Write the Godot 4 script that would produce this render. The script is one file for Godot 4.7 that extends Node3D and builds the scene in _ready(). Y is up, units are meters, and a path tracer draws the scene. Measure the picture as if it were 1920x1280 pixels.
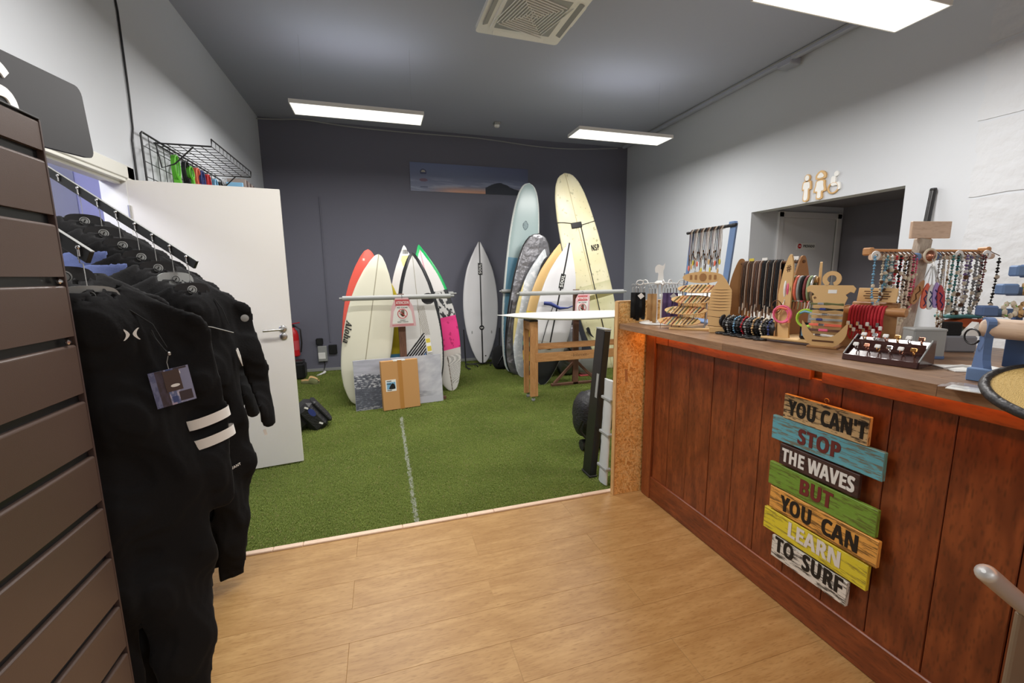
extends Node3D
# A surf shop interior: grass-floored back room with racks of boards, counter with jewellery displays, wetsuits on a slatwall.

var M := {}            # materials by plain name
var used := {}         # how often each top-level name was taken
var rng := RandomNumberGenerator.new()
const BACK := -7.05    # back wall
const LEFT := -1.5     # left wall
const RIGHT := 4.33    # right wall
const TOP := 3.64      # ceiling
const WT := 1.125      # worktop surface of the counter

# ------------------------------------------------------------------ geometry
class G:
	var v := PackedVector3Array()
	var n := PackedVector3Array()
	var uv := PackedVector2Array()
	var idx := PackedInt32Array()
	var T := Transform3D()
	var off := Vector2.ZERO
	func put(p: Vector3, nn: Vector3, u: Vector2) -> int:
		v.append(T * p); n.append((T.basis * nn).normalized()); uv.append(u + off)
		return v.size() - 1
	func tri3(a: int, b: int, c: int) -> void:
		idx.append(a); idx.append(c); idx.append(b)
	func tri(a: Vector3, b: Vector3, c: Vector3) -> void:
		var nn := (b - a).cross(c - a).normalized()
		var i := put(a, nn, Vector2(a.x, a.y)); put(b, nn, Vector2(b.x, b.y)); put(c, nn, Vector2(c.x, c.y))
		tri3(i, i + 1, i + 2)
	func quad(a: Vector3, b: Vector3, c: Vector3, d: Vector3, ua := Vector2(0, 1), ub := Vector2(1, 1), uc := Vector2(1, 0), ud := Vector2(0, 0)) -> void:
		var nn := (c - a).cross(d - b).normalized()
		var i := put(a, nn, ua); put(b, nn, ub); put(c, nn, uc); put(d, nn, ud)
		tri3(i, i + 1, i + 2); tri3(i, i + 2, i + 3)
	func face(c: Vector3, ux: Vector3, uy: Vector3, swap: bool) -> void:
		var lx := ux.length(); var ly := uy.length()
		var us := [Vector2(-lx, -ly), Vector2(lx, -ly), Vector2(lx, ly), Vector2(-lx, ly)]
		if swap:
			for k in 4: us[k] = Vector2(us[k].y, us[k].x)
		quad(c - ux - uy, c + ux - uy, c + ux + uy, c - ux + uy, us[0], us[1], us[2], us[3])
	# a box with chamfered edges; its texture runs along the longest side
	func box(c: Vector3, s: Vector3, b := 0.0, B := Basis()) -> void:
		var keep := T
		T = T * Transform3D(B, c)
		var h := s * 0.5
		var i := h - Vector3(b, b, b)
		var X := Vector3(1, 0, 0); var Y := Vector3(0, 1, 0); var Z := Vector3(0, 0, 1)
		face(Z * h.z, X * i.x, Y * i.y, s.y > s.x); face(-Z * h.z, -X * i.x, Y * i.y, s.y > s.x)
		face(X * h.x, -Z * i.z, Y * i.y, s.y > s.z); face(-X * h.x, Z * i.z, Y * i.y, s.y > s.z)
		face(Y * h.y, X * i.x, -Z * i.z, s.z > s.x); face(-Y * h.y, X * i.x, Z * i.z, s.z > s.x)
		if b > 0.0:
			for a in [-1, 1]:
				for e in [-1, 1]:
					var f: bool = a * e > 0
					edge(Vector3(a * h.x, e * i.y, 0), Vector3(a * i.x, e * h.y, 0), Z * i.z, f)
					edge(Vector3(a * i.x, 0, e * h.z), Vector3(a * h.x, 0, e * i.z), Y * i.y, f)
					edge(Vector3(0, a * h.y, e * i.z), Vector3(0, a * i.y, e * h.z), X * i.x, f)
					for d in [-1, 1]:
						var p := Vector3(a * h.x, e * i.y, d * i.z); var q := Vector3(a * i.x, e * h.y, d * i.z); var r := Vector3(a * i.x, e * i.y, d * h.z)
						if a * e * d > 0: tri(p, q, r)
						else: tri(p, r, q)
		T = keep
	func edge(a: Vector3, b: Vector3, l: Vector3, f: bool) -> void:
		var w := l.length() * 2.0
		if f: quad(a - l, b - l, b + l, a + l, Vector2(0, 0), Vector2(0, .01), Vector2(w, .01), Vector2(w, 0))
		else: quad(b - l, a - l, a + l, b + l, Vector2(0, 0), Vector2(0, .01), Vector2(w, .01), Vector2(w, 0))
	# rows of points joined smoothly; wrap closes each row on itself
	func grid(P: Array, wrap := false, U: Array = []) -> void:
		var R := P.size(); var C: int = P[0].size()
		var N := []
		for r in R:
			var a := PackedVector3Array(); a.resize(C); N.append(a)
		for r in R - 1:
			for c in (C if wrap else C - 1):
				var c2: int = (c + 1) % C
				var f: Vector3 = (P[r][c2] - P[r][c]).cross(P[r + 1][c] - P[r][c]) + (P[r + 1][c] - P[r + 1][c2]).cross(P[r][c2] - P[r + 1][c2])
				N[r][c] += f; N[r][c2] += f; N[r + 1][c] += f; N[r + 1][c2] += f
		var base := v.size()
		var W := C + 1 if wrap else C
		for r in R:
			for c in W:
				var k: int = c % C
				var u: Vector2 = U[r][k] if U else Vector2(float(c) / (W - 1), float(r) / (R - 1))
				put(P[r][k], N[r][k].normalized() if N[r][k].length() > 1e-12 else Vector3.UP, u)
		for r in R - 1:
			for c in W - 1:
				var a := base + r * W + c
				tri3(a, a + 1, a + W + 1); tri3(a, a + W + 1, a + W)
	func fan(ring: PackedVector3Array, flip := false) -> void:
		var c := Vector3.ZERO
		for p in ring: c += p
		c /= ring.size()
		for k in ring.size():
			var a := ring[k]; var b := ring[(k + 1) % ring.size()]
			if flip: tri(c, b, a)
			else: tri(c, a, b)
	# a round bar through the points; r is one radius or one per point
	func tube(pts: Array, r, sides := 8, closed := false, caps := true) -> void:
		var K := pts.size()
		var rows := []; var U := []
		var ref := Vector3.ZERO
		var run := 0.0
		for k in (K + 1 if closed else K):
			var i: int = k % K
			var prev: Vector3 = pts[(i - 1 + K) % K] if (closed or i > 0) else pts[i]
			var next: Vector3 = pts[(i + 1) % K] if (closed or i < K - 1) else pts[i]
			var d := (next - prev).normalized()
			if ref == Vector3.ZERO:
				ref = d.cross(Vector3.UP if absf(d.y) < 0.9 else Vector3.RIGHT).normalized()
			ref = (ref - d * ref.dot(d)).normalized()
			var bi := d.cross(ref)
			var rr: float = r if not r is Array else r[i]
			var row := PackedVector3Array(); var ur := PackedVector2Array()
			if k > 0: run += (pts[i] - pts[(i - 1 + K) % K]).length()
			for s in sides:
				var t := TAU * s / sides
				row.append(pts[i] + (ref * cos(t) + bi * sin(t)) * rr); ur.append(Vector2(run, rr * t))
			rows.append(row); U.append(ur)
		grid(rows, true, U)
		if caps and not closed:
			fan(rows[0], true); fan(rows[K - 1])
	# a profile of (radius, height) turned round the y axis of B
	func lathe(prof: Array, sides := 20, at := Vector3.ZERO, B := Basis()) -> void:
		var rows := []
		for p in prof:
			var row := PackedVector3Array()
			for s in sides:
				var t := TAU * s / sides
				row.append(at + B * Vector3(p.x * cos(t), p.y, -p.x * sin(t)))
			rows.append(row)
		grid(rows, true)
	func ball(c: Vector3, r: Vector3, seg := 10) -> void:
		var rows := []
		for k in seg / 2 + 1:
			var t := PI * k / (seg / 2) - PI / 2
			var row := PackedVector3Array()
			for s in seg:
				var q := TAU * s / seg
				row.append(c + Vector3(cos(t) * cos(q) * r.x, sin(t) * r.y, -cos(t) * sin(q) * r.z))
			rows.append(row)
		grid(rows, true)
	# an outline in x, y given thickness along z, from z0 back; holes are cut by bridging
	func prism(poly: PackedVector2Array, depth: float, z0 := 0.0) -> void:
		if Geometry2D.is_polygon_clockwise(poly): poly.reverse()
		var t := Geometry2D.triangulate_polygon(poly)
		for s in [0, 1]:
			var z: float = z0 if s == 0 else z0 - depth
			var b := v.size()
			for p in poly: put(Vector3(p.x, p.y, z), Vector3(0, 0, 1 if s == 0 else -1), p)
			for k in range(0, t.size(), 3):
				var a := poly[t[k]]; var e := poly[t[k + 1]]; var f := poly[t[k + 2]]
				var ccw: bool = (e - a).cross(f - a) > 0.0
				if ccw == (s == 0): tri3(b + t[k], b + t[k + 1], b + t[k + 2])
				else: tri3(b + t[k], b + t[k + 2], b + t[k + 1])
		for k in poly.size():
			var a := poly[k]; var e := poly[(k + 1) % poly.size()]
			quad(Vector3(a.x, a.y, z0 - depth), Vector3(e.x, e.y, z0 - depth), Vector3(e.x, e.y, z0), Vector3(a.x, a.y, z0), a, e, e, a)
	func mesh() -> ArrayMesh:
		var A := []; A.resize(Mesh.ARRAY_MAX)
		A[Mesh.ARRAY_VERTEX] = v; A[Mesh.ARRAY_NORMAL] = n; A[Mesh.ARRAY_TEX_UV] = uv; A[Mesh.ARRAY_INDEX] = idx
		var m := ArrayMesh.new(); m.add_surface_from_arrays(Mesh.PRIMITIVE_TRIANGLES, A)
		return m

func boxm(s: Vector3, b := 0.0, c := Vector3.ZERO, off := Vector2.ZERO) -> ArrayMesh:
	var g := G.new(); g.off = off; g.box(c, s, b); return g.mesh()
func tubem(pts: Array, r, sides := 8, closed := false) -> ArrayMesh:
	var g := G.new(); g.tube(pts, r, sides, closed); return g.mesh()
func prismm(poly: PackedVector2Array, d: float, z0 := 0.0) -> ArrayMesh:
	var g := G.new(); g.prism(poly, d, z0); return g.mesh()
func lathem(prof: Array, sides := 20) -> ArrayMesh:
	var g := G.new(); g.lathe(prof, sides); return g.mesh()
func arc(c: Vector3, r: float, a0: float, a1: float, k: int, X := Vector3.RIGHT, Y := Vector3.UP) -> Array:
	var o := []
	for i in k + 1:
		var t := lerpf(a0, a1, float(i) / k)
		o.append(c + X * cos(t) * r + Y * sin(t) * r)
	return o
# smooth closed outline through the given points (Catmull-Rom)
func smooth(p: Array, k := 5, closed := true) -> PackedVector2Array:
	var o := PackedVector2Array()
	var n := p.size()
	for i in (n if closed else n - 1):
		var a: Vector2 = p[(i - 1 + n) % n] if closed else p[maxi(i - 1, 0)]
		var d: Vector2 = p[(i + 2) % n] if closed else p[mini(i + 2, n - 1)]
		for j in k: o.append((p[i] as Vector2).cubic_interpolate(p[(i + 1) % n], a, d, float(j) / k))
	if not closed: o.append(p[n - 1])
	return o
func rrect(w: float, h: float, r: float, k := 4) -> PackedVector2Array:
	var o := PackedVector2Array()
	for q in 4:
		var c := Vector2((w / 2 - r) * (1 if q in [0, 3] else -1), (h / 2 - r) * (1 if q < 2 else -1))
		for j in k + 1:
			var t := PI / 2 * (q + float(j) / k)
			o.append(c + Vector2(cos(t), sin(t)) * r)
	return o
func oval(w: float, h: float, k := 20) -> PackedVector2Array:
	var o := PackedVector2Array()
	for j in k: o.append(Vector2(cos(TAU * j / k) * w / 2, sin(TAU * j / k) * h / 2))
	return o

# ------------------------------------------------------------------ nodes
func numbered(n: String) -> String:
	if not used.has(n):
		used[n] = 0
		return n
	used[n] += 1
	return "%s_%03d" % [n, used[n]]
func tag(o: Node3D, label: String, category: String, group := "") -> Node3D:
	o.set_meta("label", label); o.set_meta("category", category)
	if group: o.set_meta("group", group)
	return o
func thing(called: String, label: String, category: String, at := Vector3.ZERO, turn := 0.0, group := "") -> Node3D:
	var o := Node3D.new(); o.name = numbered(called); add_child(o)
	o.position = at; o.rotation.y = turn
	return tag(o, label, category, group)
func part(called: String, mesh: Mesh, mat: Material, under: Node3D, at := Vector3.ZERO, B := Basis()) -> MeshInstance3D:
	var o := MeshInstance3D.new(); o.name = called; o.mesh = mesh; o.material_override = mat
	o.transform = Transform3D(B, at); under.add_child(o, true)
	return o
func solo(called: String, mesh: Mesh, mat: Material, label: String, category: String, group := "", at := Vector3.ZERO, B := Basis()) -> MeshInstance3D:
	var o := MeshInstance3D.new(); o.name = numbered(called); o.mesh = mesh; o.material_override = mat
	o.transform = Transform3D(B, at); add_child(o)
	tag(o, label, category, group)
	return o
func struct(called: String, mesh: Mesh, mat: Material) -> MeshInstance3D:
	var o := MeshInstance3D.new(); o.name = called; o.mesh = mesh; o.material_override = mat
	o.set_meta("kind", "structure"); add_child(o)
	return o
func copy(src: Node3D, label: String, at: Vector3, B := Basis()) -> Node3D:
	var c: Node3D = src.duplicate(); c.name = numbered(String(src.name)); add_child(c)
	c.transform = Transform3D(B, at); c.set_meta("label", label)
	return c
func yaw(a: float) -> Basis:
	return Basis(Vector3.UP, a)
# letters standing on their plane, centred; cap is the height of a capital
func text(s: String, cap: float, mat: Material, under: Node3D, at: Vector3, B := Basis(), deep := 0.002, face := "Droid Sans", weight := 700, squeeze := 1.0, bold := 0.0) -> MeshInstance3D:
	var f := SystemFont.new(); f.font_names = [face]; f.font_weight = weight
	var t := TextMesh.new(); t.text = s; t.font = f; t.font_size = 64; t.pixel_size = cap / 45.0; t.depth = deep; t.curve_step = 4.0
	if bold > 0.0:
		var st := SurfaceTool.new()
		for d in [Vector3(-1, -0.5, 0), Vector3(1, -0.5, 0.05), Vector3(-1, 0.5, 0.1), Vector3(1, 0.5, 0.15)]: st.append_from(t, 0, Transform3D(Basis(), d * bold))
		return part("lettering", st.commit(), mat, under, at, B)
	return part("lettering", t, mat, under, at, B * Basis.from_scale(Vector3(squeeze, 1, 1)))

# ------------------------------------------------------------------ materials
func mat(called: String, c: Color, rough := 0.6, metal := 0.0, spec := 0.5) -> StandardMaterial3D:
	var m := StandardMaterial3D.new(); m.resource_name = called
	m.albedo_color = c; m.roughness = rough; m.metallic = metal; m.metallic_specular = spec
	M[called] = m
	return m
func c8(r: float, g: float, b: float) -> Color:
	return Color(r / 255.0, g / 255.0, b / 255.0)
func img(w: int, h: int, f: Callable) -> ImageTexture:
	var d := PackedByteArray(); d.resize(w * h * 3)
	var k := 0
	for y in h:
		for x in w:
			var c: Color = f.call((x + 0.5) / w, (y + 0.5) / h)
			d[k] = clampi(int(c.r * 255.0), 0, 255); d[k + 1] = clampi(int(c.g * 255.0), 0, 255); d[k + 2] = clampi(int(c.b * 255.0), 0, 255)
			k += 3
	return ImageTexture.create_from_image(Image.create_from_data(w, h, false, Image.FORMAT_RGB8, d))
func noise(sd: int, freq: float, oct := 3) -> FastNoiseLite:
	var f := FastNoiseLite.new(); f.seed = sd; f.frequency = freq; f.noise_type = FastNoiseLite.TYPE_SIMPLEX_SMOOTH
	f.fractal_octaves = oct
	return f
func relief(m: StandardMaterial3D, sd: int, freq: float, scale: float, height: float, oct := 3) -> void:
	var t := NoiseTexture2D.new(); t.width = 256; t.height = 256; t.seamless = true; t.noise = noise(sd, freq, oct)
	m.heightmap_enabled = true; m.heightmap_texture = t; m.heightmap_scale = height
	m.uv1_triplanar = true; m.uv1_world_triplanar = true; m.uv1_scale = Vector3.ONE * scale
# long-grained wood; u runs along the grain. Repeats every size metres.
func wood(called: String, a: Color, b: Color, dark: Color, sd: int, size: Vector2, rough: float, rings := 9.0, fig := 1.0, W := 512, H := 256) -> StandardMaterial3D:
	var n1 := noise(sd, 1.0, 3); var n2 := noise(sd + 1, 1.0, 2)
	var f := func(u: float, v: float) -> Color:
		var cu := cos(TAU * u); var su := sin(TAU * u); var cv := cos(TAU * v); var sv := sin(TAU * v)
		var warp := n1.get_noise_3d(cu * 0.30, su * 0.30, v * 3.0) * fig + n1.get_noise_3d(cu * 1.1 + 5.0, su * 1.1, v * 5.0) * fig * 0.22
		var r := sin((v * rings + warp * 7.0) * TAU * 0.5)
		var fine := n2.get_noise_3d(cu * 0.9, su * 0.9, v * 34.0)
		var fine2 := n2.get_noise_3d(cu * 4.0 + 7.0, su * 4.0, v * 130.0)
		var broad := n2.get_noise_3d(cu * 0.4 + 3.0, su * 0.4, v * 6.0)
		var t := clampf(0.5 + 0.20 * r + 0.42 * fine + 0.35 * broad, 0.0, 1.0)
		var c := a.lerp(b, t)
		return c.lerp(dark, clampf(fine2 * 0.75 - 0.10, 0.0, 0.5))
	var m := mat(called, Color.WHITE, rough)
	m.albedo_texture = img(W, H, f)
	m.uv1_scale = Vector3(1.0 / size.x, 1.0 / size.y, 1)
	return m

func _ready() -> void:
	rng.seed = 7
	var cam := Camera3D.new(); cam.name = "camera"; add_child(cam)
	cam.position = Vector3(0, 1.42, 0); cam.rotation_degrees = Vector3(-8.7254, -16.9099, -0.6775)
	cam.fov = 77.2947; cam.near = 0.05; cam.far = 60.0; cam.current = true
	var env := Environment.new()
	env.background_mode = Environment.BG_COLOR; env.background_color = c8(120, 126, 135); env.background_energy_multiplier = 0.3
	env.tonemap_mode = Environment.TONE_MAPPER_LINEAR; env.tonemap_exposure = 1.0
	env.sdfgi_enabled = true; env.ssao_enabled = true; env.ssil_enabled = true
	var we := WorldEnvironment.new(); we.name = "environment"; we.environment = env; add_child(we)
	make_materials()
	# hanging LED panels: two rows of two in view, two more rows over the front of the shop
	var rows := [-4.70, -2.12, 3.04]
	var where := ["before the dark back wall", "over the counter end of the grass", "over the front of the shop"]
	for k in 3:
		for s in 2:
			light_panel(Vector3(-0.10 if s == 0 else 2.775, 3.0, rows[k] + (0.03 if s == 1 else 0.0)), "white LED panel %s, %s" % [where[k], "nearer the white door" if s == 0 else "nearer the toilet passage"], [1.22, 1.22, 1.5][k])
	room()
	floors()
	doors()
	ceiling_things()
	back_wall_things()
	counter()
	slogan()
	gondola()
	wetsuits()
	boards()
	racks()
	stand()
	floor_things()
	wire_rack()
	displays()
	displays_far()

func light_panel(at: Vector3, label: String, power: float) -> void:
	var t := thing("ceiling_light", label, "light", at, 0.0, "LED ceiling panels")
	var g := G.new()
	for s in [-1, 1]:
		g.box(Vector3(0, 0.012, s * 0.151), Vector3(1.21, 0.035, 0.008), 0.001)
		g.box(Vector3(s * 0.601, 0.012, 0), Vector3(0.008, 0.035, 0.294), 0.001)
	part("frame", g.mesh(), M.white_metal, t)
	part("diffuser", boxm(Vector3(1.19, 0.006, 0.292), 0.001), M.lamp, t, Vector3(0, 0.0, 0))
	part("housing", boxm(Vector3(1.18, 0.022, 0.285), 0.003), M.white_metal, t, Vector3(0, 0.018, 0))
	for s in [-1, 1]:
		part("wire", tubem([Vector3(s * 0.5, 0.029, 0), Vector3(s * 0.5, TOP - at.y, 0)], 0.0008, 5), M.steel, t)
	var l := AreaLight3D.new(); l.name = "panel_glow"; l.area_size = Vector2(1.17, 0.27); l.light_color = Color(1.0, 0.985, 0.97)
	l.light_energy = 4.4 * power; l.area_range = 14.0; l.area_attenuation = 2.0; l.shadow_enabled = true
	l.position = Vector3(0, -0.006, 0); l.rotation.x = -PI / 2
	t.add_child(l)
	# these fittings let some light out upwards as well
	var up := AreaLight3D.new(); up.name = "panel_glow"; up.area_size = Vector2(1.1, 0.24); up.light_color = Color(0.98, 0.985, 1.0)
	up.light_energy = 0.2 * power; up.area_range = 10.0; up.area_attenuation = 2.0; up.shadow_enabled = true
	up.position = Vector3(0, 0.032, 0); up.rotation.x = PI / 2
	t.add_child(up)
	part("top_diffuser", boxm(Vector3(1.1, 0.001, 0.24)), M.lamp_soft, t, Vector3(0, 0.0295, 0))

func make_materials() -> void:
	mat("white_metal", c8(225, 225, 222), 0.4)
	mat("steel", c8(190, 190, 188), 0.3, 1.0)
	mat("chrome", c8(225, 225, 225), 0.15, 1.0)
	mat("black_metal", c8(32, 32, 34), 0.4)
	mat("black_plastic", c8(24, 24, 26), 0.35)
	mat("grey_plastic", c8(150, 152, 150), 0.45)
	mat("white_plastic", c8(232, 232, 228), 0.35)
	mat("ink", c8(18, 18, 18), 0.6)
	mat("paint_white", c8(238, 238, 234), 0.55)
	var lamp := mat("lamp", c8(250, 250, 248), 0.5)
	lamp.emission_enabled = true; lamp.emission = Color(1.0, 0.99, 0.96); lamp.emission_energy_multiplier = 1.6
	lamp = mat("lamp_soft", c8(240, 240, 238), 0.5)
	lamp.emission_enabled = true; lamp.emission = Color(0.98, 0.985, 1.0); lamp.emission_energy_multiplier = 0.16
	relief(mat("wall_grey", c8(205, 209, 214), 0.85), 3, 0.03, 0.8, 0.12)
	relief(mat("wall_rough", c8(207, 210, 214), 0.9), 4, 0.02, 1.3, 0.7, 5)
	relief(mat("wall_dark", c8(106, 107, 120), 0.7), 5, 0.03, 0.8, 0.12)
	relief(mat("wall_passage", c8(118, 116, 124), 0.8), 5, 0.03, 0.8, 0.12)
	relief(mat("ceiling_paint", c8(166, 170, 183), 0.8), 6, 0.02, 0.5, 0.25)
	relief(mat("wall_lilac", c8(176, 176, 214), 0.85), 6, 0.03, 0.8, 0.1)
	mat("door_white", c8(226, 224, 217), 0.4)
	mat("door_grey", c8(222, 222, 224), 0.5)
	mat("frame_white", c8(226, 226, 218), 0.4)
	# wood-look planks, board chips, stains
	wood("oak", c8(184, 147, 95), c8(163, 124, 74), c8(122, 84, 42), 11, Vector2(1.25, 0.74), 0.42, 9.0, 0.35, 1024, 512)
	wood("stained", c8(148, 78, 40), c8(104, 50, 25), c8(48, 24, 13), 21, Vector2(1.3, 0.9), 0.38, 7.0, 0.4)
	wood("stained_red", c8(150, 84, 44), c8(122, 62, 32), c8(76, 38, 20), 22, Vector2(1.3, 0.9), 0.4, 5.0, 0.4)
	wood("walnut", c8(158, 122, 90), c8(124, 92, 66), c8(86, 62, 46), 23, Vector2(1.0, 0.42), 0.4, 11.0, 0.3)
	wood("pine", c8(206, 156, 104), c8(184, 130, 80), c8(140, 94, 54), 24, Vector2(0.9, 0.3), 0.5, 5.0, 0.4, 256, 128)
	wood("brown_wood", c8(120, 84, 66), c8(96, 64, 50), c8(60, 40, 32), 25, Vector2(0.9, 0.3), 0.55, 5.0, 0.4, 256, 128)
	wood("strip_wood", c8(232, 206, 182), c8(222, 194, 168), c8(186, 150, 122), 26, Vector2(0.9, 0.3), 0.5, 4.0, 0.3, 256, 128)
	wood("ply", c8(214, 172, 118), c8(198, 154, 100), c8(168, 124, 76), 27, Vector2(0.6, 0.3), 0.6, 4.0, 0.4, 256, 128)
	wood("driftwood", c8(206, 194, 178), c8(176, 162, 146), c8(124, 110, 96), 28, Vector2(0.5, 0.25), 0.75, 10.0, 0.4, 256, 128)
	var chips := PackedByteArray()
	var S := 512
	var im := Image.create(S, S, false, Image.FORMAT_RGB8); im.fill(c8(222, 172, 104))
	var tones := [c8(250, 204, 134), c8(246, 196, 122), c8(236, 182, 106), c8(252, 214, 150), c8(224, 166, 90), c8(248, 198, 126), c8(206, 146, 76), c8(250, 210, 144)]
	for k in 5200:
		var L := rng.randf_range(10, 46); var w := rng.randf_range(2.5, 9.0); var a := rng.randf() * PI
		var cx := rng.randf() * S; var cy := rng.randf() * S
		var col: Color = tones[rng.randi() % 8]
		var sh := rng.randf_range(0.94, 1.05)
		col = Color(col.r * sh, col.g * sh, col.b * sh)
		if rng.randf() < 0.07:
			col = c8(112, 66, 28); w = 1.6; L *= 0.5
		for i in int(L):
			for j in int(w):
				var q := Vector2(i - L / 2, j - w / 2).rotated(a)
				im.set_pixel(posmod(int(cx + q.x), S), posmod(int(cy + q.y), S), col)
	var osb := mat("strand_board", Color.WHITE, 0.6)
	osb.albedo_texture = ImageTexture.create_from_image(im); osb.uv1_scale = Vector3(1.6, 1.6, 1)
	relief(mat("grass_base", c8(84, 100, 34), 0.95), 8, 0.05, 3.0, 0.5)
	var gr := mat("grass_blade", Color.WHITE, 0.75); gr.vertex_color_use_as_albedo = true
	gr.backlight_enabled = true; gr.backlight = Color(0.25, 0.25, 0.25)
	relief(mat("neoprene", c8(25, 25, 26), 0.9, 0.0, 0.25), 9, 0.08, 6.0, 0.05)
	M.neoprene.rim_enabled = true; M.neoprene.rim = 0.15
	relief(mat("neoprene_grey", c8(42, 42, 43), 0.9, 0.0, 0.25), 9, 0.08, 6.0, 0.05)
	M.neoprene_grey.rim_enabled = true; M.neoprene_grey.rim = 0.2
	relief(mat("neoprene_blue", c8(92, 104, 150), 0.85, 0.0, 0.3), 9, 0.08, 6.0, 0.05)
	relief(mat("slat_brown", c8(84, 67, 59), 0.36), 10, 0.2, 8.0, 0.012)
	mat("edge_brown", c8(74, 58, 54), 0.45)
	mat("foam_grey", c8(158, 160, 158), 0.6)
	mat("card", c8(200, 150, 94), 0.8)
	mat("tape", c8(186, 132, 70), 0.25)
	mat("mdf", c8(216, 178, 122), 0.6)
	mat("mdf_dark", c8(160, 116, 70), 0.6)
	mat("char", c8(96, 62, 34), 0.7)
	mat("red_print", c8(196, 74, 80), 0.6)
	mat("red_cord", c8(188, 34, 48), 0.7)
	mat("fire_red", c8(196, 28, 34), 0.4)
	mat("blue_wood", c8(112, 142, 186), 0.6)
	mat("denim", c8(92, 118, 162), 0.7)
	var led := mat("led", c8(255, 190, 110), 0.5)
	led.emission_enabled = true; led.emission = Color(1.0, 0.6, 0.25); led.emission_energy_multiplier = 2.0
	mat("brass", c8(200, 150, 90), 0.3, 1.0)
	mat("sign_black", c8(34, 34, 37), 0.6)
	mat("yellow_print", c8(214, 196, 70), 0.5)
	mat("green_print", c8(104, 196, 56), 0.5)
	mat("orange_print", c8(238, 118, 92), 0.5)
	mat("sky_print", c8(120, 172, 206), 0.5)
	mat("blue_cord", c8(48, 62, 128), 0.6)
	mat("pink_card", c8(226, 186, 190), 0.6)
	mat("gloss_white", c8(238, 238, 234), 0.25)
	mat("olive", c8(112, 116, 72), 0.7)
	mat("card_grey", c8(140, 130, 124), 0.6)
	mat("wrap", c8(196, 200, 200), 0.3)
	var ny := mat("nylon", c8(34, 34, 37), 0.5)
	relief(ny, 12, 0.05, 3.0, 0.4, 4)
	mat("purple", c8(122, 98, 150), 0.6)
	mat("purple_light", c8(186, 160, 222), 0.4)
	mat("pink_bright", c8(238, 104, 140), 0.5)
	mat("lime", c8(178, 220, 70), 0.5)
	mat("teal", c8(74, 140, 140), 0.5)
	mat("orange_deep", c8(228, 104, 40), 0.5)
	mat("black_gloss", c8(20, 24, 34), 0.12)
	mat("copper", c8(196, 140, 116), 0.25, 1.0)
	mat("acrylic_grey", c8(128, 130, 136), 0.25)
	mat("brushed", c8(206, 208, 208), 0.42, 0.45)
	mat("panel_beige", c8(128, 112, 92), 0.6)
	relief(mat("straw", c8(204, 172, 104), 0.8), 13, 0.12, 9.0, 0.25, 3)
	var film := mat("clear_film", Color(0.95, 0.97, 1.0, 0.18), 0.08)
	film.transparency = BaseMaterial3D.TRANSPARENCY_ALPHA
	mat("acrylic_brown", c8(74, 48, 44), 0.15)

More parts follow.
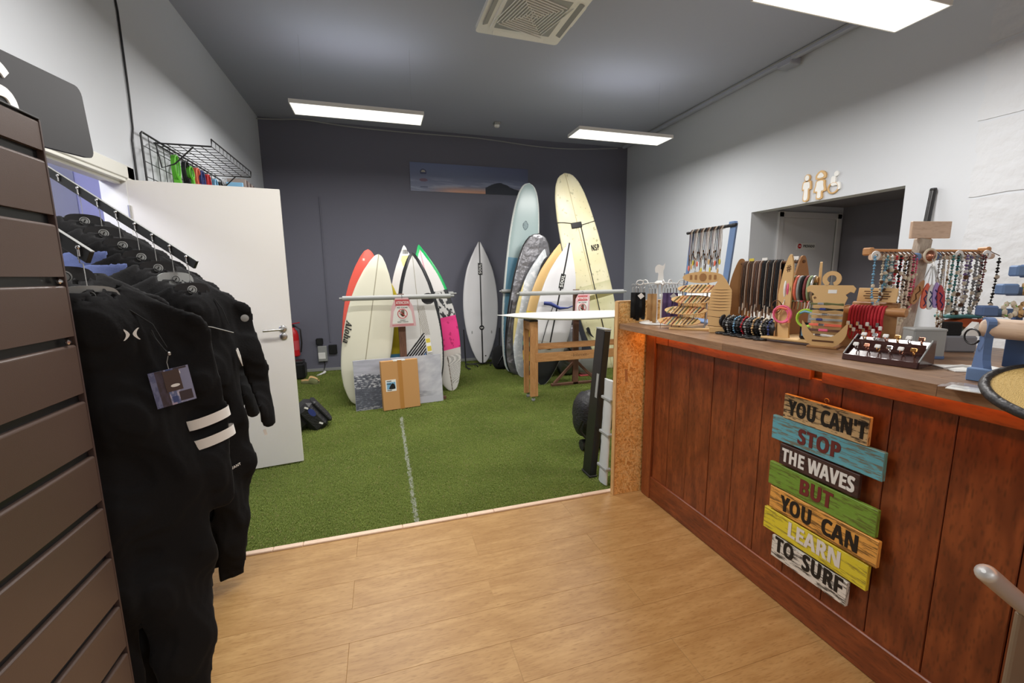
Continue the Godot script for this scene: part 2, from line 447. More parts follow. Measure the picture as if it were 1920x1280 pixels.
# ------------------------------------------------------------------ the room
func room() -> void:
	struct("wall_back", boxm(Vector3(6.3, TOP + 0.2, 0.15), 0, Vector3(1.415, TOP / 2, BACK - 0.075)), M.wall_dark)
	var g := G.new()
	var b := func(z0: float, z1: float, y0: float, y1: float) -> void:
		g.box(Vector3(LEFT - 0.06, (y0 + y1) / 2, (z0 + z1) / 2), Vector3(0.12, y1 - y0, z1 - z0))
	b.call(BACK, -3.40, 0.0, TOP); b.call(-2.52, 6.2, 0.0, TOP); b.call(-3.40, -2.52, 2.055, TOP)
	struct("wall_left", g.mesh(), M.wall_grey)
	g = G.new()
	var r := func(z0: float, z1: float, y0: float, y1: float) -> void:
		g.box(Vector3(RIGHT + 0.075, (y0 + y1) / 2, (z0 + z1) / 2), Vector3(0.15, y1 - y0, z1 - z0))
	r.call(BACK, -4.246, 0.0, TOP); r.call(-2.649, 6.2, 0.0, TOP); r.call(-4.246, -2.649, 2.143, TOP)
	var wr := struct("wall_right", g.mesh(), M.wall_grey)
	# cast concrete beside the opening: three lifts with ragged joints and a ragged edge
	var lifts := [[0.0, 1.955], [1.972, 2.50], [2.52, 3.02], [3.04, TOP]]
	for k in 4:
		var y0: float = lifts[k][0]; var y1: float = lifts[k][1]
		var p := PackedVector2Array()
		var z_edge := func(y: float) -> float: return -2.21 - 0.012 * (y - 1.9)
		for j in 13: p.append(Vector2(z_edge.call(lerpf(y0, y1, j / 12.0)) + rng.randf_range(-0.016, 0.016), lerpf(y0, y1, j / 12.0)))
		for j in 25: p.append(Vector2(lerpf(-2.18, 2.0, j / 24.0), y1 + rng.randf_range(-0.007, 0.007)))
		for j in 25: p.append(Vector2(lerpf(2.0, -2.18, j / 24.0), y0 + rng.randf_range(-0.007, 0.007)))
		part("concrete_panel", prismm(p, 0.02, 0.006), M.wall_rough, wr, Vector3(RIGHT, 0, 0), Basis(Vector3.UP, -PI / 2))
	struct("wall_front", boxm(Vector3(6.3, TOP + 0.2, 0.15), 0, Vector3(1.415, TOP / 2, 6.2)), M.wall_grey)
	struct("ceiling", boxm(Vector3(6.3, 0.2, 13.6), 0, Vector3(1.415, TOP + 0.1, -0.4)), M.ceiling_paint)
	# passage to the toilets
	g = G.new()
	g.box(Vector3(5.16, 1.15, -4.31), Vector3(1.5, 2.5, 0.12)); g.box(Vector3(5.16, 1.15, -2.589), Vector3(1.5, 2.5, 0.12))
	struct("wall_passage", g.mesh(), M.wall_grey)
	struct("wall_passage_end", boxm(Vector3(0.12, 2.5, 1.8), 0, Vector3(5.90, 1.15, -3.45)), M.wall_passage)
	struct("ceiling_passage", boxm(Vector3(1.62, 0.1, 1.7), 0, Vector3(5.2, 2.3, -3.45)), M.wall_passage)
	# small room behind the white door
	g = G.new()
	g.box(Vector3(-3.06, 1.25, -3.0), Vector3(0.12, 2.7, 2.6)); g.box(Vector3(-2.3, 1.25, -4.26), Vector3(1.5, 2.7, 0.12)); g.box(Vector3(-2.3, 1.25, -1.74), Vector3(1.5, 2.7, 0.12))
	struct("wall_store", g.mesh(), M.wall_lilac)
	struct("ceiling_store", boxm(Vector3(1.6, 0.1, 2.6), 0, Vector3(-2.4, 2.6, -3.0)), M.wall_lilac)
	struct("floor_store", boxm(Vector3(1.6, 0.1, 2.6), 0, Vector3(-2.35, -0.06, -3.0)), M.oak)
	var pillar := G.new(); pillar.box(Vector3(-2.25, 1.3, -3.95), Vector3(0.16, 2.6, 0.5), 0.01); pillar.box(Vector3(-2.55, 1.3, -4.05), Vector3(0.10, 2.6, 0.3), 0.01)
	struct("column_store", pillar.mesh(), M.frame_white)
	var sl := thing("ceiling_light", "small white ceiling lamp in the lilac store room behind the open door", "light", Vector3(-2.1, 2.52, -2.6), 0.0)
	part("diffuser", lathem([Vector2(0.001, -0.03), Vector2(0.12, -0.028), Vector2(0.14, 0.0), Vector2(0.14, 0.03), Vector2(0.001, 0.03)]), M.lamp, sl)
	var o := OmniLight3D.new(); o.name = "lamp_glow"; o.light_energy = 0.9; o.light_size = 0.1; o.omni_range = 12.0; o.omni_attenuation = 2.0; o.shadow_enabled = true
	o.light_color = Color(0.96, 0.97, 1.0); o.position = Vector3(0, -0.12, 0); sl.add_child(o)
	struct("baseboard_back", boxm(Vector3(5.82, 0.045, 0.014), 0.003, Vector3(1.415, 0.022, BACK + 0.007)), M.grey_plastic)
	struct("baseboard_right", boxm(Vector3(0.014, 0.045, 2.8), 0.003, Vector3(RIGHT - 0.007, 0.022, -5.64)), M.grey_plastic)

func floors() -> void:
	var fl := struct("floor", boxm(Vector3(6.0, 0.1, 8.7), 0, Vector3(1.415, -0.06, 2.0)), M.oak)
	var shapes := []
	for k in 14: shapes.append(boxm(Vector3(1.2145, 0.01, 0.1822), 0.0007, Vector3.ZERO, Vector2(rng.randf() * 1.25, rng.randf() * 0.7)))
	var half := {}
	for row in 18:
		var z := -2.338 + 0.1826 * (row + 0.5)
		var x0 := -0.195 - 1.215 * 2 if row % 2 == 0 else 0.41 - 1.215 * 2
		for c in 4:
			var a := maxf(x0 + c * 1.215, LEFT); var e := minf(x0 + (c + 1) * 1.215, 1.62)
			if e - a < 0.05: continue
			var m: ArrayMesh = shapes[rng.randi() % 14] if e - a > 1.2 else boxm(Vector3(e - a - 0.0005, 0.01, 0.1822), 0.0007, Vector3.ZERO, Vector2(rng.randf(), rng.randf() * 0.7))
			part("plank", m, M.oak, fl, Vector3((a + e) / 2, -0.005, z))
	struct("floor_turf", boxm(Vector3(6.0, 0.1, 4.75), 0, Vector3(1.415, -0.057, BACK + 2.36)), M.grass_base)
	struct("floor_passage", boxm(Vector3(1.6, 0.1, 1.7), 0, Vector3(5.15, -0.06, -3.45)), M.oak)
	# edging strip between planks and grass, in short lengths
	var st := struct("trim_1", boxm(Vector3(3.0, 0.004, 0.03), 0, Vector3(0.1, -0.002, -2.352)), M.strip_wood)
	var xs := [-1.5, -0.62, -0.475, 0.045, 0.42, 0.585, 1.18, 1.62]
	for k in 7:
		part("strip", boxm(Vector3(xs[k + 1] - xs[k] - 0.0015, 0.012, 0.034), 0.003, Vector3.ZERO, Vector2(rng.randf(), rng.randf())), M.strip_wood, st, Vector3((xs[k] + xs[k + 1]) / 2, 0.004, -2.352 + rng.randf_range(-0.001, 0.001)))
	# turf fibres
	var tuft := G.new()
	for k in 5:
		var a := TAU * k / 5 + 0.3; var d := Vector3(cos(a), 0, sin(a)); var w := Vector3(-d.z, 0, d.x) * 0.0013
		var lean := 0.004 + 0.004 * fmod(k * 1.7, 1.0); var h := 0.010 + 0.006 * fmod(k * 0.61, 1.0)
		var p0 := d * 0.002; var p1 := d * (0.002 + lean * 0.4) + Vector3.UP * h * 0.7; var p2 := d * (0.002 + lean) + Vector3.UP * h
		tuft.quad(p0 - w, p0 + w, p1 + w * 0.8, p1 - w * 0.8); tuft.tri(p1 - w * 0.8, p1 + w * 0.8, p2)
	var tm := tuft.mesh()
	var pos := []; var line := []
	var tone := noise(31, 1.6, 3)
	var z := -2.372
	while z > BACK + 0.03:
		var step := 0.0085 + 0.0024 * (-z - 2.3)
		var xr := minf(RIGHT, 1.5 + (-z - 2.3) * 0.62)
		var x := maxf(-1.5, -0.95 - (-z - 2.3) * 0.3)
		while x < xr:
			var q := Vector2(x + rng.randf_range(-0.5, 0.5) * step, z + rng.randf_range(-0.5, 0.5) * step)
			if absf(q.x - 0.128) < 0.0125 + rng.randf_range(-0.003, 0.003) and q.y > -4.36: line.append(Vector3(q.x, step, q.y))
			elif absf(q.y + 4.28 - (q.x - 0.7) * 0.62 * 1.0) > 0.004 or q.x > 1.75 or q.x < 0.2: pos.append(Vector3(q.x, step, q.y))
			x += step
		z -= step
	var gm := turf(pos, tm, tone, false)
	gm.name = "artificial_grass"; gm.set_meta("kind", "stuff"); tag(gm, "short green artificial grass carpeting the back of the shop", "artificial grass"); add_child(gm)
	var lm := turf(line, tm, tone, true)
	lm.name = "floor_line"; lm.set_meta("kind", "structure"); add_child(lm)

func turf(pos: Array, tm: ArrayMesh, tone: FastNoiseLite, white: bool) -> MultiMeshInstance3D:
	var mm := MultiMesh.new(); mm.transform_format = MultiMesh.TRANSFORM_3D; mm.use_colors = true; mm.mesh = tm
	mm.instance_count = pos.size()
	var buf := PackedFloat32Array(); buf.resize(pos.size() * 16)
	var k := 0
	for p in pos:
		var s: float = (0.75 + 0.45 * rng.randf()) * clampf(p.y / 0.0095, 1.0, 1.6)
		var a := rng.randf() * TAU
		var B := Basis(Vector3.UP, a).scaled(Vector3(s, s * 0.85, s)) * Basis(Vector3(cos(a), 0, 0.3).normalized(), rng.randf_range(-0.3, 0.3))
		buf[k] = B.x.x; buf[k + 1] = B.y.x; buf[k + 2] = B.z.x; buf[k + 3] = p.x
		buf[k + 4] = B.x.y; buf[k + 5] = B.y.y; buf[k + 6] = B.z.y; buf[k + 7] = -0.008
		buf[k + 8] = B.x.z; buf[k + 9] = B.y.z; buf[k + 10] = B.z.z; buf[k + 11] = p.z
		var t := tone.get_noise_2d(p.x, p.z) * 0.5 + rng.randf_range(-0.22, 0.22)
		var c := Color(0.17, 0.225, 0.040).lerp(Color(0.27, 0.335, 0.07), clampf(0.5 + t, 0, 1))
		if rng.randf() < 0.05: c = Color(0.32, 0.31, 0.11)
		if white: c = Color(0.62, 0.64, 0.55) * rng.randf_range(0.75, 1.05) if rng.randf() < 0.86 else c
		buf[k + 12] = c.r; buf[k + 13] = c.g; buf[k + 14] = c.b; buf[k + 15] = 1.0
		k += 16
	mm.buffer = buf
	var o := MultiMeshInstance3D.new(); o.multimesh = mm; o.material_override = M.grass_blade
	return o

# ------------------------------------------------------------------ doors and wall fittings
func doors() -> void:
	var fr := G.new()
	for s in [[-3.44, 0.08], [-2.48, 0.08]]: fr.box(Vector3(LEFT + 0.008, 1.066, s[0]), Vector3(0.02, 2.133, s[1]), 0.004)
	fr.box(Vector3(LEFT + 0.008, 2.094, -2.96), Vector3(0.02, 0.08, 1.04), 0.004)
	for z in [-3.394, -2.526]: fr.box(Vector3(LEFT - 0.06, 1.03, z), Vector3(0.14, 2.06, 0.022), 0.002)
	fr.box(Vector3(LEFT - 0.06, 2.045, -2.96), Vector3(0.14, 0.022, 0.87), 0.002)
	fr.box(Vector3(LEFT - 0.035, 2.026, -2.96), Vector3(0.03, 0.018, 0.85), 0.002)
	struct("trim_2", fr.mesh(), M.frame_white)
	# the leaf stands open, nearly square to the wall
	var a := Vector3(-1.492, 0, -3.385); var e := Vector3(-0.648, 0, -3.50)
	var d := Node3D.new(); d.name = "door_1"; d.set_meta("kind", "structure"); d.position = a; d.rotation.y = atan2(-(e - a).z, (e - a).x); add_child(d)
	var w := (e - a).length()
	part("leaf", boxm(Vector3(w, 2.035, 0.038), 0.002), M.door_white, d, Vector3(w / 2, 1.029, -0.019))
	for q in [[0.06, 1.054], [0.06, 0.997]]:
		part("rosette" if q[1] > 1.02 else "keyhole_plate", lathem([Vector2(0.0, 0.009), Vector2(0.02, 0.009), Vector2(0.026, 0.006), Vector2(0.027, 0.0), Vector2(0.0, 0.0)]), M.steel, d, Vector3(w - q[0], q[1], 0.0), Basis(Vector3.RIGHT, PI / 2))
	part("handle", tubem([Vector3(w - 0.06, 1.054, 0), Vector3(w - 0.06, 1.054, 0.045), Vector3(w - 0.075, 1.054, 0.055), Vector3(w - 0.185, 1.05, 0.055)], 0.009, 10), M.steel, d)
	for y in [0.25, 1.05, 1.85]: part("hinge", tubem([Vector3(0, y - 0.04, 0.004), Vector3(0, y + 0.04, 0.004)], 0.007, 8), M.steel, d)
	# the private door in the passage
	d = Node3D.new(); d.name = "door_2"; d.set_meta("kind", "structure"); d.position = Vector3(5.27, 0, -4.25); add_child(d)
	var g := G.new()
	for s in [-1, 1]: g.box(Vector3(s * 0.487, 1.08, 0.012), Vector3(0.075, 2.165, 0.03), 0.004)
	g.box(Vector3(0, 2.135, 0.012), Vector3(1.05, 0.07, 0.03), 0.004)
	part("frame", g.mesh(), M.door_grey, d)
	part("leaf", boxm(Vector3(0.895, 2.09, 0.03), 0.003), M.door_grey, d, Vector3(0, 1.052, -0.006))
	part("lock_edge", boxm(Vector3(0.012, 2.08, 0.004), 0.001), M.grey_plastic, d, Vector3(0.44, 1.05, 0.012))
	var sg := thing("door_sign", "grey plate reading PRIVADO on the door in the passage", "sign", Vector3(5.233, 1.752, -4.236))
	part("plate", boxm(Vector3(0.31, 0.09, 0.005), 0.001), M.white_plastic, sg)
	part("emblem", prismm(oval(0.062, 0.062), 0.002, 0.0045), M.fire_red, sg, Vector3(-0.11, 0, 0))
	part("emblem_bar", boxm(Vector3(0.036, 0.011, 0.002)), M.paint_white, sg, Vector3(-0.11, 0, 0.005))
	text("PRIVADO", 0.032, M.ink, sg, Vector3(0.045, 0, 0.003))

func ceiling_things() -> void:
	# ceiling cassette air conditioner
	var t := thing("air_conditioner", "white cassette air conditioner with square grille on the dark ceiling", "air conditioner", Vector3(1.20, 3.36, -3.33), 0.02)
	part("body", boxm(Vector3(0.58, 0.245, 0.58), 0.01), M.white_metal, t, Vector3(0.04, 0.1565, 0))
	var w := 0.71
	var g := G.new()
	var P := rrect(w, w, 0.03)
	g.prism(P, 0.035, 0.0175)
	part("fascia", g.mesh(), M.white_plastic, t, Vector3(0, 0.015, 0), Basis(Vector3.RIGHT, PI / 2))
	part("panel_rim", boxm(Vector3(0.52, 0.012, 0.52), 0.005), M.white_plastic, t, Vector3(0, -0.006, 0))
	part("grille_recess", boxm(Vector3(0.46, 0.004, 0.46)), M.grey_plastic, t, Vector3(0, -0.0125, 0))
	for k in 4:
		var B := Basis(Vector3.UP, PI / 2 * k)
		part("louvre", boxm(Vector3(0.44, 0.008, 0.045), 0.003), M.grey_plastic if k % 2 else M.white_plastic, t, B * Vector3(0, -0.005, 0.305), B * Basis(Vector3.RIGHT, 0.35))
		# grille bars in four turning fans
		for j in 9:
			var x := -0.21 + 0.026 * j
			part("grille_bar", boxm(Vector3(0.006, 0.008, 0.40 - 0.042 * j), 0.001), M.white_plastic, t, B * Vector3(x, -0.018, 0.02 + 0.0), B * Basis(Vector3.UP, 0.25))
	part("service_cover", boxm(Vector3(0.10, 0.05, 0.26), 0.006), M.white_plastic, t, Vector3(0.38, 0.10, -0.08))
	part("logo_mark", boxm(Vector3(0.04, 0.002, 0.006)), M.ink, t, Vector3(-0.02, -0.004, -0.33))
	# cable trunking along the right wall
	t = thing("cable_trunking", "grey cable trunking running along the ceiling above the toilet passage", "cable duct", Vector3(4.19, TOP, -4.6))
	part("channel", boxm(Vector3(0.05, 0.05, 4.7), 0.004), M.ceiling_paint, t, Vector3(0, -0.026, 0))
	part("lip", boxm(Vector3(0.012, 0.012, 4.7), 0.002), M.grey_plastic, t, Vector3(-0.03, -0.012, 0))
	part("junction_box", boxm(Vector3(0.14, 0.07, 0.16), 0.008), M.ceiling_paint, t, Vector3(0.04, -0.05, 0.80))
	# sensor and loose cable
	t = thing("smoke_detector", "small white detector on the dark ceiling between the two far light panels", "detector", Vector3(1.76, TOP, -6.42))
	part("base", boxm(Vector3(0.09, 0.03, 0.09), 0.006), M.grey_plastic, t, Vector3(0, -0.015, 0))
	part("head", lathem([Vector2(0.0, -0.07), Vector2(0.03, -0.068), Vector2(0.042, -0.05), Vector2(0.042, -0.03), Vector2(0, -0.03)]), M.white_plastic, t)
	var pts := []
	var key := [Vector3(-1.49, 3.58, -6.95), Vector3(-1.2, 3.595, -6.95), Vector3(-0.9, 3.61, -6.93), Vector3(-0.3, 3.56, -6.9), Vector3(0.6, 3.56, -6.95), Vector3(1.6, 3.57, -6.97), Vector3(2.6, 3.52, -6.98), Vector3(3.3, 3.53, -6.98), Vector3(4.2, 3.60, -6.95)]
	for k in key.size() - 1:
		for j in 5: pts.append((key[k] as Vector3).cubic_interpolate(key[k + 1], key[maxi(k - 1, 0)], key[mini(k + 2, key.size() - 1)], j / 5.0))
	solo("cable", tubem(pts, 0.009, 6), M.grey_plastic, "thin white cable sagging along the top of the dark back wall", "cable")
	pts = []
	for p in [[TOP, -3.50], [3.1, -3.575], [2.6, -3.575], [2.40, -3.565], [2.32, -3.535], [2.0, -3.53], [1.2, -3.53]]: pts.append(Vector3(LEFT + 0.008, p[0], p[1]))
	solo("cable", tubem(pts, 0.006, 6), M.black_plastic, "thin black cable running down the grey wall beside the wire basket", "cable")

func back_wall_things() -> void:
	# panorama print
	var n1 := noise(41, 1.0, 4)
	var f := func(u: float, v: float) -> Color:
		var c := c8(112, 124, 160).lerp(c8(140, 146, 166), v)
		c = c.lerp(c8(96, 100, 126), clampf((u - 0.45) * 1.4, 0, 0.8) * (1.0 - v))
		var band := n1.get_noise_2d(u * 3.0, v * 9.0 - u * 2.0)
		c = c.lerp(c8(178, 186, 208), clampf(band * 1.6, 0, 0.5) * smoothstep(0.4, 0.7, v))
		c = c.lerp(c8(226, 164, 130), smoothstep(0.72, 0.98, v) * smoothstep(0.1, 0.4, u) * 0.8)
		var hill := 0.78 - 0.22 * exp(-pow((u - 0.74) / 0.1, 2)) + n1.get_noise_1d(u * 22.0) * 0.03
		if u > 0.62 and v > hill + absf(u - 0.78) * 0.25: c = c8(58, 62, 72)
		var d := Vector2((u - 0.105) * 4.6, v - 0.33)
		if d.length() < 0.12 and v < 0.4: c = c.lerp(c8(216, 206, 176), 0.7) if d.length() < 0.08 and v < 0.33 else c8(86, 92, 122)
		if Vector2((u - 0.105) * 3.0, (v - 0.6) * 1.8).length() < 0.1: c = c8(126, 104, 122)
		if absf(v - 0.84) < 0.02 and absf(u - 0.105) < 0.03 and fmod(u * 260.0, 2.0) < 1.2: c = c8(80, 88, 110)
		return c
	var m := mat("panorama", Color.WHITE, 0.75); m.albedo_texture = img(384, 86, f)
	var g := G.new()
	g.quad(Vector3(-0.96, -0.213, 0), Vector3(0.96, -0.213, 0), Vector3(0.96, 0.213, 0), Vector3(-0.96, 0.213, 0))
	var t := thing("wall_print", "long blue dusk seascape print high on the dark back wall", "picture", Vector3(1.49, 2.955, BACK + 0.012))
	part("panel", boxm(Vector3(1.92, 0.426, 0.01)), M.grey_plastic, t, Vector3(0, 0, -0.006)); part("print", g.mesh(), m, t, Vector3(0, 0, 0.0004))
	# conduit and sockets
	t = thing("socket_box", "grey double socket box at the foot of the dark conduit", "socket", Vector3(-0.885, 0.345, BACK))
	part("conduit", tubem([Vector3(0.10, 2.25, 0.01), Vector3(0.10, 0.1, 0.01)], 0.009, 8), M.wall_dark, t)
	part("plug", boxm(Vector3(0.10, 0.10, 0.05), 0.012), M.black_plastic, t, Vector3(-0.05, 0.12, 0.035))
	part("box", boxm(Vector3(0.13, 0.24, 0.05), 0.008), M.grey_plastic, t, Vector3(-0.02, -0.07, 0.026))
	part("cover", boxm(Vector3(0.10, 0.10, 0.008), 0.003), M.white_plastic, t, Vector3(-0.03, -0.10, 0.053))
	part("side_box", boxm(Vector3(0.12, 0.14, 0.045), 0.008), M.black_plastic, t, Vector3(0.13, -0.01, 0.024))
	part("cord", tubem([Vector3(-0.01, -0.19, 0.02), Vector3(0.0, -0.25, 0.02), Vector3(-0.02, -0.32, 0.02)], 0.006, 6), M.black_plastic, t)
	# toilet pictograms above the passage
	var B := Basis(Vector3.UP, -PI / 2)
	var D := 0.018
	var w := func(pt: Array) -> PackedVector2Array:
		var o := []
		for q in pt: o.append(Vector2(q[0], q[1]))
		return smooth(o, 4)
	t = thing("toilet_pictogram", "pale wooden standing man figure above the toilet passage", "sign", Vector3(RIGHT, 2.305, -3.545), 0.0, "toilet figures above the passage")
	part("head", prismm(oval(0.062, 0.075), D, D), M.mdf, t, Vector3(0, 0.085, 0), B); part("head_face", prismm(oval(0.045, 0.056), 0.006, D + 0.004), M.paint_white, t, Vector3(0, 0.085, 0), B)
	part("figure", prismm(w.call([[-0.045, 0.04], [-0.03, 0.055], [0.03, 0.055], [0.045, 0.04], [0.05, -0.03], [0.03, -0.04], [0.03, -0.14], [-0.03, -0.14], [-0.03, -0.04], [-0.05, -0.03]]), D, D), M.mdf, t, Vector3.ZERO, B)
	part("figure_face", prismm(w.call([[-0.033, 0.032], [-0.02, 0.043], [0.02, 0.043], [0.033, 0.032], [0.036, -0.02], [0.02, -0.03], [0.02, -0.128], [-0.02, -0.128], [-0.02, -0.03], [-0.036, -0.02]]), 0.006, D + 0.004), M.paint_white, t, Vector3.ZERO, B)
	t = thing("toilet_pictogram", "pale wooden woman figure with bobbed hair above the toilet passage", "sign", Vector3(RIGHT, 2.30, -3.40), 0.0, "toilet figures above the passage")
	part("head", prismm(w.call([[-0.05, 0.055], [-0.05, 0.10], [0, 0.135], [0.05, 0.10], [0.05, 0.055], [0.02, 0.05], [-0.02, 0.05]]), D, D), M.mdf, t, Vector3.ZERO, B)
	part("head_face", prismm(w.call([[-0.035, 0.075], [0, 0.115], [0.035, 0.075], [0, 0.062]]), 0.006, D + 0.004), M.paint_white, t, Vector3.ZERO, B)
	part("figure", prismm(w.call([[-0.04, 0.04], [0.04, 0.04], [0.05, -0.01], [0.065, -0.07], [0.03, -0.08], [0.03, -0.14], [-0.03, -0.14], [-0.03, -0.08], [-0.065, -0.07], [-0.05, -0.01]]), D, D), M.mdf, t, Vector3.ZERO, B)
	part("figure_face", prismm(w.call([[-0.028, 0.03], [0.028, 0.03], [0.036, -0.01], [0.045, -0.06], [0.018, -0.07], [0.018, -0.128], [-0.018, -0.128], [-0.018, -0.07], [-0.045, -0.06], [-0.036, -0.01]]), 0.006, D + 0.004), M.paint_white, t, Vector3.ZERO, B)
	t = thing("toilet_pictogram", "pale wooden wheelchair user figure above the toilet passage", "sign", Vector3(RIGHT, 2.285, -3.255), 0.0, "toilet figures above the passage")
	part("head", prismm(oval(0.045, 0.05), D, D), M.paint_white, t, Vector3(0, 0.085, 0.012), B)
	part("figure", prismm(w.call([[-0.035, 0.06], [0.005, 0.06], [0.01, 0.005], [0.05, 0.0], [0.06, -0.06], [0.035, -0.065], [0.03, -0.025], [-0.03, -0.02]]), D, D), M.paint_white, t, Vector3.ZERO, B)
	var ring := G.new(); ring.tube(arc(Vector3(0, -0.045, 0.01), 0.05, 0, TAU, 24).slice(0, 24), 0.009, 6, true)
	part("wheel", ring.mesh(), M.mdf, t, Vector3(0, 0, -0.01), B)

# ------------------------------------------------------------------ counter
func counter() -> void:
	var t := thing("counter", "dark red-brown stained plank shop counter with skirting", "counter", Vector3(1.575, 0, 0))
	var zs := [-2.19, -2.05, -1.89, -1.72, -1.565, -1.42, -1.26, -1.09, -0.93, -0.762, -0.594, -0.42, -0.25, -0.09, 0.08, 0.25]
	for k in zs.size() - 1:
		var w: float = zs[k + 1] - zs[k]
		part("plank", boxm(Vector3(0.018, 0.90, w - 0.0025), 0.0022, Vector3.ZERO, Vector2(rng.randf() * 1.3, rng.randf() * 0.9)), M.stained, t, Vector3(0.019 + rng.randf_range(-0.001, 0.001), 0.565, (zs[k] + zs[k + 1]) / 2))
	part("skirting", boxm(Vector3(0.022, 0.147, 2.52), 0.004), M.stained, t, Vector3(0.011, 0.0735, -1.01))
	part("corner_post", boxm(Vector3(0.03, 1.09, 0.085), 0.003), M.stained_red, t, Vector3(0.009, 0.545, -2.234))
	var rails := [[-2.19, -2.075], [-2.07, -1.21], [-1.165, 0.25]]
	for q in rails: part("top_rail", boxm(Vector3(0.026, 0.085, q[1] - q[0]), 0.003, Vector3.ZERO, Vector2(rng.randf(), rng.randf())), M.stained_red, t, Vector3(0.013, 1.048, (q[0] + q[1]) / 2))
	part("carcass", boxm(Vector3(0.5, 1.08, 2.5)), M.brown_wood, t, Vector3(0.29, 0.545, -1.0))
	t = thing("worktop", "striped walnut worktop lying along the counter", "worktop", Vector3(1.385, 0, 0))
	# staves glued side by side
	var x := 0.0
	var k := 0
	while x < 0.78:
		var w := 0.10 + 0.02 * fmod(k * 0.37, 1.0)
		var z := -2.292
		while z < 0.25:
			var L := minf(0.55 + 0.35 * rng.randf(), 0.252 - z)
			if k == 0 and z < -2.2: L = 0.83
			if 0.252 - z - L < 0.15: L = 0.252 - z
			part("stave", boxm(Vector3(w - 0.0004, 0.033, L - 0.0004), 0.0006, Vector3.ZERO, Vector2(rng.randf(), rng.randf())), M.walnut, t, Vector3(x + w / 2, WT - 0.0165, z + L / 2))
			z += L
		x += w; k += 1
	# LED strip hidden under the overhang
	t = thing("led_strip", "warm glowing light strip under the worktop overhang of the counter", "light", Vector3(1.556, WT - 0.036, -1.02))
	part("strip", boxm(Vector3(0.010, 0.004, 2.48), 0.001), M.led, t)
	for j in 6:
		var l := AreaLight3D.new(); l.name = "strip_glow"; l.area_size = Vector2(0.012, 0.40); l.light_color = Color(1.0, 0.62, 0.27); l.light_energy = 0.04
		l.shadow_enabled = true; l.area_range = 6.0; l.area_attenuation = 2.0; l.position = Vector3(0, -0.004, -1.035 + 0.414 * j); l.rotation.x = -PI / 2
		t.add_child(l)
	# end panel of strand board
	t = thing("end_panel", "upright strand board panel closing the far end of the counter", "panel", Vector3(1.377, 0, -2.297))
	part("board", boxm(Vector3(0.82, 1.256, 0.032), 0.0015), M.strand_board, t, Vector3(0.414, 0.628, -0.016))
	part("edge_strip", boxm(Vector3(0.008, 1.259, 0.036), 0.001), M.ply, t, Vector3(0.0, 0.6295, -0.016))
	part("top_strip", boxm(Vector3(0.82, 0.006, 0.034), 0.001), M.ply, t, Vector3(0.414, 1.259, -0.016))
	part("loose_strand", prismm(PackedVector2Array([Vector2(-0.012, -0.04), Vector2(0.008, -0.042), Vector2(0.0, 0.038), Vector2(-0.018, 0.04)]), 0.0008, 0.0008), M.pine, t, Vector3(0.075, 0.795, 0.0))

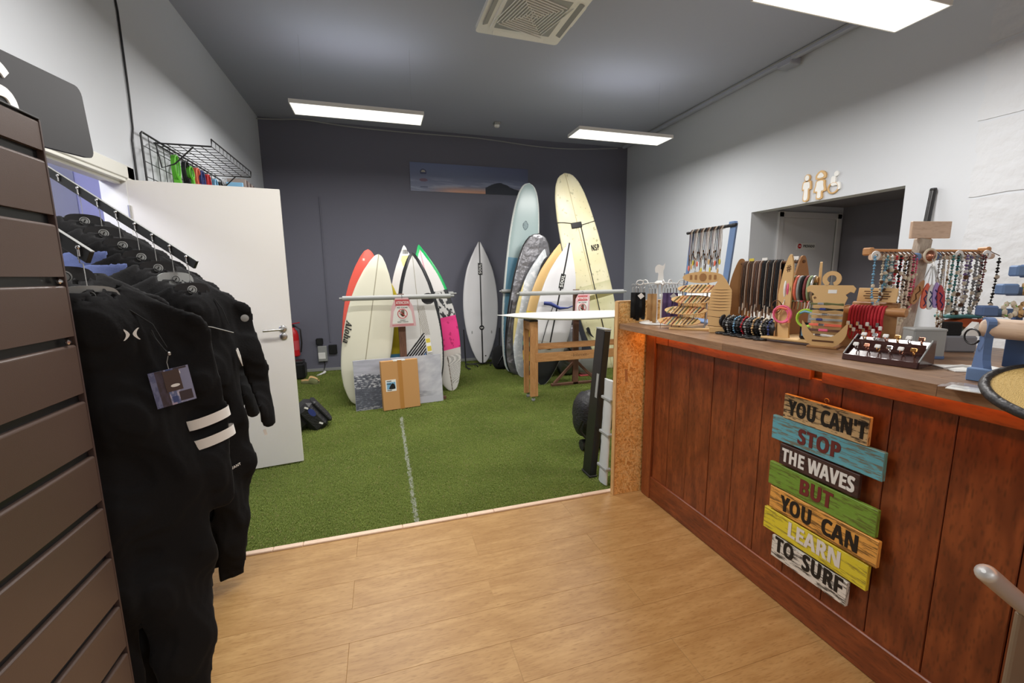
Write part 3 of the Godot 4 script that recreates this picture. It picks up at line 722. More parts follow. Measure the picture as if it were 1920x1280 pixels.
# ------------------------------------------------------------------ the slogan planks
func slogan() -> void:
	var t := thing("wall_plaque", "stack of seven painted planks with a surfing slogan hung on the counter front", "sign", Vector3(1.575, 0, 0))
	var S := [["YOU CAN'T", -1.287, -0.966, 0.834, 0.936, c8(206, 176, 128), c8(60, 44, 30), c8(24, 20, 16), 0.064, -0.008, 0.86],
		["STOP", -1.334, -0.912, 0.731, 0.832, c8(96, 168, 184), c8(112, 108, 92), c8(104, 40, 36), 0.064, -0.075, 0.84],
		["THE WAVES", -1.287, -0.977, 0.638, 0.725, c8(62, 38, 32), c8(40, 26, 22), c8(226, 226, 222), 0.060, -0.004, 0.82],
		["BUT", -1.331, -0.911, 0.529, 0.629, c8(112, 150, 50), c8(92, 100, 40), c8(112, 40, 36), 0.066, -0.10, 0.9],
		["YOU  CAN", -1.315, -0.895, 0.428, 0.526, c8(226, 164, 76), c8(120, 84, 40), c8(24, 20, 16), 0.068, -0.006, 0.9],
		["LEARN", -1.338, -0.919, 0.323, 0.419, c8(222, 206, 50), c8(150, 134, 50), c8(226, 222, 214), 0.066, -0.008, 0.85],
		["TO  SURF", -1.287, -0.975, 0.219, 0.314, c8(222, 218, 208), c8(70, 66, 60), c8(24, 22, 20), 0.070, -0.004, 0.85]]
	var B := Basis(Vector3.UP, -PI / 2)
	for k in 7:
		var q: Array = S[k]
		var w: float = q[2] - q[1]; var h: float = q[4] - q[3]
		var n1 := noise(60 + k, 1.0, 4); var n2 := noise(80 + k, 1.0, 3)
		var base: Color = q[5]; var worn: Color = q[6]
		var amount: float = [0.5, 0.62, 0.4, 0.5, 0.62, 0.42, 0.55][k]
		var f := func(u: float, v: float) -> Color:
			var grain := n1.get_noise_2d(u * 5.0, v * 26.0)
			var wear := n2.get_noise_2d(u * 3.0 + 9.0, v * 5.0)
			var rim := maxf(absf(u - 0.5) * 2.0 - 0.9, 0.0) * 3.0 + maxf(absf(v - 0.5) * 2.0 - 0.8, 0.0) * 1.4
			var c := base.lerp(base.lightened(0.12), clampf(grain * 1.5, 0, 1))
			var a := clampf((grain * 0.9 + wear * 1.1 + rim * 0.25 - 0.50 + amount * 0.6) * 4.0, 0.0, 0.9)
			return c.lerp(worn, a)
		var m := mat("painted_plank_%d" % k, Color.WHITE, 0.6)
		m.albedo_texture = img(192, 48, f)
		m.uv1_scale = Vector3(1.0 / (w - 0.004), 1.0 / (h - 0.004), 1); m.uv1_offset = Vector3(0.5, 0.5, 0)
		var p := part("painted_plank", boxm(Vector3(w, h, 0.016), 0.002), m, t, Vector3(-0.017 - (0.003 if k % 2 == 0 else 0.0), (q[3] + q[4]) / 2, (q[1] + q[2]) / 2), B)
		var inkm := mat("plank_ink_%d" % k, q[7], 0.6)
		var font := "Droid Sans"
		var L := text(q[0], q[8], inkm, p, Vector3(0, 0, 0.0082), Basis(), 0.0012, font, 800, q[10], 0.0022)
		var bb: AABB = L.mesh.get_aabb()
		var tw: float = [0.295, 0.165, 0.285, 0.13, 0.305, 0.21, 0.28][k]
		var tc: float = [-1.118, -1.133, -1.132, -1.123, -1.11, -1.115, -1.13][k]
		var sx := tw / bb.size.x
		var sy: float = q[8] * 0.98 / bb.size.y
		L.transform = Transform3D(Basis.from_scale(Vector3(sx, sy, 1)), Vector3(tc - (q[1] + q[2]) / 2 - bb.get_center().x * sx, -bb.get_center().y * sy + [-0.0, -0.0, 0.0, 0.004, -0.001, 0.008, 0.018][k], 0.0085))
	part("hanging_hook", tubem(arc(Vector3(-0.012, 0.948, -1.127), 0.008, -0.4, 4.6, 10, Vector3(0, 0, 1), Vector3(0, 1, 0)), 0.0018, 6), M.brass, t)
	part("back_batten", boxm(Vector3(0.008, 0.70, 0.03), 0.001), M.pine, t, Vector3(-0.004, 0.58, -1.2)); part("back_batten", boxm(Vector3(0.008, 0.70, 0.03), 0.001), M.pine, t, Vector3(-0.004, 0.58, -1.03))

# ------------------------------------------------------------------ slatwall and wetsuits
func gondola() -> void:
	var t := thing("slatwall_stand", "brown slatwall display stand in front of the hanging wetsuits", "display stand", Vector3(-0.72, 0, -0.55))
	var edges := [1.78, 1.7155, 1.573, 1.4305, 1.288, 1.1455, 1.002, 0.8595, 0.717, 0.5745, 0.432, 0.2895, 0.147, 0.01]
	var W := 1.5
	for k in edges.size() - 1:
		var a: float = edges[k] - (0.021 if k > 0 else 0.0); var b: float = edges[k + 1]
		# a slat with a rounded upper lip
		var sec := PackedVector2Array([Vector2(0, b), Vector2(-0.012, b), Vector2(-0.012, a), Vector2(-0.006, a), Vector2(-0.0037, a - 0.0005), Vector2(-0.0018, a - 0.0018), Vector2(-0.0005, a - 0.0037), Vector2(0, a - 0.006)])
		part("slat", prismm(sec, W - 0.006, W / 2 - 0.003), M.slat_brown, t)
	part("core", boxm(Vector3(0.02, 1.77, W - 0.004)), M.black_plastic, t, Vector3(-0.0225, 0.885, 0))
	part("edge_trim", boxm(Vector3(0.036, 1.782, 0.006), 0.001), M.edge_brown, t, Vector3(-0.017, 0.891, -W / 2 - 0.001))
	part("top_cap", boxm(Vector3(0.038, 0.004, W), 0.001), M.black_metal, t, Vector3(-0.017, 1.784, 0))
	part("back_panel", boxm(Vector3(0.7, 1.74, 0.02)), M.edge_brown, t, Vector3(-0.40, 0.87, -0.30))
	part("base", boxm(Vector3(0.7, 0.1, 1.3), 0.004), M.black_plastic, t, Vector3(-0.40, 0.05, 0))
	for q in [[1.42, -0.715], [1.278, -0.705], [1.415, -0.70]]:
		pass
	for q in [[1.4195, -0.728], [1.2765, -0.722]]: part("peg", boxm(Vector3(0.012, 0.012, 0.012), 0.004), M.chrome, t, Vector3(0.0, q[0], q[1]))
	# header panel with the end of a word in white
	var h := thing("header_sign", "black rounded header panel with a white letter on top of the slatwall stand", "sign", Vector3(-0.90, 1.865, -1.1925), PI / 2)
	h.rotation.z = 0.10
	part("panel", prismm(rrect(1.3, 0.215, 0.028), 0.016, 0.008), M.sign_black, h)
	for sx in [-0.5, 0.3]: part("bracket", boxm(Vector3(0.03, 0.2, 0.01), 0.002), M.black_metal, h, Vector3(sx, -0.17, -0.013))
	# the squared letter, one thick stroke
	var pth := PackedVector2Array()
	for p in arc(Vector3(-0.015, 0.010, 0), 0.052, 0.62, PI / 2, 6): pth.append(Vector2(p.x, p.y))
	for p in arc(Vector3(-0.035, 0.0, 0), 0.062, PI / 2, 3 * PI / 2, 10): pth.append(Vector2(p.x, p.y))
	for p in arc(Vector3(0.0, -0.032, 0), 0.030, -PI / 2, PI / 2, 8): pth.append(Vector2(p.x, p.y))
	pth.append(Vector2(-0.045, -0.002))
	for o in Geometry2D.offset_polyline(pth, 0.0135, Geometry2D.JOIN_ROUND, Geometry2D.END_BUTT):
		if not Geometry2D.is_polygon_clockwise(o): part("letter", prismm(o, 0.004, 0.012), M.paint_white, h, Vector3(0.30, 0.006, 0))
	# two sloping arms with pegs
	display_arm(ARM_WALL, ARM_END, "long sloping black arm with pegs carrying the row of wetsuits", [-1.255, -1.178, -1.102, -1.028, -0.955, -0.888, -0.82, -0.756])
	display_arm(Vector3(-1.49, 2.00, -1.763), Vector3(-0.716, 1.4796, -1.40), "shorter-looking black arm behind the slatwall edge carrying the front wetsuit", [-0.80, -0.742])

const ARM_WALL := Vector3(-1.49, 2.004, -2.440)
const ARM_END := Vector3(-0.718, 1.479, -2.080)

func display_arm(a: Vector3, b: Vector3, label: String, pegs: Array) -> void:
	var t := thing("display_arm", label, "clothes arm")
	var d := (b - a)
	var B := Basis.looking_at(d.normalized(), Vector3.UP)
	part("bar", boxm(Vector3(0.012, 0.034, d.length()), 0.0015), M.black_metal, t, (a + b) / 2, B)
	part("top_edge", boxm(Vector3(0.010, 0.0016, d.length())), M.grey_plastic, t, (a + b) / 2 + B * Vector3(0, 0.0178, 0), B)
	part("wall_bracket", boxm(Vector3(0.02, 0.14, 0.05), 0.003), M.black_metal, t, a + Vector3(0.002, 0, 0))
	for x in pegs:
		var p := a.lerp(b, (x - a.x) / (b.x - a.x)) + Vector3(0.004, 0.008, 0.010)
		var g := G.new(); g.ball(p + Vector3(0, 0, 0.004), Vector3(0.006, 0.006, 0.006), 8); g.tube([p + Vector3(0, -0.002, 0.003), p + Vector3(0.0, -0.022, 0.003)], 0.0032, 6)
		part("peg", g.mesh(), M.chrome, t)

# surface nets over a field f(p) < 0 inside
func nets(lo: Vector3, hi: Vector3, cell: float, f: Callable) -> ArrayMesh:
	var nx := int((hi.x - lo.x) / cell) + 2; var ny := int((hi.y - lo.y) / cell) + 2; var nz := int((hi.z - lo.z) / cell) + 2
	var val := PackedFloat32Array(); val.resize(nx * ny * nz)
	for z in nz:
		for y in ny:
			for x in nx: val[x + nx * (y + ny * z)] = f.call(lo + Vector3(x, y, z) * cell)
	var vid := PackedInt32Array(); vid.resize(nx * ny * nz); vid.fill(-1)
	var st := SurfaceTool.new(); st.begin(Mesh.PRIMITIVE_TRIANGLES); st.set_smooth_group(0)
	var cnt := 0
	for z in nz - 1:
		for y in ny - 1:
			for x in nx - 1:
				var sum := Vector3.ZERO; var c := 0
				var i0 := x + nx * (y + ny * z)
				for e in 12:
					var ax := e / 4; var u := e & 1; var w := (e >> 1) & 1
					var o := Vector3i(0, u, w) if ax == 0 else (Vector3i(u, 0, w) if ax == 1 else Vector3i(u, w, 0))
					var i1 := i0 + o.x + nx * (o.y + ny * o.z)
					var i2 := i1 + (1 if ax == 0 else (nx if ax == 1 else nx * ny))
					var a := val[i1]; var b := val[i2]
					if (a < 0.0) != (b < 0.0):
						var t := a / (a - b)
						var p := Vector3(o)
						p[ax] += t
						sum += p; c += 1
				if c:
					vid[i0] = cnt; cnt += 1
					var pos := lo + (Vector3(x, y, z) + sum / c) * cell
					st.set_uv(Vector2(pos.x, pos.y)); st.add_vertex(pos)
	for z in range(1, nz - 1):
		for y in range(1, ny - 1):
			for x in range(1, nx - 1):
				var i := x + nx * (y + ny * z)
				for ax in 3:
					var j := i + (1 if ax == 0 else (nx if ax == 1 else nx * ny))
					var ins := val[i] < 0.0
					if ins == (val[j] < 0.0): continue
					var s1: int = nx if ax == 0 else (nx * ny if ax == 1 else 1)
					var s2: int = nx * ny if ax == 0 else (1 if ax == 1 else nx)
					var q := [vid[i], vid[i - s1], vid[i - s1 - s2], vid[i - s2]]
					if q.has(-1): continue
					var ord := [0, 1, 2, 0, 2, 3] if not ins else [0, 2, 1, 0, 3, 2]
					for k in ord: st.add_index(q[k])
	st.generate_normals()
	return st.commit()

func cap(p: Vector3, a: Vector3, b: Vector3, ra: float, rb: float) -> float:
	var d := b - a
	var t := clampf((p - a).dot(d) / d.length_squared(), 0.0, 1.0)
	return (p - a - d * t).length() - lerpf(ra, rb, t)
func smin(a: float, b: float, k: float) -> float:
	var h := maxf(k - absf(a - b), 0.0) / k
	return minf(a, b) - h * h * k * 0.25

# an empty wetsuit hanging flat: neck at the origin, flattened front to back; shoulder keeps only the left shoulder patch
func suit_mesh(s: float, hip: float, arm_out: float, ys: float, cell: float, shoulder := false) -> ArrayMesh:
	var flat := 3.0
	var f := func(p: Vector3) -> float:
		var q := Vector3(absf(p.x), p.y / ys, p.z * flat)
		var wob := 0.012 * sin(p.y * 23.0 + p.x * 9.0) * sin(p.x * 17.0 + 1.3) + 0.01 * sin(p.y * 9.0 + p.x * 21.0)
		q.z += wob * flat
		var d := cap(q, Vector3(0, -0.10, 0), Vector3(0.0, -0.58, 0), 0.13 * s, 0.115 * s)
		d = smin(d, cap(q, Vector3(0.085 * s, -0.14, 0), Vector3(0.075 * s, -0.60, 0), 0.10 * s, 0.095 * s), 0.05)
		d = smin(d, cap(q, Vector3(0.04, -0.025, 0), Vector3(0.185 * s, -0.115, 0), 0.035, 0.055), 0.05)
		d = smin(d, cap(q, Vector3(0.085 * s, -0.62, 0), Vector3(0.095 * s * hip, -0.80, 0), 0.105 * s, 0.10 * s * hip), 0.06)
		var leg := smin(cap(q, Vector3(0.095 * s * hip, -0.80, 0), Vector3(0.09 * s, -1.05, 0), 0.10 * s * hip, 0.078 * s), cap(q, Vector3(0.09 * s, -1.05, 0), Vector3(0.07 * s, -1.33, 0), 0.078 * s, 0.05), 0.03)
		d = smin(d, leg, 0.03)
		var arm := smin(cap(q, Vector3(0.19 * s, -0.13, 0), Vector3(0.205 * s + arm_out * 0.6, -0.38, 0), 0.062 * s, 0.055 * s), cap(q, Vector3(0.205 * s + arm_out * 0.6, -0.38, 0), Vector3(0.205 * s + arm_out, -0.63, 0), 0.055 * s, 0.038), 0.02)
		d = smin(d, arm, 0.035)
		d = maxf(d, -cap(q, Vector3(0, 0.03, 0), Vector3(0, 0.0, 0), 0.062, 0.066))
		d = maxf(d, maxf(-1.34 - q.y, 0.0) * 3.0 - 0.004)
		if shoulder:
			d -= 0.004
			d = maxf(d, maxf(p.x + 0.055, maxf(-0.30 - p.y - p.x * 0.35, p.y + 0.03 - p.x * 0.1)))
		return d * 0.5
	if shoulder: return nets(Vector3(-0.34, -0.34, -0.08), Vector3(0.0, 0.02, 0.08), cell, f)
	return nets(Vector3(-0.40, -1.42 * ys, -0.09), Vector3(0.40, 0.08, 0.09), cell, f)

func wetsuits() -> void:
	var big := suit_mesh(1.03, 1.0, 0.03, 1.07, 0.011)
	var small := suit_mesh(0.88, 1.12, 0.085, 1.0, 0.011)
	var blue := suit_mesh(0.88, 1.12, 0.085, 1.0, 0.010, true)
	# front wetsuit with logo, tag and arm bands
	var at := Vector3(-0.733, 1.388, -1.40)
	var TW := 0.61
	var t := thing("wetsuit", "black wetsuit hanging in front with two white bands on its arm and a photo tag", "wetsuit", at, TW, "wetsuits on the sloping arms")
	part("suit", big, M.neoprene, t)
	seams(t, 1.0)
	for k in 2:
		var y: float = -0.385 - 0.066 * k
		var bg := G.new()
		var rows := []
		for r in 2:
			var row := PackedVector3Array()
			var yy := y - 0.032 * r
			for s in 18:
				var a := TAU * s / 18
				var cx := lerpf(0.1957, 0.229, (-yy / 1.07 - 0.13) / 0.25)
				row.append(Vector3(cx + cos(a) * 0.0605, yy + cos(a) * 0.012, -sin(a) * 0.0285))
			rows.append(row)
		bg.grid([rows[1], rows[0]], true)
		part("arm_band", bg.mesh(), M.paint_white, t)
	# the emblem: two crescents back to back
	for s in [-1, 1]:
		var o := PackedVector2Array()
		for k in 9: o.append(Vector2(s * (0.003 + 0.012 * pow(absf(k / 4.0 - 1.0), 1.6)), 0.016 - 0.004 * k))
		for k in 7: o.append(Vector2(s * (0.011 + 0.007 * pow(absf(k / 3.0 - 1.0), 2.0)), -0.016 + 0.0053 * k))
		part("emblem", prismm(o, 0.002, 0.001), M.paint_white, t, Vector3(0.065, -0.112, 0.046))
	# zip cord, string and card
	part("zip_cord", tubem([Vector3(0.108, -0.105, 0.047), Vector3(0.114, -0.13, 0.05), Vector3(0.128, -0.16, 0.052), Vector3(0.137, -0.172, 0.052), Vector3(0.132, -0.168, 0.053), Vector3(0.118, -0.14, 0.052), Vector3(0.105, -0.112, 0.048)], 0.0018, 6), M.neoprene_grey, t)
	part("toggle", boxm(Vector3(0.008, 0.011, 0.007), 0.002), M.steel, t, Vector3(0.139, -0.176, 0.053))
	part("tag_string", tubem([Vector3(0.136, -0.182, 0.053), Vector3(0.131, -0.20, 0.054), Vector3(0.133, -0.222, 0.055)], 0.001, 5), M.grey_plastic, t)
	var n1 := noise(95, 1.0, 4)
	var f := func(u: float, v: float) -> Color:
		var c := c8(142, 146, 176).lerp(c8(120, 128, 160), v)
		var wv := n1.get_noise_2d(u * 3.0, v * 8.0)
		if v > 0.36: c = c8(96, 108, 150).lerp(c8(190, 186, 206), clampf(wv * 2.0 + 0.3, 0, 1))
		if v > 0.62: c = c8(70, 62, 78).lerp(c8(60, 50, 58), clampf(wv * 2.0 + 0.5, 0, 1))
		if v > 0.5 and v < 0.62 and u > 0.5: c = c8(176, 162, 184).lerp(c8(100, 90, 110), clampf(wv * 3.0, 0, 1))
		if v > 0.82: c = c8(112, 118, 152).lerp(c8(88, 94, 130), clampf(wv * 2.5 + 0.5, 0, 1))
		if u < 0.3 and v > 0.11 and v < 0.4: c = c8(62, 52, 58)
		if u < 0.2 and v > 0.45 and v < 0.58: c = c8(62, 78, 130)
		if absf(u - 0.9) < 0.05 and absf(v - 0.27) < 0.01 or absf(u - 0.9) < 0.012 and v > 0.27 and v < 0.33: c = c8(230, 228, 232)
		return c
	var hm := mat("tag_photo", Color.WHITE, 0.5); hm.albedo_texture = img(96, 104, f)
	hm.uv1_scale = Vector3(1.0 / 0.094, -1.0 / 0.105, 1); hm.uv1_offset = Vector3(0.5, 0.5, 0)
	var tilt := Basis(Vector3(0, 0, 1), 0.11)
	var tg := part("photo_tag", boxm(Vector3(0.094, 0.105, 0.0015)), hm, t, Vector3(0.137, -0.272, 0.056), tilt)
	part("black_label", boxm(Vector3(0.039, 0.061, 0.0015)), M.edge_brown, tg, Vector3(0.003, 0.018, 0.0018))
	part("label_mark", prismm(oval(0.022, 0.009), 0.0006, 0.0034), M.paint_white, tg, Vector3(0.006, 0.003, 0))
	hanger(at, Vector3(-0.742, 1.482, -1.402), TW, "pale grey hanger with a round badge in the front wetsuit's neck", M.foam_grey, M.ink)
	# a second one close behind it on the same arm
	var w2 := thing("wetsuit", "charcoal wetsuit pressed close behind the front one, showing only its shoulder line", "wetsuit", at + Vector3(-0.082, 0.052, -0.065), TW - 0.03, "wetsuits on the sloping arms")
	part("suit", small, M.neoprene_grey, w2)
	seams(w2, 0.82)
	hanger(w2.position, Vector3(-0.80, 1.532, -1.437), TW, "black hanger in the wetsuit pressed behind the front one", M.black_plastic, M.foam_grey)
	# the row on the long arm, its near end first
	var pegs := [-0.756, -0.82, -0.888, -0.955, -1.028, -1.102, -1.178]
	var info := ["black wetsuit at the tip of the long arm with a white badge on its sleeve", "charcoal wetsuit second from the tip of the long arm, on a grey hanger",
		"charcoal wetsuit third from the tip of the long arm", "dark wetsuit with a blue shoulder, fourth from the tip of the long arm",
		"dark wetsuit with a blue shoulder, fifth from the tip of the long arm", "grey wetsuit sixth from the tip of the long arm", "grey wetsuit last in the row, by the edge of the slatwall"]
	var hl := ["black hanger with a white badge at the tip of the long arm", "grey hanger second from the tip of the long arm", "black hanger third from the tip of the long arm", "black hanger over the nearer blue shoulder", "black hanger over the farther blue shoulder", "black hanger in the sixth wetsuit of the row", "black hanger in the last wetsuit of the row"]
	for k in 7:
		var s: float = (pegs[k] - ARM_WALL.x) / (ARM_END.x - ARM_WALL.x)
		var hook := ARM_WALL.lerp(ARM_END, s) + Vector3(0.004, -0.012, 0.014)
		var p := hook + Vector3(0.006, -0.105, 0.002)
		var turn: float = 0.64 + [0.0, 0.06, 0.02, 0.08, 0.05, 0.02, 0.06][k]
		var w := thing("wetsuit", info[k], "wetsuit", p, turn, "wetsuits on the sloping arms")
		w.rotation.z = -0.03
		part("suit", small, M.neoprene_grey if k in [1, 2, 5, 6] else M.neoprene, w)
		seams(w, 0.82)
		if k == 0:
			part("sleeve_badge", lathem([Vector2(0, 0.001), Vector2(0.016, 0.001), Vector2(0.016, 0), Vector2(0, 0)]), M.foam_grey, w, Vector3(0.185, -0.135, 0.020), Basis(Vector3(1, 0, 0.5).normalized(), PI / 2))
			part("cuff_tag", boxm(Vector3(0.014, 0.03, 0.001)), M.paint_white, w, Vector3(0.245, -0.685, 0.0), Basis(Vector3.BACK, 0.2))
			part("chest_zip", tubem([Vector3(-0.03, -0.145, 0.037), Vector3(0.05, -0.165, 0.039), Vector3(0.13, -0.195, 0.034)], 0.0025, 6), M.grey_plastic, w)
			part("chest_mark", tubem(arc(Vector3(0.02, -0.225, 0.040), 0.009, 1.2, 5.6, 8), 0.0016, 5), M.neoprene_grey, w)
			part("zip_pull", tubem([Vector3(0.135, -0.27, 0.036), Vector3(0.14, -0.30, 0.04), Vector3(0.155, -0.345, 0.036), Vector3(0.147, -0.30, 0.038), Vector3(0.139, -0.265, 0.036)], 0.003, 6), M.paint_white, w)
			text("ADVANT", 0.011, M.paint_white, w, Vector3(0.09, -0.80, 0.030), Basis(Vector3.BACK, 0.3), 0.002)
		if k == 3 or k == 4: part("blue_shoulder", blue, M.neoprene_blue, w)
		hanger(p, hook, turn, hl[k], M.foam_grey if k == 1 else M.black_plastic, M.foam_grey)

func seams(t: Node3D, s: float) -> void:
	# neck ring and the raglan shoulder seams
	var ring := []
	for k in 20:
		var a := TAU * k / 20
		ring.append(Vector3(cos(a) * 0.062, -0.042 + 0.017 * cos(a * 2.0), sin(a) * 0.022))
	part("collar", tubem(ring, 0.006, 6, true), M.neoprene_grey, t)
	for e in [-1, 1]: part("shoulder_seam", tubem([Vector3(e * 0.07, -0.045, 0.024), Vector3(e * 0.115 * s, -0.09, 0.033), Vector3(e * 0.14 * s, -0.16, 0.034)], 0.0018, 5), M.neoprene_grey, t)

func hanger(at: Vector3, hook: Vector3, turn: float, label: String, m: Material, badge: Material) -> void:
	var t := thing("clothes_hanger", label, "hanger", at, turn, "hangers in the wetsuits")
	var o := smooth([Vector2(-0.05, 0.012), Vector2(0.0, 0.02), Vector2(0.05, 0.012), Vector2(0.062, -0.02), Vector2(0.04, -0.042), Vector2(-0.04, -0.042), Vector2(-0.062, -0.02)], 4)
	part("body", prismm(o, 0.016, 0.008), m, t)
	part("badge", lathem([Vector2(0, 0.0015), Vector2(0.0165, 0.0015), Vector2(0.0165, 0), Vector2(0, 0)]), badge, t, Vector3(0.0, -0.008, 0.008), Basis(Vector3.RIGHT, PI / 2))
	part("badge_rim", tubem(arc(Vector3(0, -0.008, 0.0095), 0.0125, 0, TAU, 18).slice(0, 18), 0.0012, 5, true), M.black_plastic if badge != M.ink else M.grey_plastic, t)
	part("badge_mark", boxm(Vector3(0.004, 0.012, 0.001)), M.black_plastic if badge != M.ink else M.grey_plastic, t, Vector3(0, -0.008, 0.0098), Basis(Vector3.BACK, -0.5))
	var h := t.transform.affine_inverse() * hook
	var r := 0.008
	var pts := [Vector3(0, 0.015, 0), Vector3(0, h.y - r * 2.2, h.z * 0.7)]
	for k in 8: pts.append(Vector3(h.x + r * sin(k * 0.6) * 0.0, h.y - r + r * sin(-PI / 2 + k * 0.55 + 0.6), h.z + r * cos(-PI / 2 + k * 0.55 + 0.6) - r * 0.5))
	part("hook", tubem(pts, 0.0013, 6), M.steel, t)

# ------------------------------------------------------------------ surfboards
const SHORT := [[0, 0], [0.006, 0.15], [0.02, 0.26], [0.05, 0.40], [0.12, 0.60], [0.22, 0.80], [0.34, 0.94], [0.46, 1.0], [0.58, 0.97], [0.68, 0.88], [0.78, 0.72], [0.87, 0.48], [0.94, 0.25], [0.98, 0.10], [1, 0]]
const FUN := [[0, 0], [0.006, 0.20], [0.02, 0.36], [0.05, 0.52], [0.12, 0.74], [0.22, 0.91], [0.34, 0.99], [0.44, 1.0], [0.56, 0.97], [0.68, 0.88], [0.79, 0.72], [0.88, 0.52], [0.95, 0.31], [0.985, 0.16], [1, 0]]
const LONG := [[0, 0], [0.004, 0.22], [0.015, 0.40], [0.04, 0.56], [0.10, 0.73], [0.22, 0.90], [0.38, 0.99], [0.52, 1.0], [0.68, 0.96], [0.80, 0.87], [0.89, 0.74], [0.95, 0.57], [0.98, 0.39], [0.995, 0.20], [1, 0]]

func profile(P: Array, t: float) -> float:
	for k in P.size() - 1:
		if t <= P[k + 1][0]:
			var s: float = (t - P[k][0]) / (P[k + 1][0] - P[k][0])
			if k == 0: return P[1][1] * sqrt(clampf(s, 0, 1))
			if k == P.size() - 2: return lerpf(P[k][1], 0.0, s * s * 0.4 + s * 0.6)
			var p0: float = P[k - 1][1] ; var p3: float = P[k + 2][1]
			return clampf(cubic_interpolate(P[k][1], P[k + 1][1], p0, p3, s), 0.0, 1.02)
	return 0.0

func board_mesh(L: float, W: float, P: Array, thick: float, rocker: float) -> ArrayMesh:
	var g := G.new()
	var rows := []; var U := []
	var N := 44
	for i in N + 1:
		var e := float(i) / N
		var t := 0.5 - 0.5 * cos(PI * e)
		t = lerpf(t, e, 0.35)
		var w := maxf(profile(P, t) * W / 2, 0.0004)
		var th := thick * pow(maxf(sin(PI * clampf(t * 0.94 + 0.03, 0, 1)), 0.0), 0.45) * clampf(w / (W * 0.22), 0.25, 1.0)
		var zc := rocker * (pow(maxf(t - 0.45, 0) / 0.55, 2.2) + 0.35 * pow(maxf(0.4 - t, 0) / 0.4, 2.0))
		var row := PackedVector3Array(); var ur := PackedVector2Array()
		for k in 20:
			var a := TAU * k / 20
			var x := w * signf(cos(a)) * pow(absf(cos(a)), 0.75)
			var z := th / 2 * signf(sin(a)) * pow(absf(sin(a)), 0.85)
			row.append(Vector3(x, t * L, zc + z)); ur.append(Vector2(0.5 + x / W, 1.0 - t))
		rows.append(row); U.append(ur)
	rows.reverse(); U.reverse()
	g.grid(rows, true, U)
	return g.mesh()

func deck(L: float, thick: float, rocker: float, t: float) -> float:
	return thick / 2 * pow(maxf(sin(PI * clampf(t * 0.94 + 0.03, 0, 1)), 0.0), 0.45) + rocker * (pow(maxf(t - 0.45, 0) / 0.55, 2.2) + 0.35 * pow(maxf(0.4 - t, 0) / 0.4, 2.0))

# tail and nose in the room; the deck faces the shop
func board(label: String, tail: Vector3, nose: Vector3, W: float, P: Array, thick: float, rocker: float, m: Material, group: String, turn := 0.0, called := "surfboard", category := "surfboard") -> Node3D:
	var y := (nose - tail).normalized()
	var z := (Vector3(sin(turn), 0, cos(turn)) - y * y.dot(Vector3(sin(turn), 0, cos(turn)))).normalized()
	var x := y.cross(z)
	var t := thing(called, label, category, tail, 0.0, group)
	t.transform = Transform3D(Basis(x, y, z), tail + z * 0.0)
	part("body", board_mesh((nose - tail).length(), W, P, thick, rocker), m, t)
	return t

func glossy(called: String, f: Callable, W := 96, H := 384, rough := 0.28) -> StandardMaterial3D:
	var m := mat(called, Color.WHITE, rough); m.albedo_texture = img(W, H, f)
	return m

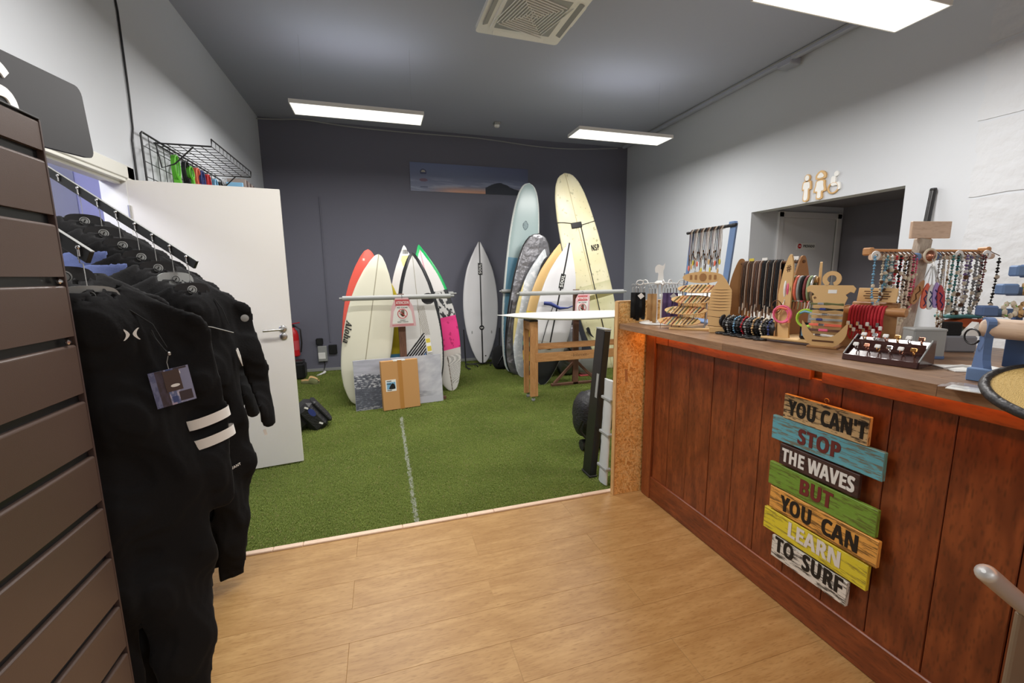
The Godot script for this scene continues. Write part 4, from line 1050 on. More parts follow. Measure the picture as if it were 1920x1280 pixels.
func boards() -> void:
	var gl := "surfboards standing in the left rack"
	var gr := "surfboards standing in the right rack"
	var n1 := noise(51, 1.0, 3)
	var line := func(u: float, w: float) -> bool: return absf(u - 0.5) < w
	# --- left rack
	var m := glossy("board_red", func(u, v): return c8(222, 92, 78) if not (absf(u - 0.42) < 0.02 and absf(v - 0.07) < 0.006) else c8(236, 200, 190), 48, 192)
	board("red surfboard behind the cream one in the left rack", Vector3(-0.25, 0.0, -5.24), Vector3(-0.115, 1.745, -5.37), 0.54, FUN, 0.06, 0.03, m, gl)
	m = glossy("board_cream", func(u, v):
		var c := c8(224, 222, 202)
		if absf(u - 0.5) < 0.007: c = c8(150, 144, 120)
		return c, 128, 384)
	var b := board("cream surfboard with a black script word down its edge, at the front of the left rack", Vector3(-0.295, 0.0, -4.95), Vector3(0.001, 1.675, -5.10), 0.535, FUN, 0.065, 0.03, m, gl)
	var tb := Basis(Vector3.BACK, -PI / 2 - 0.05) * Basis(Vector3(1, 0, 0), Vector3(0.35, 1, 0), Vector3(0, 0, 1))
	text("Aloha", 0.062, M.ink, b, Vector3(-0.225, 0.80, deck(1.7, 0.065, 0.03, 0.47) * 0.72), tb * Basis(Vector3.UP, 0.0), 0.014, "Droid Serif", 700, 0.95)
	m = glossy("board_white_nose", func(u, v):
		var c := c8(226, 226, 222)
		if absf(v - 0.045) < 0.012 and absf(u - 0.52) < 0.08 and fmod(u * 60.0, 2.0) < 1.1: c = c8(60, 60, 60)
		if v > 0.07 and v < 0.14 and absf(u - 0.55) < 0.16 - absf(v - 0.10): c = c8(226, 222, 150)
		return c, 96, 256)
	board("white surfboard with a pale yellow mark on its pointed nose, behind the black-rimmed board", Vector3(0.36, 0.0, -5.27), Vector3(0.297, 1.80, -5.43), 0.46, SHORT, 0.055, 0.03, m, gl)
	m = glossy("board_black_rim", func(u, v):
		var c := c8(208, 208, 206)
		var w := profile(FUN, 1.0 - v) * 0.5
		var e := w - absf(u - 0.5)
		if e < 0.085 - 0.05 * smoothstep(0.25, 0.6, v): c = c8(34, 36, 40)
		elif absf(u - 0.5) < 0.006: c = c8(150, 146, 130)
		elif absf(v - 0.315) < 0.042 and Vector2((u - 0.75) / 0.155, (v - 0.315) / 0.038).length() < 1.0: c = c8(26, 26, 30)
		elif v > 0.36 and v < 0.56 and absf(u - 0.56 - (v - 0.36) * 0.35) < 0.085 and fmod((u - v * 0.35) * 46.0 + 100.0, 1.0) < 0.35: c = c8(112, 104, 90)
		# fanned black and white stripes, blue ones below
		var a := Vector2((u - 0.02) , (0.74 - v) * 1.9)
		if u < 0.58 and v > 0.545 and v < 0.745:
			var q: float = (v - 0.545) * 1.9 + (u - 0.55) * 0.62
			if q > -0.0 and q < 0.26: c = c8(28, 28, 30) if fmod(q * 24.0, 1.0) < 0.68 else c8(226, 226, 226)
			elif q >= 0.26: c = c8(20, 26, 40) if fmod(u * 16.0, 1.0) < 0.5 else c8(112, 148, 196)
		elif u < 0.72 and v >= 0.70 and v < 0.86: c = c8(20, 26, 44) if fmod(u * 16.0, 1.0) < 0.5 else c8(104, 140, 190)
		return c, 160, 480)
	b = board("grey surfboard with a black rim and fanned stripes, standing behind the wave canvas", Vector3(0.462, 0.0, -4.96), Vector3(0.367, 1.695, -5.13), 0.50, FUN, 0.06, 0.03, m, gl)
	var tg := part("price_tag", boxm(Vector3(0.055, 0.17, 0.001)), M.paint_white, b, Vector3(0.075, 0.63, 0.034), Basis(Vector3.BACK, 0.06))
	part("tag_print", boxm(Vector3(0.048, 0.05, 0.0012)), M.yellow_print, tg, Vector3(0, 0.055, 0.0004)); part("tag_print", boxm(Vector3(0.048, 0.06, 0.0012)), M.yellow_print, tg, Vector3(0, -0.04, 0.0004))
	m = glossy("board_green_rim", func(u, v):
		var w := profile(SHORT, 1.0 - v) * 0.5
		var e := w - absf(u - 0.5)
		var c := c8(226, 224, 222)
		if v < 0.32:
			if e < 0.07: c = c8(24, 172, 92)
			elif absf(u - 0.5) < 0.012: c = c8(222, 170, 180)
		elif v < 0.5: c = c8(46, 48, 52) if e < 0.10 and v < 0.42 or n1.get_noise_2d(u * 9.0, v * 18.0) > 0.15 else c8(200, 200, 198)
		elif v < 0.72:
			c = c8(236, 62, 140) if n1.get_noise_2d(u * 5.0, v * 14.0) > -0.35 else c8(196, 40, 110)
		elif v < 0.76: c = c8(206, 200, 196)
		else:
			var q: float = u + 0.06 * sin(v * 18.0)
			if v < 0.95 and fmod(q * 40.0, 1.0) < 0.18 and u > 0.52 and u < 0.92: c = c8(90, 90, 88)
			if absf(u - 0.5 - (0.97 - v) * 0.3) < 0.01: c = c8(120, 110, 100)
		return c, 128, 384)
	board("green-rimmed surfboard with a pink lower half at the outer end of the left rack", Vector3(0.80, 0.0, -5.22), Vector3(0.468, 1.805, -5.40), 0.50, SHORT, 0.055, 0.03, m, gl)
	m = glossy("board_yellow_blue", func(u, v): return c8(190, 172, 46) if v < 0.62 else c8(84, 140, 172), 32, 128)
	board("yellow and blue surfboard showing only its edge behind the cream board", Vector3(0.045, 0.0, -5.10), Vector3(0.085, 1.38, -5.22), 0.40, FUN, 0.05, 0.02, m, gl, 0.25)
	m = glossy("board_dark_green", func(u, v): return c8(30, 32, 32).lerp(c8(40, 96, 70), smoothstep(0.5, 0.8, v) * (1.0 - absf(u - 0.5))), 32, 128)
	board("black and dark green surfboard edge beside the rack's brown post", Vector3(0.345, 0.0, -5.12), Vector3(0.29, 1.35, -5.23), 0.38, SHORT, 0.05, 0.02, m, gl, -0.2)
	# --- white board on a stand at the back wall
	var soul := func(tail_dark: bool) -> Callable:
		return func(u: float, v: float) -> Color:
			var c := c8(222, 222, 224)
			if absf(u - 0.5) < 0.021: c = c8(34, 34, 36)
			if tail_dark and v > 0.80: c = c8(36, 38, 44)
			if tail_dark and v > 0.70 and v <= 0.80: c = c8(208, 204, 196)
			if profile(SHORT, 1.0 - v) * 0.5 - absf(u - 0.5) < 0.02 and tail_dark and v > 0.78: c = c8(190, 190, 186)
			return c
	var put_logo := func(q: Node3D, L: float, th: float, rk: float, t1: float, t2: float) -> void:
		var z1 := deck(L, th, rk, t1) ; var z2 := deck(L, th, rk, t2)
		part("logo_plate", boxm(Vector3(0.068, 0.19, 0.004)), M.ink, q, Vector3(0, t1 * L, z1 + 0.002), Basis(Vector3.RIGHT, -0.02))
		text("SOUL", 0.040, M.paint_white, q, Vector3(0.0, t1 * L, z1 + 0.0045), Basis(Vector3.BACK, PI / 2), 0.003, "Droid Sans", 700, 1.12)
		part("round_logo", lathem([Vector2(0, 0.004), Vector2(0.04, 0.004), Vector2(0.04, 0), Vector2(0, 0)]), M.ink, q, Vector3(0, t2 * L, z2 - 0.0005), Basis(Vector3.RIGHT, PI / 2))
		text("S", 0.040, M.paint_white, q, Vector3(0, t2 * L, z2 + 0.004), Basis(Vector3.BACK, PI / 2), 0.003)
	m = glossy("board_soul", soul.call(false), 160, 256)
	b = board("white pointed surfboard standing alone against the dark wall on a small black stand", Vector3(1.505, 0.035, -6.60), Vector3(1.549, 1.975, -6.87), 0.575, SHORT, 0.06, 0.04, m, "", 0.0)
	put_logo.call(b, 1.96, 0.06, 0.04, 0.772, 0.292)
	for s in [-1, 1]: part("deck_patch", prismm(oval(0.02, 0.05), 0.001, 0.001), M.foam_grey, b, Vector3(s * 0.16, 0.5, 0.026))
	part("fin_plug", lathem([Vector2(0, 0.002), Vector2(0.011, 0.002), Vector2(0.011, 0), Vector2(0, 0)]), M.ink, b, Vector3(0.05, 0.12, 0.024), Basis(Vector3.RIGHT, PI / 2))
	# --- right rack
	m = glossy("board_long_blue", func(u, v):
		var e := profile(LONG, 1.0 - v) * 0.5 - absf(u - 0.5)
		var c := c8(158, 178, 178) if v < 0.395 else c8(92, 138, 160)
		if e < 0.05: c = c8(202, 208, 204)
		var q := Vector2((u - 0.49) / 0.085, (v - 0.222) / 0.026)
		if absf(q.x) + absf(q.y) * absf(q.y) < 1.0:
			c = c8(60, 80, 88) if absf(q.x) + q.y * q.y > 0.8 or fmod((u * 30.0 + absf(v - 0.222) * 160.0), 1.0) < 0.4 else c8(150, 172, 172)
		return c, 96, 384)
	board("tall pale blue longboard with a darker blue lower part at the back of the right rack", Vector3(1.80, 0.0, -5.90), Vector3(2.15, 2.75, -6.15), 0.50, LONG, 0.065, 0.03, m, gr)
	m = mat("bag_silver", c8(128, 128, 132), 0.32, 0.55)
	relief(m, 53, 0.012, 1.1, 2.2, 4)
	b = board("silver padded board bag with black piping standing in the right rack", Vector3(1.83, 0.0, -5.76), Vector3(2.205, 2.01, -5.88), 0.56, LONG, 0.09, 0.02, m, gr, 0.0, "board_bag", "board bag")
	var rim := []
	for k in 30:
		var t := 0.02 + 0.98 * k / 29.0
		rim.append(Vector3(-profile(LONG, t) * 0.285, t * 2.046, deck(2.046, 0.0, 0.02, t)))
	for k in 16:
		var t := 1.0 - 0.5 * k / 15.0
		rim.append(Vector3(profile(LONG, t) * 0.285, t * 2.046, deck(2.046, 0.0, 0.02, t)))
	part("piping", tubem(rim, 0.011, 6), M.black_plastic, b)
	part("grey_strap", tubem([Vector3(-0.26, 1.05, 0.04), Vector3(-0.27, 0.6, 0.05), Vector3(-0.25, 0.3, 0.05)], 0.008, 6), M.black_plastic, b)
	m = glossy("board_wrapped", func(u, v):
		var q: float = n1.get_noise_2d(u * 6.0, v * 26.0)
		var c := c8(206, 212, 216).lerp(c8(236, 238, 240), clampf(q * 2.4, 0, 1))
		if u < 0.10: c = c8(220, 204, 140)
		return c, 64, 256, 0.16)
	board("shiny white surfboard in clear wrap between the silver bag and the orange board", Vector3(1.845, 0.0, -5.60), Vector3(2.225, 1.785, -5.73), 0.52, SHORT, 0.055, 0.03, m, gr)
	m = glossy("board_orange", func(u, v):
		var c := c8(228, 192, 132)
		if v > 0.52:
			var k := int(v * 30.0) % 5
			c = [c8(222, 196, 60), c8(34, 48, 70), c8(110, 156, 130), c8(40, 44, 56), c8(214, 160, 70)][k]
		return c, 48, 256)
	board("pale orange surfboard with a striped tail pad behind the grey board", Vector3(1.905, 0.0, -5.42), Vector3(2.385, 1.85, -5.56), 0.53, SHORT, 0.055, 0.03, m, gr)
	b = board("black-handled green board bag tip peeping between the white and orange boards", Vector3(2.02, 0.0, -5.50), Vector3(2.32, 1.70, -5.64), 0.44, LONG, 0.05, 0.02, M.black_plastic, gr, 0.0, "board_bag", "board bag")
	part("handle", tubem(arc(Vector3(0.0, 1.70, 0.02), 0.06, 0.0, PI, 12), 0.009, 6), M.black_plastic, b)
	part("green_mark", boxm(Vector3(0.04, 0.05, 0.002)), M.green_print, b, Vector3(0.0, 1.62, 0.03))
	m = glossy("board_soul_dark", soul.call(true), 160, 256)
	b = board("grey pointed surfboard with a dark tail at the front of the right rack", Vector3(1.945, 0.0, -5.11), Vector3(2.40, 1.843, -5.28), 0.53, SHORT, 0.06, 0.03, m, gr)
	put_logo.call(b, 1.908, 0.06, 0.03, 0.727, 0.272)
	var leash := part("leash", tubem([Vector3(-0.20, 1.05, 0.05), Vector3(-0.12, 1.06, 0.075), Vector3(0.02, 1.03, 0.075), Vector3(0.14, 1.06, 0.06), Vector3(0.24, 1.12, 0.05)], [0.022, 0.026, 0.02, 0.009, 0.006], 8), M.blue_cord, b)
	part("leash_cord", tubem([Vector3(-0.07, 1.04, 0.06), Vector3(-0.10, 0.8, 0.05), Vector3(-0.13, 0.45, 0.05)], 0.005, 6), M.black_plastic, leash)
	m = glossy("board_long_cream", func(u, v):
		var q: float = n1.get_noise_2d(u * 7.0, v * 30.0)
		var c := c8(230, 222, 180).lerp(c8(238, 232, 200), clampf(n1.get_noise_2d(u * 2.0, v * 5.0) + 0.5, 0, 1))
		c = c.lerp(c8(150, 146, 104), 0.5 * smoothstep(0.42, 0.62, q))
		if v > 0.56: c = c.lerp(c8(196, 194, 146), 0.35 + 0.3 * sin(v * 60.0) * float(v < 0.68))
		if absf(v - 0.625) < 0.012: c = c8(134, 126, 78)
		if absf(u - 0.5) < 0.006: c = c8(190, 176, 128)
		return c, 128, 512, 0.35)
	b = board("tall worn cream longboard leaning at the outer end of the right rack", Vector3(3.34, 0.0, -5.72), Vector3(2.685, 2.905, -6.10), 0.66, LONG, 0.075, 0.03, m, gr)
	text("NSP", 0.085, M.ink, b, Vector3(0.195, 1.84, deck(3.0, 0.075, 0.03, 0.61) * 0.86), Basis(Vector3.BACK, -0.05) * Basis(Vector3.UP, 0.09), 0.012, "Droid Sans", 700, 0.62)
	var z := deck(3.0, 0.075, 0.03, 0.74)
	part("strap", tubem([Vector3(-0.325, 2.33, 0.02), Vector3(-0.2, 2.30, z * 0.9), Vector3(0.0, 2.235, z + 0.008)], 0.007, 6), M.black_plastic, b)
	part("strap", tubem([Vector3(0.31, 2.23, 0.02), Vector3(0.2, 2.22, z * 0.9), Vector3(0.05, 2.21, z + 0.008)], 0.006, 6), M.black_plastic, b)
	part("strap_pad", boxm(Vector3(0.17, 0.085, 0.018), 0.006), M.black_plastic, b, Vector3(-0.02, 2.225, z + 0.006), Basis(Vector3.BACK, -0.06))
	part("leash", tubem([Vector3(0.045, 2.18, z + 0.006), Vector3(0.03, 1.6, z), Vector3(0.02, 1.0, z - 0.002), Vector3(0.0, 0.3, z)], 0.007, 6), M.black_plastic, b)
	part("fin_screw_tab", prismm(smooth([Vector2(0, 0), Vector2(0.05, 0.01), Vector2(0.06, -0.09), Vector2(0.09, -0.16), Vector2(0.03, -0.10)], 4), 0.004), M.black_plastic, b, Vector3(-0.28, 0.70, 0.06))

func racks() -> void:
	var R := [[0.205, -4.86, -5.53, -0.39, 0.75, "wooden surfboard rack with grey foam rails holding the cream and black-rimmed boards", 1.205], [2.38, -4.97, -5.98, 1.60, 3.03, "wooden surfboard rack with a long grey foam rail before the two longboards", 1.205]]
	for k in 2:
		var q: Array = R[k]
		var t := thing("surfboard_rack", q[5], "rack", Vector3(q[0], 0, 0))
		for s in 2:
			var z: float = q[1 + s]
			part("post", boxm(Vector3(0.075, 1.24, 0.04), 0.003), M.brown_wood, t, Vector3(0, 0.62, z - 0.025))
			part("foot", boxm(Vector3(0.80, 0.035, 0.04), 0.003), M.brown_wood, t, Vector3(0.06, 0.02, z - 0.025))
			for e in [-1, 1]:
				var d := Vector3(-0.27 * e, 0.26, 0)
				part("brace", boxm(Vector3(0.035, d.length(), 0.025), 0.003), M.brown_wood, t, Vector3(0.30 * e - 0.135 * e + 0.0, 0.165, z - 0.025), Basis(Vector3.BACK, atan2(0.27 * e, 0.26)))
			var x0: float = q[3] - q[0]; var x1: float = q[4] - q[0]
			if s == 1: x0 += 0.06; x1 += 0.14
			var y: float = q[6]
			part("rail_bar", tubem([Vector3(x0 - 0.03, y, z + 0.028), Vector3(x1 + 0.04, y, z + 0.028)], 0.012, 10), M.grey_plastic, t)
			var g := G.new(); g.tube([Vector3(x0, y, z + 0.028), Vector3(x0 + 0.004, y, z + 0.028), Vector3(x1 - 0.004, y, z + 0.028), Vector3(x1, y, z + 0.028)], [0.024, 0.0265, 0.0265, 0.024], 14)
			part("foam_rail", g.mesh(), M.foam_grey, t)
		part("cross_arm", boxm(Vector3(0.06, 0.05, absf(q[2] - q[1]) - 0.04), 0.003), M.brown_wood, t, Vector3(0, 0.30, (q[1] + q[2]) / 2 - 0.025))
	# warning tags hung on the rails
	for k in 2:
		var at := Vector3(0.213, 1.20, -4.785) if k == 0 else Vector3(2.425, 1.185, -4.905)
		var t := thing("hanging_sign", ["pink-bordered do-not-touch card hung between the cream and black-rimmed boards", "pink-bordered do-not-touch card hung beside the cream longboard"][k], "sign", at, 0.0, "do-not-touch cards")
		var w := 0.19 if k == 0 else 0.165
		var shape := PackedVector2Array([Vector2(-w * 0.36, 0), Vector2(w * 0.34, 0), Vector2(w * 0.62, -0.10), Vector2(w * 0.74, -0.31), Vector2(-w * 0.74, -0.315), Vector2(-w * 0.60, -0.10)]) if k == 0 else PackedVector2Array([Vector2(-w * 0.34, 0), Vector2(w * 0.62, 0.0), Vector2(w * 0.58, -0.31), Vector2(-w * 0.66, -0.31), Vector2(-w * 0.56, -0.06)])
		part("card", prismm(shape, 0.004, 0.002), M.pink_card, t)
		var inner := PackedVector2Array()
		for p in shape: inner.append(Vector2(p.x * 0.80, -0.155 + (p.y + 0.155) * 0.66 - 0.028))
		part("panel", prismm(inner, 0.001, 0.003), M.paint_white, t)
		part("header", boxm(Vector3(w * 0.78, 0.052, 0.001)), M.red_print, t, Vector3(0.004, -0.052, 0.0032))
		for y in [-0.022, -0.083]: part("header_line", boxm(Vector3(w * 0.82, 0.006, 0.001)), M.red_print, t, Vector3(0.004, y, 0.003))
		text("ATENCION", 0.030, M.paint_white, t, Vector3(0.004, -0.052, 0.004), Basis(), 0.001, "Droid Sans", 700, 0.62)
		text("NO TOCAR", 0.013, M.ink, t, Vector3(0.0, -0.105, 0.004), Basis(), 0.001, "Droid Sans", 700, 1.2)
		text("PLEASE", 0.011, M.ink, t, Vector3(0.0, -0.243, 0.004), Basis(), 0.001)
		text("DON'T TOUCH", 0.012, M.ink, t, Vector3(0.0, -0.262, 0.004), Basis(), 0.001)
		for y in [-0.284, -0.298]: part("foot_line", boxm(Vector3(w * 1.2, 0.005, 0.001)), M.red_print, t, Vector3(0, y, 0.0032))
		var g := G.new(); g.tube(arc(Vector3(0, -0.172, 0.004), 0.050, 0, TAU, 28).slice(0, 28), 0.004, 5, true)
		part("ban_ring", g.mesh(), M.red_print, t)
		part("ban_bar", boxm(Vector3(0.098, 0.008, 0.002)), M.red_print, t, Vector3(0, -0.172, 0.006), Basis(Vector3.BACK, -0.75))
		var h := G.new()
		h.prism(oval(0.036, 0.044, 14), 0.001, 0.0045)
		for j in 4: h.box(Vector3(-0.013 + 0.009 * j, 0.030 + 0.004 * (1.5 - absf(j - 1.5)), 0.004), Vector3(0.007, 0.036, 0.001))
		h.box(Vector3(-0.022, 0.004, 0.004), Vector3(0.008, 0.028, 0.001), 0, Basis(Vector3.BACK, 0.6))
		part("hand", h.mesh(), M.char, t, Vector3(0.003, -0.182, 0))
		part("loop", tubem(arc(Vector3(0.0, 0.004, 0), 0.031, -0.3, PI + 0.3, 10, Vector3(0, 0, 1)), 0.002, 5), M.black_plastic, t)

# shaping stand with a board lying on it
func stand() -> void:
	var t := thing("shaping_stand", "wooden shaping stand on castors under the flat white board", "stand", Vector3(0, 0, -4.5))
	for k in 2:
		var x := 1.60 if k == 0 else 2.78
		part("leg", boxm(Vector3(0.092, 0.86, 0.03), 0.003, Vector3.ZERO, Vector2(0.1, 0.2)), M.pine, t, Vector3(x + 0.008, 0.487, 0.05))
		part("leg", boxm(Vector3(0.06, 0.86, 0.03), 0.003, Vector3.ZERO, Vector2(0.5, 0.1)), M.pine, t, Vector3(x - 0.02, 0.487, -0.13))
		part("leg_block", boxm(Vector3(0.06, 0.10, 0.18), 0.003), M.pine, t, Vector3(x - 0.01, 0.87, -0.04))
		for z in [0.05, -0.13]:
			part("castor_fork", boxm(Vector3(0.03, 0.03, 0.022), 0.004), M.steel, t, Vector3(x, 0.047, z))
			part("castor_wheel", lathem([Vector2(0, -0.009), Vector2(0.02, -0.009), Vector2(0.023, -0.004), Vector2(0.023, 0.004), Vector2(0.02, 0.009), Vector2(0, 0.009)], 14), M.grey_plastic, t, Vector3(x, 0.023, z), Basis(Vector3.RIGHT, PI / 2))
		part("rest_pad", boxm(Vector3(0.10, 0.02, 0.22), 0.006), M.black_plastic, t, Vector3(x, 0.925, -0.03))
	var bar := part("cross_bar", boxm(Vector3(1.22, 0.10, 0.028), 0.003), M.pine, t, Vector3(2.23, 0.505, 0.055))
	part("back_bar", boxm(Vector3(1.12, 0.07, 0.028), 0.003), M.pine, t, Vector3(2.20, 0.605, -0.10))
	text("–lolavait–", 0.028, M.char, bar, Vector3(-0.06, 0.004, 0.0145), Basis(), 0.001, "Droid Serif", 400, 1.25)
	var y := Vector3(-1, 0.0, -0.02).normalized(); var z := Vector3(0, 1, 0.05)
	z = (z - y * y.dot(z)).normalized()
	var b := thing("surfboard", "white surfboard lying flat on the wooden shaping stand", "surfboard")
	b.transform = Transform3D(Basis(y.cross(z), y, z), Vector3(3.08, 0.961, -4.49))
	part("body", board_mesh(1.87, 0.52, SHORT, 0.065, 0.035), M.gloss_white, b)

func floor_things() -> void:
	# canvas with a breaking wave, leaning on the boards
	var n1 := noise(71, 1.0, 5); var n2 := noise(72, 1.0, 4)
	var f := func(u: float, v: float) -> Color:
		var c := c8(178, 180, 192).lerp(c8(162, 164, 176), n2.get_noise_2d(u * 3.0, v * 10.0) + 0.4)
		var crest: float = 0.30 + 0.07 * n2.get_noise_1d(u * 7.0) - 0.05 * u
		if u < 0.42 and v > crest:
			c = c8(96, 100, 112).lerp(c8(70, 74, 86), n1.get_noise_2d(u * 5.0, v * 26.0) + 0.4)
			var foam: float = n1.get_noise_2d(u * 16.0, v * 24.0)
			if v < 0.56 and foam > 0.05 - 0.2 * (0.5 - absf(v - 0.46)): c = c.lerp(c8(214, 216, 222), clampf(foam * 3.0, 0, 0.9))
			if v > 0.56 and foam > 0.25: c = c.lerp(c8(150, 154, 166), 0.5)
			if v > 0.93 and foam > 0.0: c = c8(150, 152, 160)
		elif u >= 0.42:
			c = c8(198, 200, 208).lerp(c8(176, 178, 190), n2.get_noise_2d(u * 5.0 + v * 2.0, v * 5.0) + 0.35)
			if v > 0.74 - 0.02 * sin(u * 20.0) and v < 0.86 and u < 0.93:
				c = c.lerp(c8(92, 94, 104), clampf((0.95 - u) * 2.2, 0, 1) * clampf(n1.get_noise_2d(u * 9.0, v * 20.0) + 0.75, 0, 1))
			if v >= 0.86: c = c8(186, 188, 198)
		return c
	var m := mat("wave_print", Color.WHITE, 0.7); m.albedo_texture = img(320, 184, f)
	m.uv1_scale = Vector3(1.0 / 0.946, -1.0 / 0.541, 1); m.uv1_offset = Vector3(0.5, 0.5, 0)
	var t := thing("canvas_picture", "grey breaking wave canvas leaning at the foot of the left board rack", "picture", Vector3(0.15, 0.0, -4.765), 0.10)
	part("canvas", boxm(Vector3(0.95, 0.545, 0.018), 0.002), m, t, Vector3(0, 0.272, -0.035), Basis(Vector3.RIGHT, -0.13))
	t = thing("cardboard_box", "flat brown cardboard box standing in front of the wave canvas", "box", Vector3(0.152, 0.002, -4.675), 0.16)
	var B := Basis(Vector3.RIGHT, -0.10)
	part("carton", boxm(Vector3(0.395, 0.53, 0.075), 0.003), M.card, t, Vector3(0, 0.266, -0.03), B)
	part("tape", boxm(Vector3(0.048, 0.531, 0.0012)), M.tape, t, Vector3(0.0, 0.266, -0.03) + B * Vector3(0, 0, 0.038), B)
	part("flap_edge", boxm(Vector3(0.003, 0.528, 0.0016)), M.pine, t, Vector3(-0.022, 0.266, -0.03) + B * Vector3(0, 0, 0.038), B)
	part("tape", boxm(Vector3(0.13, 0.012, 0.076), 0.001), M.white_plastic, t, Vector3(0.0, 0.266, -0.03) + B * Vector3(0, 0.262, 0.0), B)
	var lb := part("label", boxm(Vector3(0.11, 0.125, 0.001)), M.paint_white, t, Vector3(0.0, 0.266, -0.03) + B * Vector3(-0.105, 0.0, 0.0382), B)
	part("label_picture", boxm(Vector3(0.09, 0.076, 0.001)), M.sky_print, lb, Vector3(0.002, -0.002, 0.0006))
	part("label_figure", prismm(smooth([Vector2(-0.025, -0.036), Vector2(0.035, -0.036), Vector2(0.03, 0.01), Vector2(0.008, 0.022), Vector2(-0.012, 0.0)], 4), 0.0006, 0.0018), M.black_plastic, lb, Vector3(0.006, 0, 0))
	part("label_wing", prismm(PackedVector2Array([Vector2(-0.045, 0.016), Vector2(0.0, 0.012), Vector2(0.0, 0.022), Vector2(-0.045, 0.022)]), 0.0006, 0.0019), M.ink, lb)
	for y in [0.048, -0.05]: part("label_text", boxm(Vector3(0.05, 0.008, 0.0006)), M.ink, lb, Vector3(-0.018, y, 0.0006))
	# little black stand of the single board
	t = thing("board_stand", "small black wire stand under the lone white surfboard", "stand", Vector3(1.50, 0, -6.52))
	for s in [-1, 1]:
		part("leg", tubem([Vector3(s * 0.29, 0.60, -0.05), Vector3(s * 0.275, 0.06, -0.05), Vector3(s * 0.285, 0.012, 0.02), Vector3(s * 0.26, 0.012, 0.16)], 0.010, 8), M.black_metal, t)
		part("foot_cap", boxm(Vector3(0.045, 0.022, 0.045), 0.006), M.black_plastic, t, Vector3(s * 0.262, 0.011, 0.16))
		part("cradle", tubem([Vector3(s * 0.275, 0.05, -0.05), Vector3(s * 0.12, 0.035, -0.02), Vector3(s * 0.10, 0.02, 0.06)], 0.009, 8), M.black_metal, t)
	part("cross_tube", tubem([Vector3(-0.28, 0.04, -0.06), Vector3(0.28, 0.04, -0.06)], 0.009, 8), M.black_metal, t)
	# between the racks: dark gear, grey bags
	var bag := func(called: String, label: String, at: Vector3, r: Vector3, m2: Material, sd: int) -> Node3D:
		var nn := noise(sd, 6.0, 3)
		var g := G.new(); var rows := []
		for k in 15:
			var th := PI * k / 14 - PI / 2
			var row := PackedVector3Array()
			for s in 20:
				var q = TAU * s / 20
				var d := Vector3(cos(th) * cos(q), sin(th), -cos(th) * sin(q))
				d = Vector3(signf(d.x) * pow(absf(d.x), 0.75), signf(d.y) * pow(absf(d.y), 0.7), signf(d.z) * pow(absf(d.z), 0.75))
				var w := 1.0 + 0.10 * nn.get_noise_3d(d.x, d.y, d.z)
				row.append(Vector3(d.x * r.x * w, r.y + d.y * r.y * w, d.z * r.z * w))
			rows.append(row)
		g.grid(rows, true)
		var o := thing(called, label, "bag", at)
		part("body", g.mesh(), m2, o)
		return o
	var q: Node3D = bag.call("gear_bag", "crumpled silver board sock lying behind the shaping stand", Vector3(2.52, 0, -5.55), Vector3(0.20, 0.36, 0.14), M.bag_silver, 5)
	part("strap", tubem([Vector3(-0.1, 0.5, 0.12), Vector3(0.0, 0.35, 0.16), Vector3(0.12, 0.2, 0.13)], 0.014, 6), M.black_plastic, q)
	q = bag.call("gear_bag", "clear plastic sleeve with a red edge standing under the shaping stand bar", Vector3(2.78, 0, -5.42), Vector3(0.17, 0.16, 0.07), M.grey_plastic, 6)
	part("red_edge", boxm(Vector3(0.30, 0.02, 0.10), 0.004), M.red_print, q, Vector3(0, 0.012, 0.02))
	q = bag.call("gear_bag", "dark folded gear bag on the grass beside the lone white surfboard", Vector3(1.72, 0, -6.25), Vector3(0.14, 0.18, 0.12), M.neoprene_grey, 7)
	part("strap", tubem([Vector3(-0.08, 0.1, 0.11), Vector3(0.0, 0.24, 0.12), Vector3(0.1, 0.34, 0.05)], 0.012, 6), M.black_plastic, q)
	# round black bag and leaning panels by the counter end
	q = bag.call("gear_bag", "round black nylon bag on the grass behind the leaning black panel", Vector3(1.60, 0.0, -3.02), Vector3(0.16, 0.195, 0.14), M.nylon, 9)
	q.position.y = 0.10
	part("zip", tubem(arc(Vector3(0, 0.2, 0.145), 0.11, 0.3, 5.9, 20), 0.003, 5), M.black_metal, q)
	part("strap", tubem([Vector3(-0.12, 0.05, 0.13), Vector3(-0.17, 0.12, 0.1), Vector3(-0.15, 0.2, 0.12)], 0.01, 6), M.black_plastic, q)
	part("foot_roll", tubem([Vector3(-0.10, -0.055, 0.0), Vector3(0.12, -0.055, 0.0)], 0.045, 10), M.nylon, q)
	t = thing("leaning_panel", "tall narrow black panel leaning on the strand board end panel", "panel", Vector3(1.338, 0.0, -2.62))
	var Bz := Basis(Vector3.BACK, -0.088)
	part("panel", boxm(Vector3(0.05, 1.04, 0.12), 0.004), M.black_plastic, t, Bz * Vector3(0.0, 0.525, 0.0) + Vector3(0.03, 0.004, 0.0), Bz)
	part("top_edge", boxm(Vector3(0.055, 0.012, 0.12), 0.003), M.grey_plastic, t, Bz * Vector3(0.0, 1.055, 0.0) + Vector3(0.03, 0.0, 0.0), Bz)
	part("label", boxm(Vector3(0.002, 0.17, 0.03)), M.grey_plastic, t, Bz * Vector3(-0.026, 0.66, 0.03) + Vector3(0.03, 0, 0), Bz)
	part("foot", boxm(Vector3(0.06, 0.016, 0.13), 0.003), M.black_metal, t, Vector3(0.03, 0.008, 0))
	t = thing("wrapped_board", "white plastic-wrapped thin board squeezed between the black panel and the end panel", "board", Vector3(1.392, 0.0, -2.465))
	var Bw := Basis(Vector3.BACK, -0.045)
	var nn := noise(15, 8.0, 2)
	var rows := []
